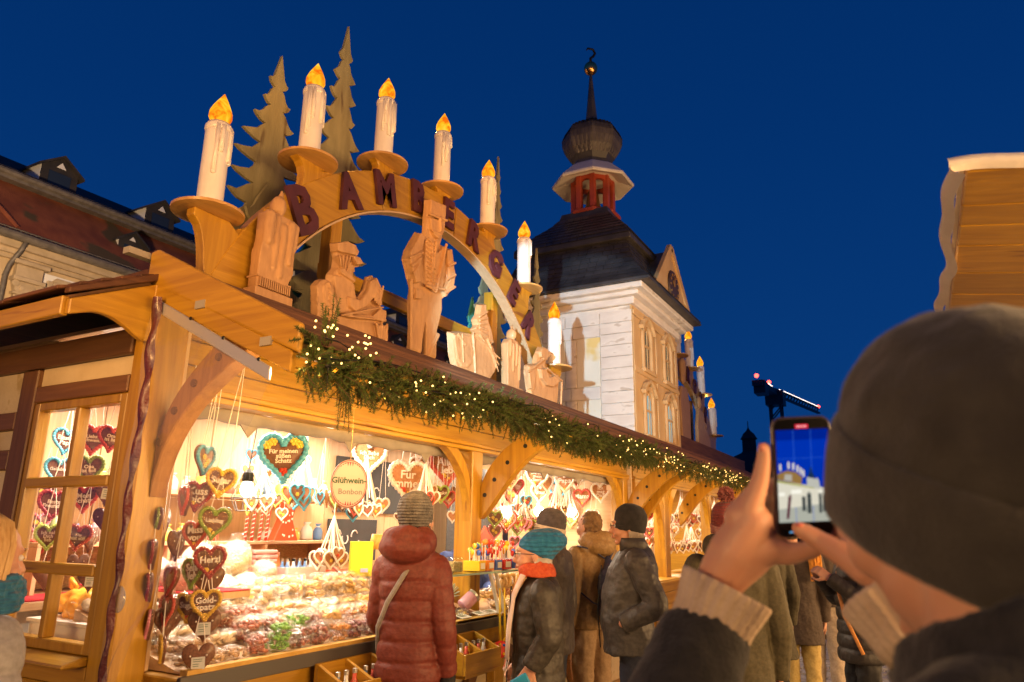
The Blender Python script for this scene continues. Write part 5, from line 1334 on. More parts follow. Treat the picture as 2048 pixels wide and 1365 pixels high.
for (x, y, z, lab) in ((5.843, 3.3, 1.70, 'round lit pendant bulb nearest the first post in the second bay'), (6.9, 3.5, 1.736, 'round lit pendant bulb above the cap with pale rim'), (7.93, 3.6, 1.753, 'round lit pendant bulb nearest the tan jacket')):
    t = thing('pendant_bulb', lab, 'pendant lamp', (x, y, z), 0, 'pendant bulbs of the second bay')
    MB().tube([(x, y, 2.45), (x, y, z+.06)], .004, 6).build('cord', IRON, t)
    MB().lathe([(.012, z+.10), (.026, z+.08), (.028, z+.045)], (x, y, 0), 12).build('socket', WHITEP, t)
    MB().ell((x, y, z), .052, 16, 12).build('bulb', BULB, t, smooth=True)
    l = lamp('pendant_light', 'POINT', (x, y, z-.1), WHITE, 7, None, .05); l.parent = t; l.location = (0, 0, -.1)

# ---------------------------------------------------------------- round sign
def round_sign():
    x, y, z = 2.951, 2.62, 1.771
    t = thing('round_sign', 'round cream hanging sign reading Glühwein Bonbon', 'sign', (x, y, z), R_(-42))
    cr = mat('cream_enamel', (.50, .41, .36), (.56, .46, .40), 3, rough=.45)
    dk = mat('sign_rim', (.10, .03, .04), rough=.5)
    MB().lathe([(.002, -.008), (.100, -.008), (.104, 0), (.100, .008), (.002, .008)], (0, 0, 0), 40, Matrix.Rotation(R_(90), 3, 'X'), sx=.93, sy=1.22).build('board', cr, t, local=True)
    m = MB(); m.tube([(.093*math.cos(a), -.0085, .120*math.sin(a)) for a in np.linspace(0, 2*math.pi, 60)], .0022, 5, False)
    m.tube([(.086*math.cos(a), -.0085, .112*math.sin(a)) for a in np.linspace(0, 2*math.pi, 60)], .0010, 5, False)
    for s in (1, -1):
        for a in np.linspace(-.75, .75, 9):
            b = s*math.pi/2+a*.8; q = 1 if abs(a) > .3 else .85
            m.add([(.085*math.cos(b-.05), -.0095, .111*math.sin(b-.05)), (.085*math.cos(b+.05), -.0095, .111*math.sin(b+.05)), (.085*math.cos(b)*.96, -.0095, .111*math.sin(b)*.95*q)], [(0, 1, 2)])
    m.build('ornament', mat('sign_ornament', (.32, .03, .06), rough=.5), t, local=True)
    gr = mat('green_sign_letters', (.03, .10, .055), rough=.5); gy = mat('grey_sign_letters', (.22, .21, .20), rough=.5)
    lettering('Glühwein-', gr, t, facing((-.001, -.009, .016), 0), .043, .0008, .0011)
    lettering('Bonbon', gy, t, facing((.008, -.009, -.042), 0), .040, .0008, .0007)
    MB().tube([(0, 0, .125), (.0, .0, .40)], .0016, 5).tube([(-.03, 0, .44), (-.02, 0, .41), (0, 0, .40), (.02, 0, .41), (.03, 0, .44)], .002, 5).build('wire', mat('brass_wire', (.5, .3, .1), rough=.4, metal=.8), t, local=True)
round_sign()

# ---------------------------------------------------------------- wares on the counter
def bag_meshes():
    out = []
    for s in range(4):
        r = random.Random(50+s); m = MB()
        for k in range(34):
            a = r.uniform(0, 2*math.pi); q = math.sqrt(r.uniform(0, 1)); zz = r.uniform(-1, 1)*math.sqrt(max(0, 1-q*q))
            c = (.062*q*math.cos(a), .05*q*math.sin(a), .026+.022*zz)
            m.ell(c, (r.uniform(.011, .016), r.uniform(.008, .012), r.uniform(.008, .011)), 6, 4, Matrix.Rotation(r.uniform(0, 3), 3, 'Z'))
        nuts = m.mesh('contents', True)
        m = MB()
        for k in range(14):
            a = r.uniform(0, 2*math.pi); q = math.sqrt(r.uniform(0, 1))*.8
            c = (.06*q*math.cos(a), .05*q*math.sin(a), .026+.014*r.uniform(-1, 1))
            m.lathe([(.006, -.006), (.022, -.007), (.024, 0), (.022, .006), (.006, .008)], c, 9, Matrix.Rotation(r.uniform(-.8, .8), 3, 'X') @ Matrix.Rotation(r.uniform(-.8, .8), 3, 'Y'))
        cook = m.mesh('contents', True)
        m = MB(); n = 20; rings = []
        for f, z in ((.55, .002), (.95, .008), (1.06, .026), (.95, .048), (.55, .060), (.1, .062)):
            rings.append([(.074*f*math.cos(t)*(1+.07*math.sin(3*t+s)+r.uniform(-.05, .05)), .061*f*math.sin(t)*(1+r.uniform(-.06, .06)), z+r.uniform(-.004, .004)) for t in [2*math.pi*i/n for i in range(n)]])
        m.loft(rings)
        # crimped top of the bag
        m.grid(lambda u, v: (.07+.035*v+.004*math.sin(u*19), -.04+.08*u, .034+.010*math.sin(u*14+s)+.012*v), 8, 3)
        wrap = m.mesh('wrapper', True)
        out.append((nuts, cook, wrap))
    return out
BAGM = bag_meshes()
def nutmat(n, c1, c2): return mat(n, c1, c2, 30, rough=.45, coat=.2, vary=.12)
NUT = {'r': nutmat('candied_almond', (.36, .085, .05), (.54, .18, .11)), 'c': nutmat('brown_nougat', (.42, .25, .13), (.60, .40, .23)), 'g': nutmat('green_sweets', (.12, .42, .03), (.22, .56, .08)),
       'm': nutmat('dark_almond', (.23, .05, .04), (.38, .12, .085)), 'o': nutmat('orange_sweets', (.55, .20, .02), (.66, .30, .05)), 'p': nutmat('purple_almond', (.20, .05, .055), (.33, .11, .11)),
       't': nutmat('golden_cookie', (.62, .38, .11), (.76, .53, .20)), 'y': nutmat('yellow_cookie', (.62, .36, .07), (.74, .48, .13)), 'w': nutmat('sugared_cookie', (.72, .60, .42), (.82, .72, .55))}
WRAPF = film('bag_foil', gloss=.09, rough=.16, bump=.9, bs=45, dirt=.05)
BN = {'r': 'red candied almonds', 'c': 'brown nougat pieces', 'g': 'green sweets', 'm': 'dark almonds', 'o': 'orange sweets', 'p': 'purple brown almonds', 't': 'golden cookies', 'y': 'yellow cookies', 'w': 'sugared cookies'}
def bag(x, y, z, kind, sc=1., rz=None, where=''):
    rr = random.Random(int(x*971+y*577+z*333))
    where = where.replace(' of the counter', '')+(', below the front hearts' if x < 2.65 else ', before the popcorn bags' if x < 3.3 else ', under the biscuit hearts' if x < 3.85 else ', beside the red coat' if x < 4.6 else '')
    t = thing('sweets_bag', 'bag of '+BN[kind]+' '+where, 'bag of sweets', (x, y, z), rr.uniform(0, 6) if rz is None else rz, 'bags of '+BN[kind]+' on the counter')
    t.scale = (sc,)*3; t.rotation_euler[0] = rr.uniform(-.15, .15); t.rotation_euler[1] = rr.uniform(-.15, .15)
    n, c, w = BAGM[rr.randrange(4)]
    me = (c if kind in 'tyw' else n)
    k = me.name+kind
    if k not in BAGC: BAGC[k] = me.copy(); BAGC[k].materials.append(NUT[kind])
    link('contents', BAGC[k], t)
    k = w.name+'w'
    if k not in BAGC: BAGC[k] = w.copy(); BAGC[k].materials.append(WRAPF)
    link('wrapper', BAGC[k], t)
BAGC = {}
def wares():
    rr = random.Random(21)
    # sloping display shelf under the bags
    t = bpy.data.objects['market_stall']
    MB().prism([(2.74, ZC), (3.56, ZC), (3.56, 1.155), (2.80, ZC+.012)], 0, 2.16, 4.66).build('display_slope', PAL[0], t)
    MB().bx(2.14, 4.66, 2.69, 2.735, ZC, ZC+.022).build('cloth_hem', mat('gold_cloth', (.50, .29, .06), (.60, .37, .10), 12, rough=.8, bump=.4), t)
    zs = lambda y: ZC+.012+max(0, (y-2.80))*.255
    # front row, stacked: kinds follow the counter from left to right
    cols = [(2.24, 'c', 1), (2.36, 'c', 1), (2.48, 'c', 1), (2.60, 'r', 2), (2.735, 'g', 3), (2.87, 'm', 2), (3.01, 'm', 2), (3.15, 'o', 2), (3.29, 'p', 2), (3.42, 'p', 2), (3.56, 't', 1), (3.70, 'w', 2), (3.83, 't', 2), (3.97, 'y', 2), (4.10, 't', 2), (4.24, 't', 1), (4.37, 'y', 1)]
    for x, k, n in cols:
        for i in range(n): bag(x+rr.uniform(-.012, .012), 2.81+rr.uniform(-.012, .012), zs(2.81)+i*.043, k, .92, None, 'in the front row of the counter')
    rows = [(2.95, 'ccwrrgmtoowttytwytc', 2), (3.09, 'cwrrwrtowwwtytytwtw', 1), (3.23, 'cwrwrrywwwtyytytwtc', 1), (3.37, 'wwyrwwwwyytyytytwwc', 2), (3.50, 'wwrrwwwyytttyttywcc', 2)]
    for j, (y, ks, n) in enumerate(rows):
        for i, k in enumerate(ks):
            x = 2.23+i*.146+rr.uniform(-.02, .02)
            if x > 4.25 and y > 3.2 or x > 4.4: continue
            m = n if k in 'rmogtyw' else 1
            if x < 2.62: m = 1
            for q in range(m): bag(x, y+rr.uniform(-.02, .02), zs(y)+q*.046, k, 1.16, None, ('in the second row of the counter', 'in the middle of the counter', 'in the fourth row of the counter', 'in the fifth row of the counter', 'in the rear row of the counter')[j])
wares()
# ---------------------------------------------------------------- people
def cloth(name, c1, c2, rough=.75, fine=60, bump=.28, sheen=.0, **k): return mat(name, c1, c2, 60, rough=rough, bump=bump, bscale=13, bstretch=(1, 1, 1.7), sheen=sheen, **k)
SKIN = mat('skin', (.50, .25, .16), (.57, .31, .21), 7, rough=.5, bump=.05, bscale=60, sss=.15)
SKIN2 = mat('ruddy_skin', (.47, .21, .13), (.56, .29, .19), 9, rough=.5, bump=.06, bscale=60, sss=.15)
LIP = mat('lips', (.36, .11, .085), rough=.45)
EYE = mat('eye_white', (.70, .66, .62), rough=.2); PUP = mat('iris', (.03, .025, .02), rough=.15)
BROW = mat('brow_hair', (.16, .11, .07), rough=.8)
def knit(name, c1, c2, s=90, st=1., rough=.85):
    m = mat(name, c1, c2, 30, rough=rough, sheen=.1)
    nt = m.node_tree; N = nt.nodes; L = nt.links; b = N['Principled BSDF']
    tc = N.new('ShaderNodeTexCoord')
    a = N.new('ShaderNodeTexWave'); a.bands_direction = 'Z'; a.inputs['Scale'].default_value = s*.32; a.inputs['Distortion'].default_value = 1.2
    c = N.new('ShaderNodeTexVoronoi'); c.inputs['Scale'].default_value = s
    L.new(tc.outputs['Object'], a.inputs[0]); L.new(tc.outputs['Object'], c.inputs[0])
    x = N.new('ShaderNodeMath'); x.operation = 'ADD'; L.new(a.outputs['Fac'], x.inputs[0]); L.new(c.outputs['Distance'], x.inputs[1])
    bp = N.new('ShaderNodeBump'); bp.inputs['Strength'].default_value = st; bp.inputs['Distance'].default_value = .006
    L.new(x.outputs[0], bp.inputs['Height']); L.new(bp.outputs[0], b.inputs['Normal'])
    return m
def rot3(yaw, pitch=0, roll=0):
    return (Matrix.Rotation(yaw, 3, 'Z') @ Matrix.Rotation(pitch, 3, 'Y') @ Matrix.Rotation(roll, 3, 'X'))
def xf(m, k, R, c):
    A = np.array(m.v[k:])@np.array(R).T+np.array(c); m.v[k:] = [tuple(p) for p in A]
def head_mb(m, nose=1., fat=1.):
    m.ell((0, 0, .03), (.096, .074, .090)); m.ell((-.022, 0, .03), (.085, .072, .082))
    m.ell((.028, 0, -.055), (.064, .054*fat, .055)); m.ell((.045, 0, -.012), (.054, .058*fat, .084)); m.ell((.072, 0, -.095), (.022, .026, .018))
    m.capsule((.096, 0, .014), (.116*nose, 0, -.022), .010, .015); m.ell((.100, 0, -.030), (.014, .019, .011))
    m.ell((.084, 0, .034), (.018, .050, .012)); m.ell((.098, 0, -.058), (.012, .024, .012))
    for s in (-1, 1):
        m.ell((-.006, s*.077, -.008), (.020, .010, .033)); m.ell((.068, s*.036, -.03), (.030, .028*fat, .030)); 
    m.capsule((-.016, 0, -.05), (-.034, 0, -.19), .054, .062)
    return m
def ring(cx, cy, z, a, b, n=28, p=2.4):
    o = []
    for i in range(n):
        t = 2*math.pi*i/n; c, s = math.cos(t), math.sin(t)
        o.append((cx+a*math.copysign(abs(c)**(2/p), c), cy+b*math.copysign(abs(s)**(2/p), s), z))
    return o
def torso(m, H, hem, w=1., d=1., belly=0, flare=0, quilt=0, lean=0):
    keys = [(hem, .150+flare*.5, .200+flare, .01+belly*.3), (.50*H, .150, .198, .0+belly*.4), (.58*H, .142, .186, .0+belly), (.66*H, .142, .190, .005+belly*.8), (.74*H, .145, .205, .0+belly*.2), (.79*H, .128, .205, -.008), (.82*H, .105, .185, -.015), (.838*H, .085, .125, -.022), (.85*H, .072, .085, -.025), (.875*H, .066, .072, -.02)]
    keys = [k for k in keys if k[0] >= hem-1e-6]; keys.sort()
    zz = [k[0] for k in keys]; R = []
    n = int((zz[-1]-zz[0])/.008)
    for i in range(n+1):
        z = zz[0]+(zz[-1]-zz[0])*i/n
        a, b, c = (np.interp(z, zz, [k[j] for k in keys]) for j in (1, 2, 3))
        q = 1+(quilt*(.35*abs(math.sin(math.pi*(z-hem)/.098))-1.15*math.exp(-((((z-hem+.049) % .098)-.049)/.011)**2)) if quilt and z < .80*H else 0)
        R.append(ring(c+lean*(z-hem), 0, z, a*d*q, b*w*q))
    m.loft(R); return m
def limb(m, P, r, quilt=0, n=14):
    P = [np.array(p, float) for p in P]; pts = []; rad = []
    L = sum(np.linalg.norm(b-a) for a, b in zip(P[:-1], P[1:])); acc = 0
    for i, (a, b) in enumerate(zip(P[:-1], P[1:])):
        l = np.linalg.norm(b-a); k = max(2, int(l/.009))
        for j in range(k+(i == len(P)-2)):
            u = j/k; s = (acc+u*l); pts.append(a+(b-a)*u); q = 1+(quilt*(.35*abs(math.sin(math.pi*s/.095))-1.15*math.exp(-((((s+.0475) % .095)-.0475)/.011)**2)) if quilt else 0); rad.append((r[i]+(r[i+1]-r[i])*u)*q)
        acc += l
    # round the corner at the joints
    for _ in range(4):
        for i in range(1, len(pts)-1): pts[i] = pts[i]*.5+(pts[i-1]+pts[i+1])*.25
    m.tube(pts, rad, n); m.ell(pts[0], rad[0], 12, 8); return m
def hand_mb(m, wrist, d, up, s=1., curl=.5, side=1):
    # palm and five unequal curled fingers; d points along the hand, up is the back of the hand
    w = np.array(wrist, float); d = np.array(d, float); d /= np.linalg.norm(d); u = np.array(up, float); u -= d*(u@d); u /= np.linalg.norm(u); a = np.cross(d, u)*side
    k = w+d*.085*s
    for q, l in ((-.028, .9), (-.01, 1.), (.010, .96), (.028, .8)): m.capsule(w+a*q*.6*s, k+a*q*s, .017*s, .013*s, 10)
    for q, l in ((-.030, .9), (-.010, 1.), (.010, .95), (.029, .76)):
        p = k+a*q*s; e = d; L = .078*l*s; r = .0092*s
        for j in range(3):
            c = curl*(j+.6)*.75; e = d*math.cos(c)-u*math.sin(c); n = p+e*L*(.46, .32, .24)[j]; m.capsule(p, n, r, r*.9, 8); p = n; r *= .9
    p = w+a*-.030*s+d*.03*s
    for e, L, r in ((d*.6-a*.6-u*.35, .042, .014), (d*.85-a*.2-u*.45, .034, .0115), (d*.9+a*.1-u*.4, .027, .0095)):
        e = np.array(e)/np.linalg.norm(e); n = p+e*L*s; m.capsule(p, n, r*s, r*.88*s, 8); p = n
    return m
def hat_shape(m, kind, k):
    # beanie profiles in head coordinates
    pr = [(.094, -.034), (.103, -.031), (.107, .0), (.109, .04), (.107, .08), (.098, .112), (.079, .140), (.050, .157), (.020, .164), (.003, .165)]
    if kind == 'slouch': pr = [(.096, -.022), (.105, -.018), (.110, .02), (.115, .06), (.112, .095), (.096, .13), (.066, .158), (.036, .172), (.003, .176)]
    j = len(m.v); m.lathe(pr, (0, 0, 0), 32, sx=1.03, sy=.84)
    if kind == 'slouch': m.v[j:] = [(a-.05*max(0, c-.02)/.1, b, c-.10*max(0, c-.05)**1.0*.5) for a, b, c in m.v[j:]]
    return m
def person(name, label, loc, az, H, coat, hem, pose=None, hat=None, hatm=None, hair=None, hairm=None, trous=None, skin=SKIN, yaw=0, pitch=0, w=1., d=1., belly=0, flare=0, quilt=0, folds=.014,
           glasses=False, hands=('bare', 'bare'), collar=None, hood=False, arm=1., shoes=None, lean=0, cuffband=None, coatname='coat', hatp=-.20, hatz=.008):
    t = thing(name, label, 'person', (loc[0], loc[1], 0))
    sh, el, wr = .795*H, .615*H, .46*H
    P = {'L': [(-.01, .185*w, sh), (-.03, .245*w, el), (.05, .235*w, wr)], 'R': [(-.01, -.185*w, sh), (-.03, -.245*w, el), (.05, -.235*w, wr)]}
    for k, v in (pose or {}).items():
        if k in P: P[k] = v
    hc = np.array((.025+lean*.5, 0, .925*H))
    # body: head, neck, trunk and hands in one skin
    m = MB(); head_mb(m, fat=1.05 if belly else 1.); xf(m, 0, rot3(yaw, pitch), hc)
    m.capsule((lean*.4, 0, .80*H), (.0, 0, .55*H), .10, .11)
    for q, s in (('L', 1), ('R', -1)):
        m.chain([(0, s*.06, .78*H)]+[tuple(p) for p in P[q]], [.06, .045, .036, .026], 8)
        hk = hands[0 if s > 0 else 1]
        if hk == 'bare':
            a, b = np.array(P[q][-2]), np.array(P[q][-1]); hand_mb(m, b, (b-a)/np.linalg.norm(b-a), (0, s*.9, .2), 1., (pose or {}).get('curl', .55), 1 if s > 0 else -1)
    for s in (-1, 1): m.chain([(0, s*.09, .50*H), (.01, s*.09, .27*H), (-.01, s*.09, .05*H)], [.075, .055, .04], 8)
    o = m.build('body', skin, t, smooth=True, local=True); organic(o, .0062, 3)
    for s in (-1, 1):
        M4 = Matrix.Translation(Vector(hc)) @ rot3(yaw, pitch).to_4x4()
        e = MB().ell((.0855, s*.031, .013), (.011, .013, .010), 10, 8); xf(e, 0, rot3(yaw, pitch), hc); e = e.build('eye', EYE, t, smooth=True, local=True)
        q = MB().ell((.0945, s*.032, .013), (.0035, .0055, .0055), 8, 6); xf(q, 0, rot3(yaw, pitch), hc); q.build('iris', PUP, e, smooth=True, local=True)
        b = MB().tube([(.100, s*.014, .034), (.100, s*.032, .039), (.088, s*.05, .034)], [.003, .004, .0025], 6); xf(b, 0, rot3(yaw, pitch), hc); b.build('eyebrow', hairm or BROW, t, smooth=True, local=True)
    l = MB().ell((.107, 0, -.056), (.005, .021, .004), 12, 6).ell((.106, 0, -.063), (.006, .018, .005), 12, 6); xf(l, 0, rot3(yaw, pitch), hc); l.build('mouth', LIP, t, smooth=True, local=True)
    # coat
    m = MB(); torso(m, H, hem, w, d, belly, flare, quilt, lean)
    for q, s in (('L', 1), ('R', -1)):
        limb(m, [tuple(p) for p in P[q]], [.078*arm, .066*arm, .054*arm], quilt*1.1)
    if hood:
        m.ell((-.115, 0, .845*H), (.085, .150, .085), 18, 12, Matrix.Rotation(.35, 3, 'Y')); m.ell((-.07, .08, .86*H), (.08, .075, .08)); m.ell((-.07, -.08, .86*H), (.08, .075, .08)); m.ell((-.13, 0, .875*H), (.06, .11, .06))
        m.ell((.0, 0, .862*H), (.115, .115, .045))
    c = m.build(coatname, coat, t, smooth=True, local=True); organic(c, .0075, 1, folds*(.45 if quilt > .03 else 1.25), .085 if quilt <= .03 else .05)
    if collar is not None:
        m = MB(); m.loft([ring(-.012, 0, .835*H, .095, .105), ring(-.005, 0, .868*H, .088, .088), ring(.0, 0, .885*H, .085, .083), ring(.0, 0, .884*H, .074, .072), ring(-.0, 0, .85*H, .07, .07)]); m.build('collar', collar, t, smooth=True, local=True)
    for q, s in (('L', 1), ('R', -1)):
        if hands[0 if s > 0 else 1] == 'glove':
            a, b = np.array(P[q][-2]), np.array(P[q][-1]); dd = (b-a)/np.linalg.norm(b-a); m = MB(); hand_mb(m, b+dd*.01, dd, (0, s*.9, .2), 1.22, .5, 1 if s > 0 else -1); m.capsule(b-dd*.05, b+dd*.03, .045, .042)
            organic(m.build('glove', GLOVE, t, smooth=True, local=True), .006, 2)
    if trous is not None:
        m = MB()
        for s in (-1, 1): m.chain([(0, s*.085*w, .50*H), (.02, s*.092*w, .28*H), (-.01, s*.095*w, .05*H)], [.098*w, .082, .066], 14)
        organic(m.build('trousers', trous, t, smooth=True, local=True), .012, 3, .03, .085)
        m = MB()
        for s in (-1, 1): m.capsule((-.05, s*.095, .048), (.13, s*.105, .038), .046, .038); m.bx(-.10, .17, s*.10-.045, s*.10+.045, 0, .02)
        organic(m.build('shoes', shoes or GLOVE, t, smooth=True, local=True), .01, 2)
    if hat:
        m = MB(); hat_shape(m, hat, 0); m.v = [(a-.012, b, c-.012*(c > .1)) for a, b, c in m.v]; xf(m, 0, rot3(yaw, pitch+hatp), hc+np.array((0, 0, hatz)))
        ho = m.build('hat', hatm, t, smooth=True, local=True)
        s = ho.modifiers.new('sub', 'SUBSURF'); s.levels = 1; s.render_levels = 1
        tx = bpy.data.textures.get('hatfolds') or bpy.data.textures.new('hatfolds', 'CLOUDS'); tx.noise_scale = .05
        q = ho.modifiers.new('folds', 'DISPLACE'); q.texture = tx; q.strength = .010; q.texture_coords = 'LOCAL'
        if cuffband is not None:
            m = MB(); m.lathe([(.100, -.036), (.110, -.034), (.114, -.01), (.112, .015), (.104, .018)], (-.012, 0, 0), 32, sx=1.03, sy=.85); xf(m, 0, rot3(yaw, pitch+hatp), hc+np.array((0, 0, hatz))); m.build('hat_cuff', cuffband, t, smooth=True, local=True)
    if hair:
        m = MB(); rr = random.Random(label)
        if hair == 'short':
            m.ell((-.025, 0, .035), (.092, .083, .095)); m.ell((-.05, 0, -.03), (.06, .075, .06))
        if hair == 'fringe':   # hair that peeps out below a hat
            for k in range(130):
                a = rr.uniform(1.5, 2*math.pi-1.5); R0 = (.092*math.cos(a)-.008, .078*math.sin(a), -.01)
                m.tube([R0, (R0[0]*1.0, R0[1]*1.02, -.045), (R0[0]*.93-.004, R0[1]*.93, -.070-rr.uniform(0, .025))], [.006, .005, .0015], 5)
        if hair == 'long':
            m.ell((-.02, 0, .042), (.098, .086, .094), 20, 14)
            for k in range(640):
                a = rr.uniform(1.0, 2*math.pi-1.0); q = rr.uniform(.98, 1.05); x0, y0 = .098*math.cos(a)*q-.018, .087*math.sin(a)*q
                L = rr.uniform(.27, .31); e = rr.uniform(-.006, .006)
                m.tube([(-.02+.02*math.cos(a), .012*math.sin(a)+e*.5, .138), (x0*.78-.004, y0*.78+e, .108), (x0*1.02, y0*1.02+e, .045), (x0*1.10-.004, y0*1.12+e, -.06), (x0*1.06-.012, y0*1.10+e*2, -L*.75), (x0*.98-.012, y0*1.02+e*2, -L)], [.004, .0055, .006, .006, .005, .002], 4)
        if hair == 'bun': m.ell((-.02, 0, .035), (.098, .085, .095)); m.ell((-.11, 0, .08), (.045, .045, .045))
        xf(m, 0, rot3(yaw, pitch), hc); ho = m.build('hair', hairm, t, smooth=True, local=True)
        if hair in ('short', 'bun'): organic(ho, .007, 1, .035, .03)
    if glasses:
        m = MB()
        for s in (-1, 1):
            m.tube([(.112, s*.034+.021*math.cos(a), .010+.016*math.sin(a)) for a in np.linspace(0, 2*math.pi, 17)], .0018, 5, False); m.tube([(.112, s*.055, .014), (.09, s*.073, .016), (.0, s*.083, .010)], .0018, 5)
        m.tube([(.112, -.013, .012), (.118, 0, .015), (.112, .013, .012)], .0018, 5)
        xf(m, 0, rot3(yaw, pitch), hc); m.build('glasses', IRON, t, local=True)
    t.rotation_euler[2] = R_(az)
    return t, P, hc
GLOVE = cloth('black_glove', (.012, .012, .014), (.022, .022, .024))
def strap(t, pts, m, w=.012, th=.004, nm='strap'):
    k = MB(); k.tube(pts, [(w, th)]*len(pts), 6); return k.build(nm, m, t, smooth=True, local=True)

# woman in the red quilted coat, seen from behind
REDC = cloth('red_quilted_nylon', (.125, .022, .014), (.165, .032, .020), rough=.56, bump=.35)
t, P, hc = person('person', 'person in a long red quilted coat and grey knit hat at the counter', (3.25, 2.40), 14, 1.72, REDC, .40, pose={'R': [(-.01, -.145, 1.35), (-.04, -.205, 1.06), (.04, -.20, .83)], 'L': [(-.01, .15, 1.35), (.02, .20, 1.07), (.20, .16, .98)]},
    hat='beanie', hatm=knit('grey_waffle_knit', (.10, .09, .085), (.19, .17, .155), 62, 1.4), hair='fringe', hairm=mat('dark_hair', (.07, .045, .03), (.11, .07, .045), rough=.6), trous=cloth('dark_jeans', (.03, .035, .05), (.05, .055, .07)),
    yaw=-.12, pitch=-.16, quilt=.05, folds=.016, hands=('glove', 'glove'), hood=True, arm=.92, w=.86, d=.9, flare=.035, hatp=-.10)
strap(t, [(.02, -.07, 1.44), (-.08, -.06, 1.43), (-.142, .0, 1.30), (-.140, .075, 1.18), (-.10, .14, 1.05), (.0, .18, .92), (.1, .17, .88)], cloth('taupe_strap', (.20, .17, .14), (.26, .22, .18)), .016, .004)

# woman with the blue hat, in profile
OLV = cloth('dark_olive_quilt', (.030, .026, .020), (.052, .045, .034), rough=.5, fine=40)
t, P, hc = person('person', 'person with a bright blue knit hat, orange scarf and long dark quilted coat', (3.90, 1.98), 118, 1.515, OLV, .30, pose={'L': [(-.02, .185, 1.21), (-.06, .235, .99), (.04, .22, .835)], 'R': [(-.01, -.18, 1.21), (-.02, -.23, .95), (.1, -.2, .8)], 'curl': .9},
    hat='slouch', hatm=knit('blue_mohair_knit', (.008, .11, .25), (.02, .18, .36), 40, 1.0), hair='fringe', hairm=mat('grey_hair', (.36, .32, .28), (.5, .46, .42), 20, rough=.6), skin=SKIN, yaw=.0, pitch=.02, folds=.016, glasses=True, w=.98, quilt=.02, hatp=-.40, hatz=.034, arm=1.05, trous=cloth('black_trousers', (.012, .012, .014), (.02, .02, .022)))
ORS = cloth('orange_red_scarf', (.42, .05, .015), (.55, .10, .03), fine=30, bump=.4)
m = MB()
m.loft([ring(.0, 0, 1.285, .105, .115), ring(.012, 0, 1.325, .108, .108), ring(.015, 0, 1.365, .092, .09), ring(.012, 0, 1.37, .07, .07), ring(.0, 0, 1.30, .07, .07)])
organic(m.build('scarf_collar', ORS, t, smooth=True, local=True), .008, 2, .03, .05)
for y, c, nm in ((.085, mat('pale_scarf', (.66, .52, .46), (.76, .64, .58), 25, rough=.85), 'scarf'), (.04, ORS, 'scarf'), (-.01, ORS, 'scarf')):
    m = MB(); m.tube([(.09, y, 1.30), (.145, y+.02, 1.18), (.165, y+.03, 1.03), (.175, y+.02, .86)], [(.03, .014), (.032, .012), (.03, .011), (.028, .008)], 10)
    s = m.build(nm, c, t, smooth=True, local=True)
    f = MB(); rr = random.Random(int(y*100))
    for k in range(9): f.tube([(.170+rr.uniform(-.01, .012), y-.006+.006*k, .87), (.178+rr.uniform(-.01, .02), y-.01+.006*k, .80)], .002, 4)
    f.build('fringe', c, s, local=True)
MB().box((.095, .235, .755), (.10, .018, .085), rot3(0, .5)).build('case', mat('blue_case', (.01, .22, .42), (.02, .28, .5), rough=.4), t, bevel=.006, local=True)
MB().tube([(.155, .115, 1.24), (.172, .115, .95), (.178, .115, .45)], .0035, 5).build('zip', IRON, t, local=True)
MB().ell((.05, .215, .80), (.06, .03, .045)).build('pocket_flap', OLV, t, smooth=True, local=True)
bpy.data.objects.remove(bpy.data.objects.get('pocket_flap'))

# man with the black hat, in profile, hand in pocket
GRY = cloth('charcoal_softshell', (.040, .036, .034), (.062, .056, .052), rough=.55, fine=40)
t, P, hc = person('person', 'person with black knit hat, glasses and charcoal jacket, left hand in the pocket', (4.72, 1.70), 112, 1.70, GRY, .80, pose={'L': [(-.02, .20, 1.36), (-.14, .25, 1.10), (.08, .20, .99)], 'R': [(-.02, -.20, 1.36), (-.12, -.25, 1.10), (.08, -.2, .99)]},
    hat='beanie', hatm=knit('black_fine_knit', (.012, .011, .011), (.022, .02, .02), 140, .3), hair='fringe', hairm=mat('grey_brown_hair', (.25, .21, .17), (.34, .29, .24), rough=.6), skin=SKIN2, yaw=.02, pitch=.03, belly=.05, folds=.02, glasses=True, collar=GRY, w=1.04, d=1.18, hands=('none', 'none'),
    trous=cloth('navy_jeans', (.014, .018, .035), (.025, .03, .055)), arm=1.08, coatname='jacket')
MB().tube([(.205, .02, 1.33), (.235, .0, 1.05), (.22, .0, .82)], .004, 5).build('zip', IRON, t, local=True)

# man with the pale rimmed cap behind the blue hat
DKB = cloth('brown_grey_anorak', (.060, .047, .038), (.085, .068, .055), rough=.55, fine=40)
t, P, hc = person('person', 'person in a dark cap with pale rim and grey brown anorak at the counter', (4.86, 2.36), 96, 1.675, DKB, .72, pose={'L': [(-.02, .20, 1.34), (-.03, .26, 1.05), (.18, .16, 1.0)]}, hat='beanie', hatm=knit('plum_grey_knit', (.055, .045, .05), (.085, .07, .075), 90, .4),
    cuffband=knit('pale_rib', (.52, .42, .32), (.62, .52, .41), 120, .6), hair='fringe', hairm=mat('grey_hair_short', (.30, .27, .24), rough=.7), skin=SKIN2, glasses=True, collar=DKB, folds=.02, yaw=.25, trous=cloth('navy_trousers', (.012, .016, .03), (.022, .028, .045)), w=1.05, arm=1.1)
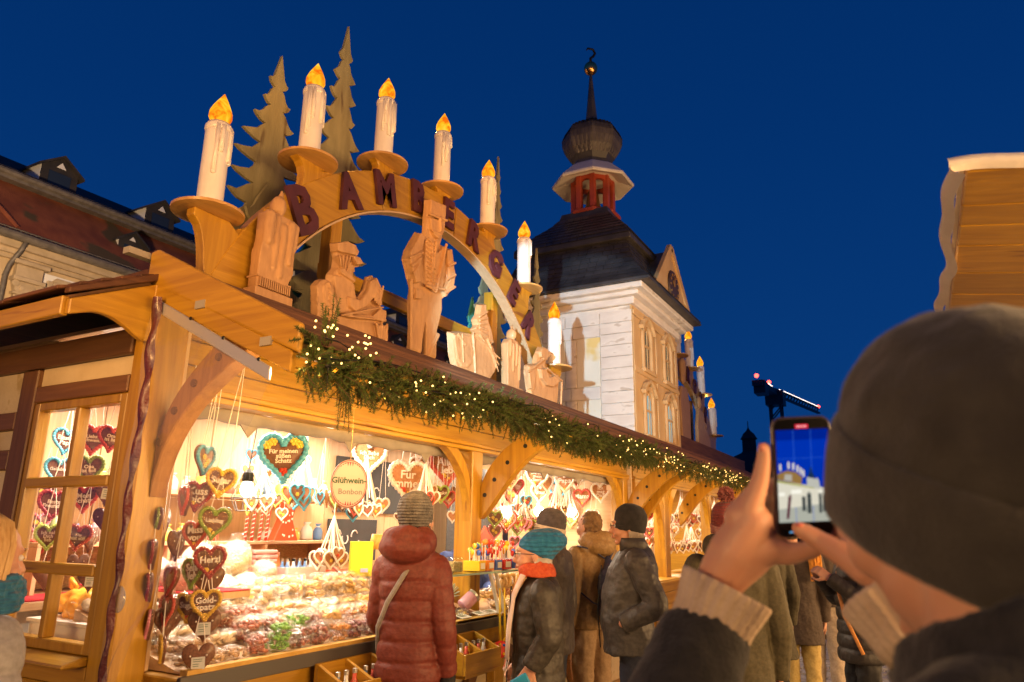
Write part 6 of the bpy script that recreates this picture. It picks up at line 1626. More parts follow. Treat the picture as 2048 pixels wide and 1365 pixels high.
# tan jacket with the navy backpack
TAN = cloth('tan_anorak', (.25, .15, .055), (.32, .20, .08), rough=.6, fine=40)
t, P, hc = person('person', 'person in a tan hooded anorak with a navy backpack facing the second bay', (5.50, 2.32), 66, 1.70, TAN, .82, hair='short', hairm=mat('light_brown_hair', (.13, .07, .028), (.22, .125, .05), 25, rough=.7, bump=.6, bscale=80), hood=True, folds=.02, trous=cloth('sand_trousers', (.30, .19, .09), (.38, .25, .13)), yaw=.1, pitch=-.05)
NVY = cloth('navy_nylon', (.022, .026, .065), (.04, .045, .10), rough=.5)
m = MB(); m.ell((-.21, .0, 1.12), (.085, .12, .20)); m.ell((-.22, .0, .98), (.09, .13, .12)); m.capsule((-.19, .0, 1.28), (-.18, .0, 1.34), .05, .03)
organic(m.build('backpack', NVY, t, smooth=True, local=True), .012, 2, .03, .08)
for s in (-1, 1): strap(t, [(-.17, s*.02, 1.34), (-.12, s*.12, 1.41), (.0, s*.145, 1.43), (.12, s*.14, 1.34)], NVY, .018, .006)
strap(t, [(-.18, .0, .98), (-.15, .13, 1.02), (-.05, .215, 1.12)], NVY, .014, .005)

# blond woman at the window
t, P, hc = person('person', 'person with blond hair, blue scarf and light grey puffer at the end window', (1.145, 2.42), 4, 1.56, cloth('light_grey_puffer', (.24, .225, .215), (.31, .295, .285), rough=.5), .55, pose={'R': [(-.01, -.185, 1.24), (-.02, -.25, .98), (.17, -.16, .98)]}, hair='long', hairm=mat('blond_hair', (.46, .26, .08), (.62, .40, .16), 30, (3, 3, .5), rough=.45), quilt=.06, w=.86, yaw=-.05, pitch=.10, trous=cloth('black_leggings', (.012, .012, .014), (.02, .02, .022)), arm=.95)
m = MB(); m.loft([ring(.005, 0, 1.30, .12, .125), ring(.015, 0, 1.345, .125, .12), ring(.02, 0, 1.40, .105, .10), ring(.012, 0, 1.405, .075, .075), ring(.0, 0, 1.32, .075, .075)])
organic(m.build('scarf', knit('blue_scarf_knit', (.015, .11, .22), (.03, .17, .30), 60, 1.), t, smooth=True, local=True), .008, 1, .04, .04)
strap(t, [(.03, -.10, 1.27), (.14, -.04, 1.15), (.15, .08, 1.0), (.05, .2, .85)], GLOVE, .014, .004)

# the crowd further along the lane
OL2 = cloth('olive_wool', (.050, .042, .020), (.072, .060, .030)); BR2 = cloth('brown_wool', (.055, .038, .028), (.075, .053, .040)); YEL = cloth('mustard_trousers', (.40, .29, .09), (.48, .36, .13)); BLK = cloth('black_puffer', (.028, .024, .022), (.045, .040, .036), rough=.5)
t, P, hc = person('person', 'person in a red bobble hat and dark olive parka beyond the raised hand', (4.35, .985), 20, 1.70, OL2, .60, hat='beanie', hatm=knit('red_bobble_knit', (.16, .025, .025), (.25, .05, .045), 60, .8), cuffband=knit('red_white_rib', (.40, .14, .12), (.55, .30, .26), 70, .8), hair='fringe', hairm=BROW, hood=True, trous=cloth('grey_jeans', (.05, .055, .07), (.07, .075, .09)))
m = MB(); rr = random.Random(1)
for k in range(160):
    a = rr.uniform(0, 6.28); b = math.asin(rr.uniform(-1, 1)); d = np.array((math.cos(b)*math.cos(a), math.cos(b)*math.sin(a), math.sin(b))); m.tube([d*.01, d*.05*rr.uniform(.85, 1.1)], [.006, .004], 4)
m.v = [(a-.02, b, c+.925*1.70+.185) for a, b, c in m.v]; m.build('bobble', knit('bobble_wool', (.20, .05, .045), (.30, .09, .08), 60, .5), t, local=True)
person('person', 'person in a long olive coat and black trousers in the lane', (7.0, 1.30), 30, 1.68, OL2, .50, flare=.06, hair='short', hairm=BROW, trous=GLOVE)
t, P, hc = person('person', 'person in a brown coat with mustard trousers and an orange fringed scarf', (7.6, 1.12), 12, 1.66, BR2, .56, flare=.02, hair='bun', hairm=BROW, trous=YEL)
m = MB()
for k in range(26): m.tube([(-.05-.12*(k % 3)/3, -.12-.004*k+rr.uniform(-.02, .02), 1.42), (-.17+rr.uniform(-.02, .02), -.13-.004*k, 1.28), (-.18+rr.uniform(-.02, .02), -.13-.004*k, 1.12)], [.009, .008, .004], 5)
m.build('scarf', cloth('orange_scarf', (.55, .22, .02), (.68, .32, .05)), t, local=True)
t, P, hc = person('person', 'person in pale trousers carrying a bright orange bag in the lane', (8.3, .98), -10, 1.64, BR2, .84, hair='bun', hairm=mat('red_hair', (.30, .10, .03), rough=.6), trous=cloth('beige_trousers', (.34, .27, .20), (.42, .34, .26)))
MB().box((.0, .26, 1.0), (.10, .06, .34)).build('bag', mat('orange_bag', (.75, .30, .01), rough=.6), t, bevel=.01, local=True)
t, P, hc = person('person', 'person in a black puffer with an orange shoulder strap, hands raised', (6.4, .50), 120, 1.62, BLK, .62, pose={'L': [(-.01, .19, 1.29), (.05, .26, 1.05), (.24, .10, 1.22)], 'R': [(-.01, -.19, 1.29), (.05, -.26, 1.05), (.24, -.08, 1.22)]}, hair='short', hairm=BROW, quilt=.06, trous=GLOVE)
strap(t, [(.05, -.1, 1.38), (.155, .0, 1.2), (.165, .12, .95), (.1, .215, .70)], cloth('orange_strap', (.62, .26, .07), (.7, .32, .1)), .014, .004)
person('person', 'person in a grey fleece half hidden inside the second stall', (9.1, 3.9), -100, 1.62, cloth('grey_blue_fleece', (.12, .13, .16), (.18, .19, .22)), .8, hair='short', hairm=BROW, trous=GLOVE)
# vendor behind the counter
t, P, hc = person('person', 'vendor in a blue jumper behind the counter, right of the post', (6.02, 3.86), -120, 1.60, cloth('blue_jumper', (.03, .05, .16), (.05, .08, .22)), .75, pose={'L': [(-.01, .18, 1.27), (.06, .26, 1.02), (.24, .16, .98)], 'R': [(-.01, -.18, 1.27), (.06, -.26, 1.02), (.24, -.16, .98)]}, hair='bun', hairm=mat('chestnut_hair', (.12, .06, .03), rough=.6), trous=GLOVE)
LH = {'palm': ([(0.9859, 0.2427, 1.4826), (0.982, 0.2162, 1.525), (0.9794, 0.19, 1.5627)], [0.0285, 0.0322, 0.0269]), 'palm2': ([(0.9874, 0.2376, 1.4871), (0.9927, 0.1985, 1.5222), (1.0031, 0.1714, 1.5382)], [0.0272, 0.0284, 0.0193]), 'knuck': ([(0.9748, 0.2055, 1.5688), (0.9841, 0.1841, 1.5974)], [0.0193, 0.0156]), 'index': ([(0.9689, 0.19, 1.578), (0.9667, 0.174, 1.6152), (0.9633, 0.1674, 1.6387), (0.9601, 0.1651, 1.6535)], [0.0153, 0.0115, 0.0099, 0.0086]), 'middle': ([(1.0056, 0.1839, 1.5855), (1.033, 0.1609, 1.6158), (1.0499, 0.1373, 1.6231), (1.0608, 0.1201, 1.6187)], [0.0145, 0.0114, 0.0101, 0.0088]), 'ring': ([(1.0117, 0.1833, 1.5664), (1.0456, 0.1585, 1.59), (1.0629, 0.1339, 1.5938), (1.0724, 0.119, 1.5901)], [0.0138, 0.0108, 0.0095, 0.0081]), 'little': ([(1.0175, 0.1824, 1.5486), (1.0501, 0.1581, 1.5639), (1.0644, 0.1377, 1.5662), (1.0722, 0.125, 1.5638)], [0.0125, 0.0094, 0.0081, 0.0074]), 'thumb': ([(0.9914, 0.1762, 1.529), (0.9954, 0.15, 1.5247), (1.0015, 0.1255, 1.53), (1.0096, 0.1064, 1.5388)], [0.0191, 0.0139, 0.0113, 0.0094]), }
RH = {'palm': ([(0.9452, 0.0343, 1.493), (0.9723, 0.0555, 1.521), (0.9899, 0.0693, 1.5549)], [0.0245, 0.0281, 0.0243]), 'thumb': ([(0.949, 0.0604, 1.5105), (0.9556, 0.0831, 1.5251), (0.9654, 0.1099, 1.5414), (0.966, 0.1251, 1.5505), (0.9641, 0.1324, 1.5552)], [0.0194, 0.0152, 0.0121, 0.011, 0.0092]), 'index': ([(1.0104, 0.0718, 1.5609), (1.0399, 0.0817, 1.602), (1.0448, 0.0889, 1.6314), (1.0425, 0.0914, 1.6541)], [0.0161, 0.0123, 0.0105, 0.0093]), 'middle': ([(1.0262, 0.0679, 1.5551), (1.0725, 0.0877, 1.5809), (1.0764, 0.109, 1.5876), (1.0691, 0.1242, 1.5834)], [0.0151, 0.012, 0.0101, 0.0088]), 'ring': ([(1.0307, 0.068, 1.5399), (1.079, 0.0871, 1.5603), (1.084, 0.1119, 1.5647), (1.0759, 0.1282, 1.5612)], [0.0144, 0.0113, 0.0095, 0.0081]), 'little': ([(1.0234, 0.0672, 1.5263), (1.0735, 0.0854, 1.5424), (1.0783, 0.1068, 1.5459), (1.0721, 0.1186, 1.5444)], [0.013, 0.0099, 0.008, 0.0074]), }
# ---------------------------------------------------------------- man filming with his phone in the foreground
def photographer():
    HATM = mat('charcoal_jersey', (.030, .026, .020), (.046, .041, .032), 25, rough=.9, bump=.25, bscale=260, sheen=.25)
    CT = mat('black_wool_coat', (.010, .010, .011), (.020, .019, .020), 60, rough=.9, bump=.3, bscale=200, sheen=.15)
    SL = mat('dark_wool_sleeve', (.008, .008, .010), (.014, .014, .017), 60, rough=.9, bump=.3, bscale=200, sheen=.15)
    t = thing('person', 'person in a dark grey beanie filming with a raised phone in the foreground', 'person', (.76, -.05, 0))
    az = R_(34); c = np.array((.752, -.034, 1.573)); Rm = rot3(az, .06)
    f = np.array((math.cos(az), math.sin(az), 0)); l = np.array((-math.sin(az), math.cos(az), 0))
    B = c-f*.04
    def J(a, b, z): return tuple(B+f*a+l*b+np.array((0, 0, z-B[2])))
    # skin: head, neck, trunk, both arms down to the wrists and the ten fingers
    m = MB(); head_mb(m, fat=1.05); m.v = [(a*1.05, b*1.05, d*1.05) for a, b, d in m.v]; xf(m, 0, Rm, c)
    m.capsule(J(-.02, 0, 1.36), J(-.01, 0, 1.0), .11, .12)
    m.chain([J(0, .05, 1.36), J(-.0, .17, 1.34), (.80, .30, 1.19), (.9937, .2463, 1.4500), LH['palm'][0][0]], [.06, .05, .036, .026, .024], 10)
    m.chain([J(0, -.05, 1.36), J(0, -.17, 1.34), (.87, -.13, 1.18), (.93, .02, 1.455), RH['palm'][0][0]], [.06, .05, .036, .026, .022], 10)
    for s in (-1, 1): m.chain([J(0, s*.08, .9), J(.02, s*.09, .48), J(-.02, s*.09, .06)], [.08, .055, .04], 8)
    o = m.build('body', SKIN, t, smooth=True); organic(o, .006, 3)
    for h, nm in ((LH, 'hand'), (RH, 'hand')):
        m = MB()
        for k, (p, r) in h.items(): m.chain(p, r, 14)
        if h is LH:
            q = h['palm'][0]; m.chain([h['palm'][0][2], h['index'][0][0]], [.024, .0155], 14); m.chain([h['palm'][0][1], h['thumb'][0][0]], [.030, .021], 14)
            for k in ('middle', 'ring', 'little'): m.chain([h['palm'][0][1], h[k][0][0]], [.026, h[k][1][0]], 12)
        else:
            for k in ('index', 'middle', 'ring', 'little', 'thumb'): m.chain([h['palm'][0][1], h[k][0][0]], [.026, h[k][1][0]], 12)
        b = m.build(nm, SKIN, t, smooth=True); organic(b, .0026, 7)
        if h is RH:
            n = MB().ell(np.array(h['thumb'][0][-1])+np.array((-.0035, -.001, .004)), (.006, .006, .0035), 10, 6).build('thumbnail', mat('nail', (.52, .16, .13), rough=.3), b, smooth=True)
        else:
            n = MB().ell(np.array(h['index'][0][-1])+np.array((-.006, .002, .001)), (.0035, .0045, .006), 10, 6).build('fingernail', bpy.data.materials.get('nail') or mat('nail', (.52, .2, .16), rough=.3), b, smooth=True)
    # beanie: crown and folded cuff
    def band(z, r, tilt=.52, sx=1.04, sy=.90, off=-.018):
        o = []
        for i in range(56):
            a = 2*math.pi*i/56; p = np.array((r*math.cos(a)*sx+off, r*math.sin(a)*sy, z))
            p = np.array(Matrix.Rotation(-tilt, 3, 'Y'))@(p*np.array((1.13, 1.13, .98))+np.array((0, 0, .012))); o.append(tuple(np.array(Rm)@p+c))
        return o
    m = MB().loft([band(z, r) for z, r in ((-.01, .100), (.0, .1065), (.05, .112), (.085, .1115), (.115, .104), (.138, .09), (.154, .07), (.165, .045), (.170, .02), (.171, .004))])
    h = m.build('hat', HATM, t, smooth=True); h.modifiers.new('sub', 'SUBSURF').render_levels = 2
    tx = bpy.data.textures.new('beaniefolds', 'CLOUDS'); tx.noise_scale = .07
    q = h.modifiers.new('folds', 'DISPLACE'); q.texture = tx; q.strength = .018; q.texture_coords = 'LOCAL'
    m = MB().loft([band(z, r) for z, r in ((-.030, .103), (-.036, .109), (-.030, .1145), (.0, .118), (.03, .1195), (.046, .1185), (.052, .115), (.046, .111), (.0, .108))])
    h = m.build('hat_cuff', HATM, t, smooth=True); h.modifiers.new('sub', 'SUBSURF').render_levels = 2
    q = h.modifiers.new('folds', 'DISPLACE'); q.texture = tx; q.strength = .009; q.texture_coords = 'LOCAL'
    # coat with collar, sleeves, knitted cuffs
    m = MB()
    keys = [(.45, .17, .23), (.9, .16, .22), (1.15, .155, .23), (1.30, .135, .225), (1.37, .12, .20), (1.41, .10, .14), (1.428, .09, .10), (1.45, .085, .088)]
    m.loft([[J(x-.02, y, z+(.025-.42*x if z > 1.40 else 0)) for x, y, _ in ring(0, 0, 0, a, b, 36)] for z, a, b in keys])
    limb(m, [J(-.0, .18, 1.33), (.80, .33, 1.17), (.985, .258, 1.425)], [.085, .075, .060])
    limb(m, [J(0, -.18, 1.33), (.88, -.13, 1.15), (.925, .005, 1.43)], [.085, .070, .055])
    organic(m.build('coat', CT, t, smooth=True), .009, 3, .016, .07)
    m = MB(); m.loft([[J(x-.022, y, z-.42*x+.012) for x, y, _ in ring(0, 0, 0, a, b, 36)] for z, a, b in ((1.40, .105, .12), (1.440, .098, .104), (1.470, .094, .097), (1.473, .086, .088), (1.435, .08, .083))])
    organic(m.build('collar', CT, t, smooth=True), .006, 2, .01, .05)
    KN = mat('beige_rib_knit', (.42, .32, .24), (.52, .41, .31), 20, rough=.9, bump=.3, bscale=160)
    for p0, p1, r0, r1 in (((.9770, .262, 1.412), (.9915, .2300, 1.4815), .046, .056), ((.925, .012, 1.43), (.945, .045, 1.487), .040, .050)):
        p0 = np.array(p0); p1 = np.array(p1); a, b, d = frame_from(p1-p0); n = 120; R = []
        for u, k in ((0, 1), (.25, 1.02), (.5, 1.0), (.75, 1.03), (.95, 1.05), (1.0, 1.02), (1.0, .93), (.7, .9)):
            rr = (r0+(r1-r0)*u)*k; R.append([tuple(p0+(p1-p0)*u+(a*math.cos(2*math.pi*i/n)+b*math.sin(2*math.pi*i/n))*rr*(1+.030*math.cos(2*math.pi*i*24/n))) for i in range(n)])
        MB().loft(R).build('knit_cuff', KN, t, smooth=True)
    # ---- the phone, held in both hands
    p = thing('phone', 'phone held up in both hands, its lit screen filming the stalls', 'phone', (.98, .125, 1.6))
    TL, TR, BL, BR = (np.array(q) for q in ((.9444, .1523, 1.6903), (.9802, .0863, 1.6937), (.9841, .1605, 1.5428), (1.0171, .0989, 1.5473)))
    O = (TL+TR+BL+BR)/4; u = (TR+BR-TL-BL)/2; v = (TL+TR-BL-BR)/2; Wd, Ht = np.linalg.norm(u), np.linalg.norm(v); u /= Wd; v -= u*(u@v); v /= np.linalg.norm(v); nrm = np.cross(u, v)
    Mx = Matrix(((u[0], v[0], nrm[0], O[0]), (u[1], v[1], nrm[1], O[1]), (u[2], v[2], nrm[2], O[2]), (0, 0, 0, 1)))
    Mx.translation -= Vector(p.location)
    def rrect(w, h, r, z, n=6):
        o = []
        for cx, cy, a in ((w/2-r, h/2-r, 0), (-w/2+r, h/2-r, 90), (-w/2+r, -h/2+r, 180), (w/2-r, -h/2+r, 270)):
            o += [(cx+r*math.cos(math.radians(a+90*k/n)), cy+r*math.sin(math.radians(a+90*k/n)), z) for k in range(n+1)]
        return o
    b = MB().loft([rrect(Wd-.002, Ht-.002, .011, -.0075), rrect(Wd, Ht, .012, -.006), rrect(Wd, Ht, .012, -.001), rrect(Wd-.002, Ht-.002, .011, .0)]).build('case', mat('phone_case', (.03, .02, .03), rough=.3, coat=.4), p, local=True); b.matrix_local = Mx
    k = MB().loft([rrect(Wd-.004, Ht-.004, .010, .0002), rrect(Wd-.004, Ht-.004, .010, .0006)]).build('screen', mat('screen_glass', (.004, .004, .005), rough=.08), p, local=True); k.matrix_local = Mx
    w2 = Wd/2-.0035; top = Ht/2
    def pic(nm, col, polys, z, s=1.):
        em = emis('screen_'+nm, col, s, False)
        for q in polys:
            MB().add([(a*w2, top-bb*Ht, z) for a, bb in q], [tuple(range(len(q)))]).build(nm, em, k, local=True)
    q4 = lambda x0, x1, y0, y1: [(x0, y1), (x1, y1), (x1, y0), (x0, y0)]
    def tri(*p): return list(p)
    pic('sky_image', (.0, .030, .42), [q4(-1, 1, .105, .62)], .0008)
    pic('upper_sky_image', (.0, .016, .28), [q4(-1, 1, .105, .19)], .00082)
    pic('lane_image', (.42, .43, .36), [q4(-1, 1, .62, .87)], .0008)
    pic('stall_image', (.72, .68, .55), [[(-1, .76), (1, .72), (1, .60), (.3, .575), (-1, .52)]], .0009)
    pic('garland_image', (.42, .40, .08), [[(-1, .535), (.4, .60), (.4, .592), (-1, .515)]], .0010)
    pic('arch_image', (.30, .17, .05), [[(-1, .51), (-.1, .56), (-.05, .50), (-.3, .455), (-.6, .44), (-.85, .455), (-1, .47)]], .00095)
    pic('arch_gap_image', (.45, .42, .36), [[(-.75, .52), (-.45, .53), (-.45, .475), (-.72, .47)]], .00098)
    pic('candle_image', (.80, .74, .62), [q4(x-.035, x+.035, y, y+.055) for x, y in ((-.88, .385), (-.56, .37), (-.38, .38), (-.22, .40), (-.10, .42), (.0, .44))], .0010)
    pic('tower_image', (.50, .50, .44), [[(.12, .58), (.5, .60), (.5, .52), (.12, .50)], [(.5, .60), (.62, .60), (.58, .53), (.5, .50)]], .0010)
    pic('tower_roof_image', (.01, .03, .08), [[(.14, .50), (.46, .515), (.34, .46), (.31, .42), (.25, .42), (.24, .46)]], .0010)
    pic('figure_image', (.10, .01, .03), [[(-.72, .84), (-.62, .84), (-.50, .66), (-.52, .635), (-.62, .66)]], .0011)
    pic('visitor_image', (.05, .06, .06), [q4(-.10, .04, .66, .78), q4(.10, .26, .64, .80), q4(.55, .66, .64, .80), q4(.70, .80, .65, .79), q4(.14, .22, .625, .65)], .0011)
    pic('light_image', (.95, .92, .80), [q4(-.5, -.1, .60, .635), q4(-.98, -.75, .62, .65), q4(.55, .95, .615, .63)], .00105)
    pic('record_badge', (.85, .03, .06), [q4(-.25, .25, .062, .095)], .0009)
    pic('record_digits', (1, .6, .6), [q4(x, x+.06, .072, .085) for x in (-.18, -.09, .02, .11)], .0010)
    pic('home_bar', (.15, .42, .75), [q4(-.62, .12, .945, .958)], .0009)
    pic('grid_line', (.03, .12, .60), [q4(-.345, -.325, .105, .87), q4(.32, .34, .105, .87), q4(-1, 1, .34, .343)], .00084)
photographer()
# ---------------------------------------------------------------- shelves and wares inside
def T(name, label, cat, loc, group=None, rz=0): return thing(name, label, cat, loc, rz, group)
def inside():
    WICK = mat('wicker', (.40, .25, .10), (.56, .38, .18), 40, (1, 1, 3), .7, .9, 60)
    PAPER = mat('white_card', (.78, .75, .70), rough=.6)
    rr = random.Random(9)
    # wall shelves with wicker backs at the left
    t = T('shelf_unit', 'pale wood shelf unit with wicker compartments behind the front heart chain', 'shelf', (3.6, 4.4, 1.17))
    for z in (1.42, 1.74): MB().bx(2.3, 4.72, 4.22, 4.60, z, z+.025).build('shelf', PAL[0], t, bevel=.003)
    for x in (2.3, 3.1, 3.9, 4.70): MB().bx(x, x+.022, 4.22, 4.60, 1.173, 1.42).build('divider', PAL[2], t)
    for x in (2.33, 3.13, 3.93): MB().bx(x, x+.76, 4.57, 4.595, 1.175, 1.415).build('wicker_back', WICK, t)
    # jars, tins and packets on the two shelves
    cols = [('y', (.75, .55, .12)), ('b', (.15, .30, .62)), ('w', (.8, .76, .7)), ('r', (.62, .10, .06)), ('g', (.45, .55, .25)), ('p', (.7, .35, .45))]
    ms = {k: mat('packet_'+k, c, rough=.4, coat=.3) for k, c in cols}; nm = dict(y='yellow', b='blue', w='white', r='red', g='green', p='pink')
    for z, row in ((1.766, 'upper'), (1.446, 'lower')):
        x = 2.45
        while x < 4.6:
            k = rr.choice('ybwrgp'); h = rr.uniform(.09, .17); w = rr.uniform(.035, .05)
            if not (row == 'lower' and 3.65 < x < 3.98):
                q = T('sweets_packet', '%s packet with a tied top standing on the %s wall shelf' % (nm[k], row), 'packet', (x, 4.36, z), '%s packets on the %s wall shelf' % (nm[k], row))
                m = MB().loft([ring(x, 4.36, z+a*h, w*.8*b, w*b, 12) for a, b in ((0, .9), (.1, 1), (.5, 1.02), (.72, .75), (.8, .32), (.88, .45), (1, .7))]); m.build('packet', ms[k], q, smooth=True)
                MB().tube([(x+w*.36*math.cos(a), 4.36+w*.36*math.sin(a), z+.8*h) for a in np.linspace(0, 6.28, 9)], .004, 5, False).build('tie', RIB, q)
            x += w*2+rr.uniform(.015, .05)
    # candy canes in a glass
    CAN = mat('candy_cane_red', (.55, .06, .03), rough=.35, coat=.5)
    for i, x in enumerate((3.66, 3.72, 3.79, 3.85)):
        t = T('candy_cane', 'red striped candy cane stick under the cage lamp', 'candy cane', (x, 4.15, 1.45), 'candy canes under the cage lamp')
        a = R_(rr.uniform(-6, 6)); pts = [(x, 4.17, 1.447), (x+.01, 4.17, 1.60), (x+.015, 4.165, 1.68), (x+.03, 4.16, 1.70), (x+.045, 4.155, 1.68)]
        o = MB().tube(pts, .011, 8).build('stick', CAN, t, smooth=True)
        m = MB()
        for k in range(7): m.tube([(x+.0105*math.cos(c)+.0006*k, 4.17+.0105*math.sin(c), 1.46+.03*k+.004*c) for c in np.linspace(0, 6.28, 9)], .0035, 4, False)
        m.build('stripe', RIB, t)
    # red dotted gift bag
    t = T('gift_bag', 'red paper gift bag with white dots and two pointed ears on the shelf', 'gift bag', (3.97, 4.1, 1.45))
    RD = mat('red_paper', (.62, .07, .02), rough=.55)
    MB().prism([(3.86, 1.447), (4.10, 1.447), (4.03, 1.60), (4.07, 1.73), (3.985, 1.68), (3.90, 1.74), (3.935, 1.60)], 1, 4.10, 4.17).build('paper', RD, t, bevel=.004)
    m = MB()
    for k in range(16): m.tube([(3.93+rr.uniform(0, .11), 4.094, 1.47+rr.uniform(0, .16)), (0, 0, 0)][:1]*1+[(0, 0, 0)], .001) if False else m.lathe([(.001, 0), (rr.uniform(.005, .011), .001), (.001, .003)], (3.925+rr.uniform(0, .12), 4.099, 1.47+rr.uniform(0, .20)), 10, Matrix.Rotation(R_(90), 3, 'X'))
    m.build('dot', RIB, t, kind='stuff')
    # big clear bags of popcorn
    POP = mat('popcorn', (.74, .58, .32), (.84, .72, .48), 40, rough=.8, bump=1., bscale=70); CREAM = mat('meringue', (.78, .68, .52), (.86, .78, .64), 30, rough=.7, bump=.8, bscale=50)
    for i, (x, y, z, r, lab) in enumerate(((2.85, 3.72, 1.16, .115, 'left bag of the popcorn row behind the Herzl heart'), (3.08, 3.66, 1.15, .12, 'middle bag of the popcorn row'), (3.30, 3.72, 1.16, .115, 'right bag of the popcorn row'), (3.0, 3.78, 1.34, .11, 'upper left bag of the popcorn pile'), (3.27, 3.80, 1.35, .115, 'upper right bag of the popcorn pile'), (3.50, 3.78, 1.25, .09, 'outermost small popcorn bag beside the stacked packets'), (3.02, 3.52, 1.07, .085, 'low popcorn bag in front behind the yellow card'))):
        t = T('popcorn_bag', 'clear bag of cream popcorn, '+lab, 'bag of popcorn', (x, y, z-r), 'popcorn bags at the left of the counter')
        m = MB().ell((x, y, z), (r, r*.9, r*.95), 18, 12); o = m.build('popcorn', (POP, CREAM)[i % 2], t, smooth=True); organic(o, .016, 0, .03, .05)
        w = MB().ell((x, y, z), (r*1.1, r*1.0, r*1.05), 16, 10).loft([ring(x, y, z+r*(1.0+a), r*b, r*b, 12) for a, b in ((0, .3), (.1, .12), (.25, .3), (.4, .5))]); organic(w.build('wrapper', WRAPF, t, smooth=True), .02, 0, .03, .05)
    # stack of pink packets
    for i in range(7):
        z = 1.176+i*.031; c = 'rpryprw'[i]
        t = T('candy_packet', 'flat '+('pink', 'pale yellow')[c == 'y']+' packet in the stack right of the popcorn bags', 'packet', (3.70, 4.0, z), 'stacked flat packets right of the popcorn')
        o = MB().box((3.70+rr.uniform(-.01, .01), 4.03, z+.0145), (.20, .12, .027), rot3(rr.uniform(-.08, .08))).build('packet', mat('flat_packet_%d' % i, (.66, .30, .28) if c != 'y' else (.78, .58, .25), rough=.35, coat=.4), t, bevel=.010, seg=2)
    # vase, white box with bottles, boards
    t = T('vase', 'slim orange brown vase on the back counter', 'vase', (4.05, 4.25, 1.17)); MB().lathe([(.03, 1.173), (.035, 1.2), (.03, 1.28), (.018, 1.33), (.022, 1.36), (.017, 1.36)], (4.05, 4.25, 0), 16).build('body', mat('terracotta_glaze', (.50, .17, .05), rough=.3, coat=.5), t, smooth=True)
    t = T('carton', 'open white carton of small bottles on the back counter', 'carton', (4.05, 4.02, 1.17))
    m = MB()
    for a in ((3.90, 4.28, 3.97, 3.98), (3.90, 4.28, 4.10, 4.11), (3.90, 3.91, 3.98, 4.10), (4.27, 4.28, 3.98, 4.10)): m.bx(*a, 1.174, 1.265)
    m.build('walls', PAPER, t)
    for k in range(12):
        x = 3.93+(k % 6)*.058; y = 4.015+(k//6)*.05; c = ['b', 'w', 'b'][k % 3]
        b = T('bottle', 'small '+nm[c]+' topped bottle in the white carton', 'bottle', (x, y, 1.18), 'small bottles in the white carton'); MB().lathe([(.018, 1.18), (.02, 1.2), (.02, 1.26), (.009, 1.285), (.009, 1.31)], (x, y, 0), 10).build('glass', ms[c], b, smooth=True); MB().lathe([(.011, 1.305), (.011, 1.322), (.004, 1.324)], (x, y, 0), 8).build('cap', IRON if k % 2 else METAL, b)
    t = T('price_board', 'narrow white leaning price board on the back counter', 'board', (4.45, 4.02, 1.17)); MB().beam((4.36, 4.04, 1.29), (4.50, 3.98, 1.18), .06, .012).build('board', PAPER, t)
    t = T('tray', 'low pale tray with a red cloth on the back counter', 'tray', (4.75, 4.1, 1.17)); MB().bx(4.55, 5.1, 4.0, 4.25, 1.174, 1.20).build('base', PAL[0], t); MB().bx(4.56, 5.09, 4.01, 4.24, 1.201, 1.215).build('cloth', RD, t)
    # chalkboards on the back wall
    CB = mat('chalkboard', (.035, .035, .037), (.06, .06, .062), 3, rough=.8); CH = mat('chalk', (.70, .66, .62), rough=.9)
    for (x0, x1, z0, z1, lab) in ((4.95, 5.6, 1.25, 1.62, 'lower black chalkboard with chalk scrolls on the back wall'), (5.0, 6.1, 1.68, 2.18, 'upper black chalkboard with chalk drawings behind the hearts')):
        t = T('chalkboard', lab, 'chalkboard', ((x0+x1)/2, 4.6, z0)); MB().bx(x0, x1, 4.585, 4.612, z0, z1).build('slate', CB, t)
        m = MB()
        for k in range(5):
            c = (x0+.1+(x1-x0-.2)*k/4, (z0+z1)/2+rr.uniform(-.08, .08)); q = rr.uniform(2.5, 5.5); o = rr.uniform(0, 6)
            m.tube([(c[0]+.05*math.cos(o+a)*(1-a/9), 4.580, c[1]+.06*math.sin(o+a)*(1-a/9)) for a in np.linspace(0, q, 14)], .006, 5)
        m.build('chalk_drawing', CH, t, kind='stuff')
    # dark curtain at the back of the second bay
    t = T('curtain', 'dark grey curtain behind the second bay hearts', 'curtain', (6.7, 4.2, 1.0)); m = MB().grid(lambda u, v: (6.3+u*.95, 4.25+.025*math.sin(u*40), 2.2-v*1.2), 80, 2); m.build('fabric', cloth('grey_curtain', (.06, .055, .055), (.09, .085, .08)), t, smooth=True)
    # red jacket hanging there
    t = T('red_pennant', 'red triangular pennant above the lollipops', 'pennant', (6.45, 3.9, 1.4)); MB().prism([(6.32, 1.40), (6.70, 1.40), (6.48, 1.58)], 1, 3.9, 3.915).build('cloth', RD, t)
    # yellow box, bucket, tub
    YB_ = mat('yellow_card', (.78, .62, .03), rough=.5)
    t = T('yellow_display_box', 'bright yellow display box beside the woman in the red coat', 'display box', (4.11, 3.5, 1.22)); MB().box((4.12, 3.50, 1.335), (.15, .10, .235), rot3(R_(-40))).build('box', YB_, t, bevel=.003)
    m = MB(); m.box((4.085, 3.435, 1.26), (.05, .012, .025), rot3(R_(-40))).build('label_patch', mat('lilac_print', (.45, .42, .62), rough=.5), t)
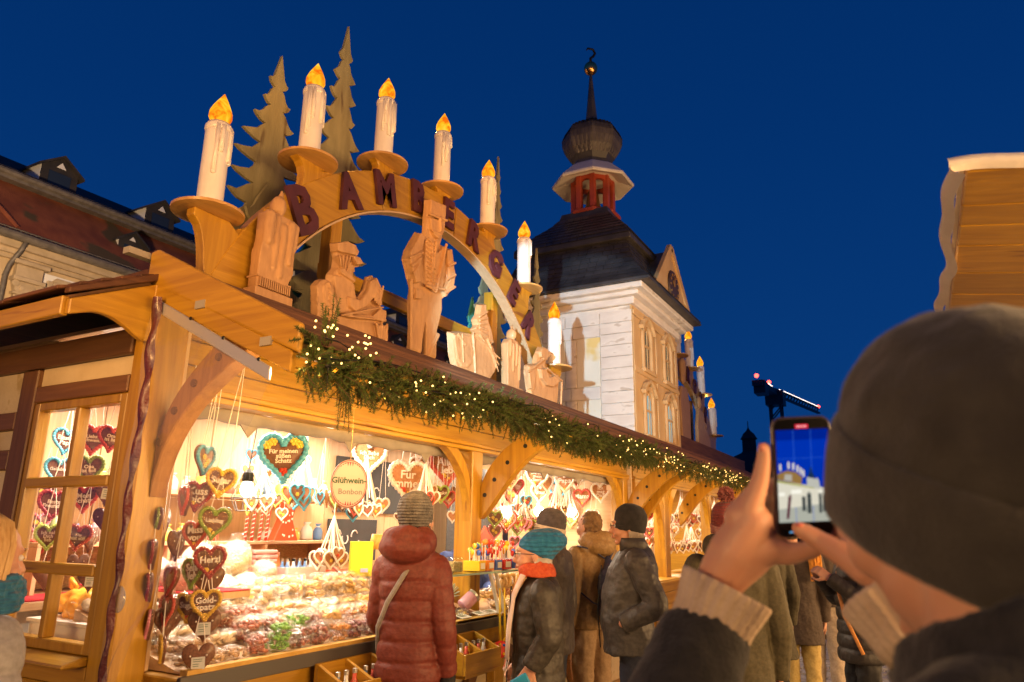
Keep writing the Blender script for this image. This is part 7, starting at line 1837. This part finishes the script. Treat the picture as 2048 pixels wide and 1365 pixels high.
    for k in range(5):
        x, y = 4.18+.022*k, 3.46-.012*k
        c = T('waffle', 'golden waffle roll sticking out of the yellow display box', 'waffle', (x, y, 1.36), 'waffle rolls in the yellow box'); MB().tube([(x, y, 1.40), (x+.02, y-.01, 1.50)], [.022, .024], 10).build('roll', NUT['y'], c, smooth=True); MB().tube([(x+.02, y-.01, 1.5), (x+.0205, y-.01, 1.502)], .012, 10).build('filling', NUT['w'], c)
    t = T('bucket', 'orange red bucket below the yellow display box', 'bucket', (4.40, 3.66, 1.08)); MB().lathe([(.075, 1.10), (.085, 1.215), (.088, 1.22), (.078, 1.22)], (4.42, 3.66, 0), 24).build('tub', mat('orange_plastic', (.72, .14, .03), rough=.35), t, smooth=True); MB().lathe([(.09, 1.21), (.092, 1.225), (.088, 1.225)], (4.42, 3.66, 0), 24).build('rim', mat('orange_rim', (.66, .10, .02), rough=.4), t)
    t = T('white_tub', 'round white tub under the orange red bucket', 'tub', (4.42, 3.64, 1.0)); MB().lathe([(.11, 1.07-.11), (.125, 1.085), (.13, 1.09), (.13, 1.10), (.02, 1.10)], (4.42, 3.66, 0), 28).build('tub', PAPER, t, smooth=True); MB().lathe([(.131, 1.075), (.134, 1.08), (.134, 1.09), (.131, 1.095)], (4.42, 3.66, 0), 28).build('lid_rim', METAL, t)
    # standing cards
    t = T('price_card', 'yellow and white price card in front of the popcorn bags', 'price card', (3.0, 3.45, 1.08)); R3 = rot3(R_(-38)) @ Matrix.Rotation(R_(-14), 3, 'X')
    MB().box((3.0, 3.45, 1.135), (.20, .006, .13), R3).build('card', PAPER, t); MB().box((2.998, 3.443, 1.172), (.20, .006, .05), R3).build('header', YB_, t)
    m = MB()
    for k in range(3): m.box((2.998-.004*k, 3.437-.003*k, 1.14-.022*k), (.13-.02*k, .003, .006), R3)
    m.build('print', INK, t, kind='stuff')
    t = T('price_card', 'orange framed green price card standing among the cookies', 'price card', (3.86, 3.5, 1.08)); R3 = rot3(R_(-30)) @ Matrix.Rotation(R_(-20), 3, 'X')
    MB().box((3.86, 3.52, 1.135), (.15, .008, .13), R3).build('frame', mat('orange_frame', (.60, .28, .10), rough=.5), t, bevel=.003); MB().box((3.858, 3.5135, 1.133), (.11, .006, .085), R3).build('card', mat('green_card', (.20, .38, .28), rough=.5), t)
    # red ribbon bows
    for (x, y, z, lab) in ((4.17, 3.42, 1.09, 'red foil bow left of the red coat'), (4.36, 2.98, 1.10, 'red foil bow right of the red coat'), (4.47, 3.02, 1.07, 'smaller red foil bow beside the nut tray')):
        t = T('red_bow', lab, 'bow', (x, y, z-.05)); m = MB()
        for k in range(9): a = k*.7; m.ell((x+.03*math.cos(a), y+.03*math.sin(a), z+rr.uniform(-.02, .02)), (.03, .022, .026), 8, 6, rot3(a, rr.uniform(-1, 1)))
        organic(m.build('loops', mat('red_foil', (.66, .06, .02), rough=.3, coat=.5) if lab.startswith('red foil bow left') else bpy.data.materials['red_foil'], t, smooth=True), .006, 1, .02, .05)
        MB().tube([(x, y, z), (x+.03, y-.04, z-.03), (x+.05, y-.05, z-.05)], [(.012, .003)]*3, 6).build('tail', bpy.data.materials['red_foil'], t)
    # right part of the counter: glass shelf, lollipops, jars, nut tray
    t = T('glass_shelf', 'raised glass shelf on slanted white props at the counter by the post', 'glass shelf', (4.4, 2.8, ZC))
    MB().bx(3.95, 5.0, 2.70, 3.0, 1.247, 1.257).build('pane', film('shelf_glass', (.9, 1, .95), .16, .03, .05, 2), t); MB().bx(3.95, 5.0, 2.697, 2.702, 1.246, 1.258).build('edge', mat('glass_edge', (.35, .50, .42), rough=.1), t)
    for x in (4.0, 4.62, 4.70): MB().beam((x, 2.73, 1.245), (x+.09, 2.70, ZC+.006), .03, .012).build('prop', WHITEP, t)
    MB().bx(4.15, 4.80, 2.69, 3.5, ZC+.001, ZC+.02).build('wood_tray', HON[0], t, bevel=.003)
    g5 = dict(y=(.80, .52, .03), o=(.78, .24, .03), r=(.66, .05, .03), b=(.06, .14, .55), g=(.30, .5, .06)); lm = {k: mat('lollipop_'+k, c, rough=.25, coat=.5) for k, c in g5.items()}; ln = dict(y='yellow', o='orange', r='red', b='blue', g='green')
    for i in range(46):
        x = 4.52+rr.uniform(0, .72); y = 2.83+rr.uniform(-.05, .09); z = 1.258; h = rr.uniform(.10, .20); k = ('bgyobyyo' if x < 4.72 else 'rorbroyr')[i % 8]
        t = T('lollipop', ln[k]+' wrapped lollipop in the holders on the glass shelf', 'lollipop', (x, y, z), ln[k]+' lollipops on the glass shelf')
        MB().tube([(x, y, z), (x+rr.uniform(-.02, .02), y, z+h)], .0035, 5).build('stick', RIB, t)
        o = MB().lathe([(.004, -.006), (.020, -.006), (.022, 0), (.020, .006), (.004, .006)], (x, y, z+h), 10, rot3(rr.uniform(0, 3)) @ Matrix.Rotation(R_(90), 3, 'X')).build('candy', lm[k], t, smooth=True)
    for k, (x, w, c) in enumerate(((4.56, .09, 'y'), (4.68, .10, 'o'), (4.80, .09, 'b'), (4.93, .12, 'r'), (5.08, .10, 'b'))):
        t = T('display_holder', ln[c]+' cardboard lollipop holder, '+('first', 'second', 'third', 'fourth', 'fifth')[k]+' from the left', 'holder', (x, 2.8, 1.258)); MB().loft([[(x-w/2*s, 2.76, z), (x+w/2*s, 2.76, z), (x+w/2*s, 2.90, z), (x-w/2*s, 2.90, z)] for z, s in ((1.259, .9), (1.33, 1.0))]).build('box', lm[c], t, bevel=.003); MB().bx(x-w*.3, x+w*.3, 2.755, 2.759, 1.275, 1.315).build('sticker', PAPER, t)
    for i in range(7):
        x = 5.20+.05*i; t = T('sweets_bottle', 'pink topped little candy bottle in the row right of the lollipops', 'candy bottle', (x, 2.86, 1.258), 'candy bottles right of the lollipops'); MB().lathe([(.018, 1.259), (.022, 1.28), (.02, 1.32), (.008, 1.345)], (x, 2.86+.03*(i % 2), 0), 10).build('body', ms['p'], t, smooth=True); MB().lathe([(.009, 1.344), (.009, 1.37), (.003, 1.373)], (x, 2.86+.03*(i % 2), 0), 8).build('cap', ms['w'], t)
    t = T('herb_jar', 'square glass jar of green pistachios on the glass shelf', 'jar', (4.31, 2.85, 1.258)); MB().bx(4.25, 4.37, 2.80, 2.92, 1.262, 1.33).build('contents', mat('pistachio', (.30, .24, .08), (.46, .40, .18), 60, rough=.7, bump=1., bscale=90), t, bevel=.012, seg=2); MB().bx(4.245, 4.375, 2.795, 2.925, 1.259, 1.36).build('glass', film('jar_glass', gloss=.1, rough=.03), t, bevel=.01, seg=2)
    t = T('nut_heap', 'heap of brown roasted nuts on the counter tray', 'heap of nuts', (4.42, 2.88, ZC+.02)); m = MB()
    for k in range(260):
        a = rr.uniform(0, 6.28); q = math.sqrt(rr.uniform(0, 1)); m.ell((4.42+.17*q*math.cos(a), 2.88+.11*q*math.sin(a), ZC+.028+.05*(1-q)*rr.uniform(.3, 1)), (.012, .009, .008), 6, 4, rot3(rr.uniform(0, 3)))
    m.build('nuts', mat('roasted_nut', (.10, .035, .015), (.20, .08, .035), 30, rough=.45, coat=.3), t, smooth=True, kind='stuff')
    t = T('label_jar', 'tilted jar with a pink label lying on the nut heap', 'jar', (4.55, 2.88, ZC+.05)); q = Matrix.Rotation(R_(50), 3, 'Y') @ Matrix.Rotation(R_(20), 3, 'X'); MB().lathe([(.045, -.05), (.048, -.045), (.048, .05), (.04, .06)], (4.56, 2.88, ZC+.10), 20, q).build('glass', ms['p'], t, smooth=True); MB().lathe([(.046, .058), (.047, .075), (.03, .077)], (4.56, 2.88, ZC+.10), 20, q).build('lid', METAL, t)
    for i, x in enumerate((4.30, 4.52, 4.66)):
        t = T('price_card', ('white price card at the left of the counter tray', 'white price card in the middle of the counter tray', 'white price card at the right of the counter tray')[i], 'price card', (x, 2.74, ZC+.02)); MB().box((x, 2.745, ZC+.035), (.12, .07, .004), Matrix.Rotation(R_(14), 3, 'X')).build('card', PAPER, t)
        m = MB()
        for k in range(3): m.box((x-.01, 2.735+.014*k, ZC+.0362+.0035*k), (.07, .004, .002), Matrix.Rotation(R_(14), 3, 'X'))
        m.build('print', INK, t, kind='stuff')
    t = T('fir_sprig', 'frosted green sprig beside the first post', 'sprig', (4.64, 3.05, 1.08)); m = MB()
    for k in range(60): a = rr.uniform(0, 6.28); b = rr.uniform(-.2, 1.2); m.tube([(4.62, 3.1, 1.06), (4.62+.1*math.cos(a)*math.cos(b), 3.1+.1*math.sin(a)*math.cos(b), 1.08+.10*math.sin(b))], [.004, .002], 4)
    m.build('needles', mat('frosted_green', (.25, .38, .28), (.55, .62, .55), 20, rough=.7), t, kind='stuff')
    # second bay: heaps of sweets on its counter
    for i in range(24):
        x = 5.0+(i % 12)*.25+rr.uniform(-.05, .05); y = 2.86+(i//12)*.26; k = 'tyowtycytwot'[i % 12]; bag(x, y, ZC+.002+(.05 if i > 11 else 0), k, 1.35, None, 'on the counter of the second bay')
    for i in range(8):
        x = 5.45+i*.11; t = T('pretzel', 'golden sugared pretzel leaning on the second bay counter', 'pretzel', (x, 3.1, 1.03), 'pretzels on the second bay counter')
        MB().tube([(x+.075*math.cos(a), 3.12+.01*i % .03, 1.10+.075*math.sin(a)) for a in np.linspace(0, 2*math.pi, 18)], .018, 8, False).build('ring', NUT['t'], t, smooth=True); MB().tube([(x-.05, 3.115, 1.05), (x, 3.105, 1.10), (x+.05, 3.115, 1.15)], .015, 8).build('twist', NUT['t'], t, smooth=True)
    # toy rattle on ribbons at the corner of the glass shelf
    t = T('toy_rattle', 'round red toy rattle hanging on yellow ribbons below the counter edge', 'toy', (4.60, 2.63, .75)); YR = mat('yellow_ribbon', (.78, .50, .03), rough=.5)
    RT = mat('red_toy_plastic', (.66, .05, .03), rough=.35); Q = Matrix.Rotation(R_(-38), 3, 'Z') @ Matrix.Rotation(R_(90), 3, 'X')
    MB().lathe([(.02, -.012), (.052, -.014), (.058, 0), (.052, .014), (.02, .012)], (4.585, 2.62, .755), 24, Q).build('disc', RT, t, smooth=True)
    for k in range(7):
        a = k*.9; p = Vector((4.585, 2.62, .755))+Q@Vector((.036*math.cos(a), .036*math.sin(a), .015)); MB().ell(p, .010, 8, 6).build('button', lm['gbyogby'[k]], t, smooth=True)
    for x in (4.583, 4.65): MB().tube([(x+.02, 2.64, 1.15), (x+.008, 2.63, 1.0), (x, 2.62, .80)], [(.006, .003), (.008, .003), (.011, .006)], 8).build('ribbon', YR, t, smooth=True)
    MB().tube([(4.65+.022*math.cos(a), 2.62, .79+.03*math.sin(a)) for a in np.linspace(0, 6.28, 14)], .007, 8, False).build('loop', YR, t, smooth=True)
    # open drawer of bottles under the counter
    for (x0, lab) in ((2.86, 'open honey wood sales drawer with bottles below the counter, left'), (3.9, 'open honey wood sales drawer below the counter behind the red coat')):
        t = T('sales_drawer', lab, 'drawer', (x0, 2.6, .62)); m = [(x0, x0+.42, 2.46, 2.48, .70, .82), (x0, x0+.42, 2.66, 2.68, .70, .90)]
        for a in m: MB().bx(*a).build('side', HON[0], t, bevel=.003)
        for x in (x0, x0+.20, x0+.40): MB().prism([(2.48, .70), (2.66, .70), (2.66, .90), (2.48, .82)], 0, x, x+.02).build('divider', HON[1], t, bevel=.003)
        MB().bx(x0+.021, x0+.40, 2.48, 2.66, .68, .70).build('bottom', HON[0], t)
        for k in range(6):
            x = x0+.05+.062*k+(.02 if k > 2 else 0); c = 'bwrbrw'[k]; b = T('bottle', nm[c]+' small bottle standing in the sales drawer', 'bottle', (x, 2.57, .70), 'small bottles in the sales drawers'); MB().lathe([(.022, .702), (.024, .72), (.024, .79), (.010, .82), (.010, .85)], (x, 2.57, 0), 12).build('glass', ms[c], b, smooth=True); MB().lathe([(.013, .845), (.013, .865), (.004, .867)], (x, 2.57, 0), 8).build('cap', METAL, b)
    # behind the end window: crate, orange bag, carton
    t = T('crate', 'white plastic crate behind the lower panes of the end window', 'crate', (2.4, 3.5, .95)); m = MB()
    for a in ((2.12, 2.62, 3.15, 3.17), (2.12, 2.62, 3.83, 3.85), (2.12, 2.14, 3.17, 3.83), (2.60, 2.62, 3.17, 3.83)): m.bx(*a, ZC, 1.09)
    MB().bx(2.05, 2.70, 3.05, 3.95, ZC-.04, ZC-.001).build('board', PAL[0], t); m.build('walls', mat('white_plastic', (.75, .74, .72), rough=.4), t, bevel=.006); MB().bx(2.11, 2.63, 3.14, 3.86, 1.09, 1.105).build('rim', bpy.data.materials['white_plastic'], t)
    t = T('orange_bag', 'crumpled orange plastic bag in the crate behind the end window', 'plastic bag', (2.35, 3.6, 1.1)); m = MB().ell((2.34, 3.62, 1.15), (.17, .22, .09)).ell((2.30, 3.75, 1.17), (.11, .10, .07)); organic(m.build('bag', mat('orange_film', (.80, .34, .02), (.85, .45, .06), 10, rough=.3, coat=.4), t, smooth=True), .014, 1, .07, .05); MB().tube([(2.25, 3.72, 1.24), (2.24, 3.76, 1.28), (2.27, 3.80, 1.24)], .012, 6).build('knot', bpy.data.materials['orange_film'], t, smooth=True)
    t = T('carton', 'grey carton with a white label behind the end window beside the corner post', 'carton', (2.25, 3.15, .95)); MB().box((2.22, 3.14, 1.09), (.16, .14, .22), rot3(-.2)).build('box', mat('grey_board', (.40, .37, .34), rough=.7), t, bevel=.003); MB().box((2.136, 3.125, 1.08), (.004, .09, .16), rot3(-.2)).build('label', PAPER, t); MB().box((2.133, 3.115, 1.14), (.004, .055, .04), rot3(-.2)).build('label_block', mat('dark_blue_print', (.02, .04, .10), rough=.5), t)
    for i, (y, lab) in enumerate(((3.30, 'right'), (3.62, 'left'))):
        t = T('popcorn_bag', 'pink white clear bag behind the end window, '+lab, 'bag of popcorn', (2.5, y, 1.2)); m = MB().ell((2.55, y, 1.30), (.12, .13, .09)); organic(m.build('popcorn', CREAM if i else mat('pink_marshmallow', (.74, .44, .40), (.82, .62, .56), 30, rough=.7, bump=.8, bscale=50), t, smooth=True), .016, 0, .03, .05); MB().ell((2.55, y, 1.30), (.13, .14, .10), 16, 10).build('wrapper', WRAPF, t, smooth=True)
    t = T('wall_shelf', 'pale shelf with a red cloth seen through the end window', 'shelf', (2.6, 3.6, 1.2)); MB().bx(2.42, 2.75, 3.05, 4.0, 1.20, 1.23).build('board', PAL[1], t); MB().bx(2.41, 2.75, 3.05, 4.0, 1.231, 1.236).build('cloth', bpy.data.materials['red_felt'], t)
    t = T('neon_sign', 'small turquoise lit sign behind the top left pane of the end window', 'sign', (2.5, 4.0, 1.85)); m = MB().tube([(2.5, 3.96, 1.80), (2.5, 3.96, 1.90), (2.5, 3.87, 1.90), (2.5, 3.87, 1.80)], .010, 6); m.build('tube', emis('turquoise_neon', (.05, .75, .70), 1.5, False), t); MB().bx(2.51, 2.52, 3.84, 4.0, 1.70, 1.94).build('backing', CB, t)
    # lit lantern panel on the second stall
    t = T('lantern_panel', 'lit white lantern panel with slanted struts at the second stall, above the black hat', 'lantern', (9.0, 3.05, 1.8)); MB().bx(8.74, 9.22, 3.07, 3.08, 1.84, 2.16).build('pane', emis('lit_panel', (1, .86, .66), 1.3, False), t)
    m = MB().beam((8.80, 3.06, 1.84), (8.96, 3.06, 2.14), .05, .02, (0, 1, 0)).beam((9.16, 3.06, 1.84), (9.0, 3.06, 2.14), .05, .02, (0, 1, 0)); m.build('strut', HON[2], t); MB().bx(8.68, 9.28, 3.02, 3.06, 1.78, 1.84).build('sill', HON[0], t, bevel=.004); MB().bx(8.68, 9.28, 3.02, 3.06, 2.16, 2.19).build('head', HON[0], t)
inside()
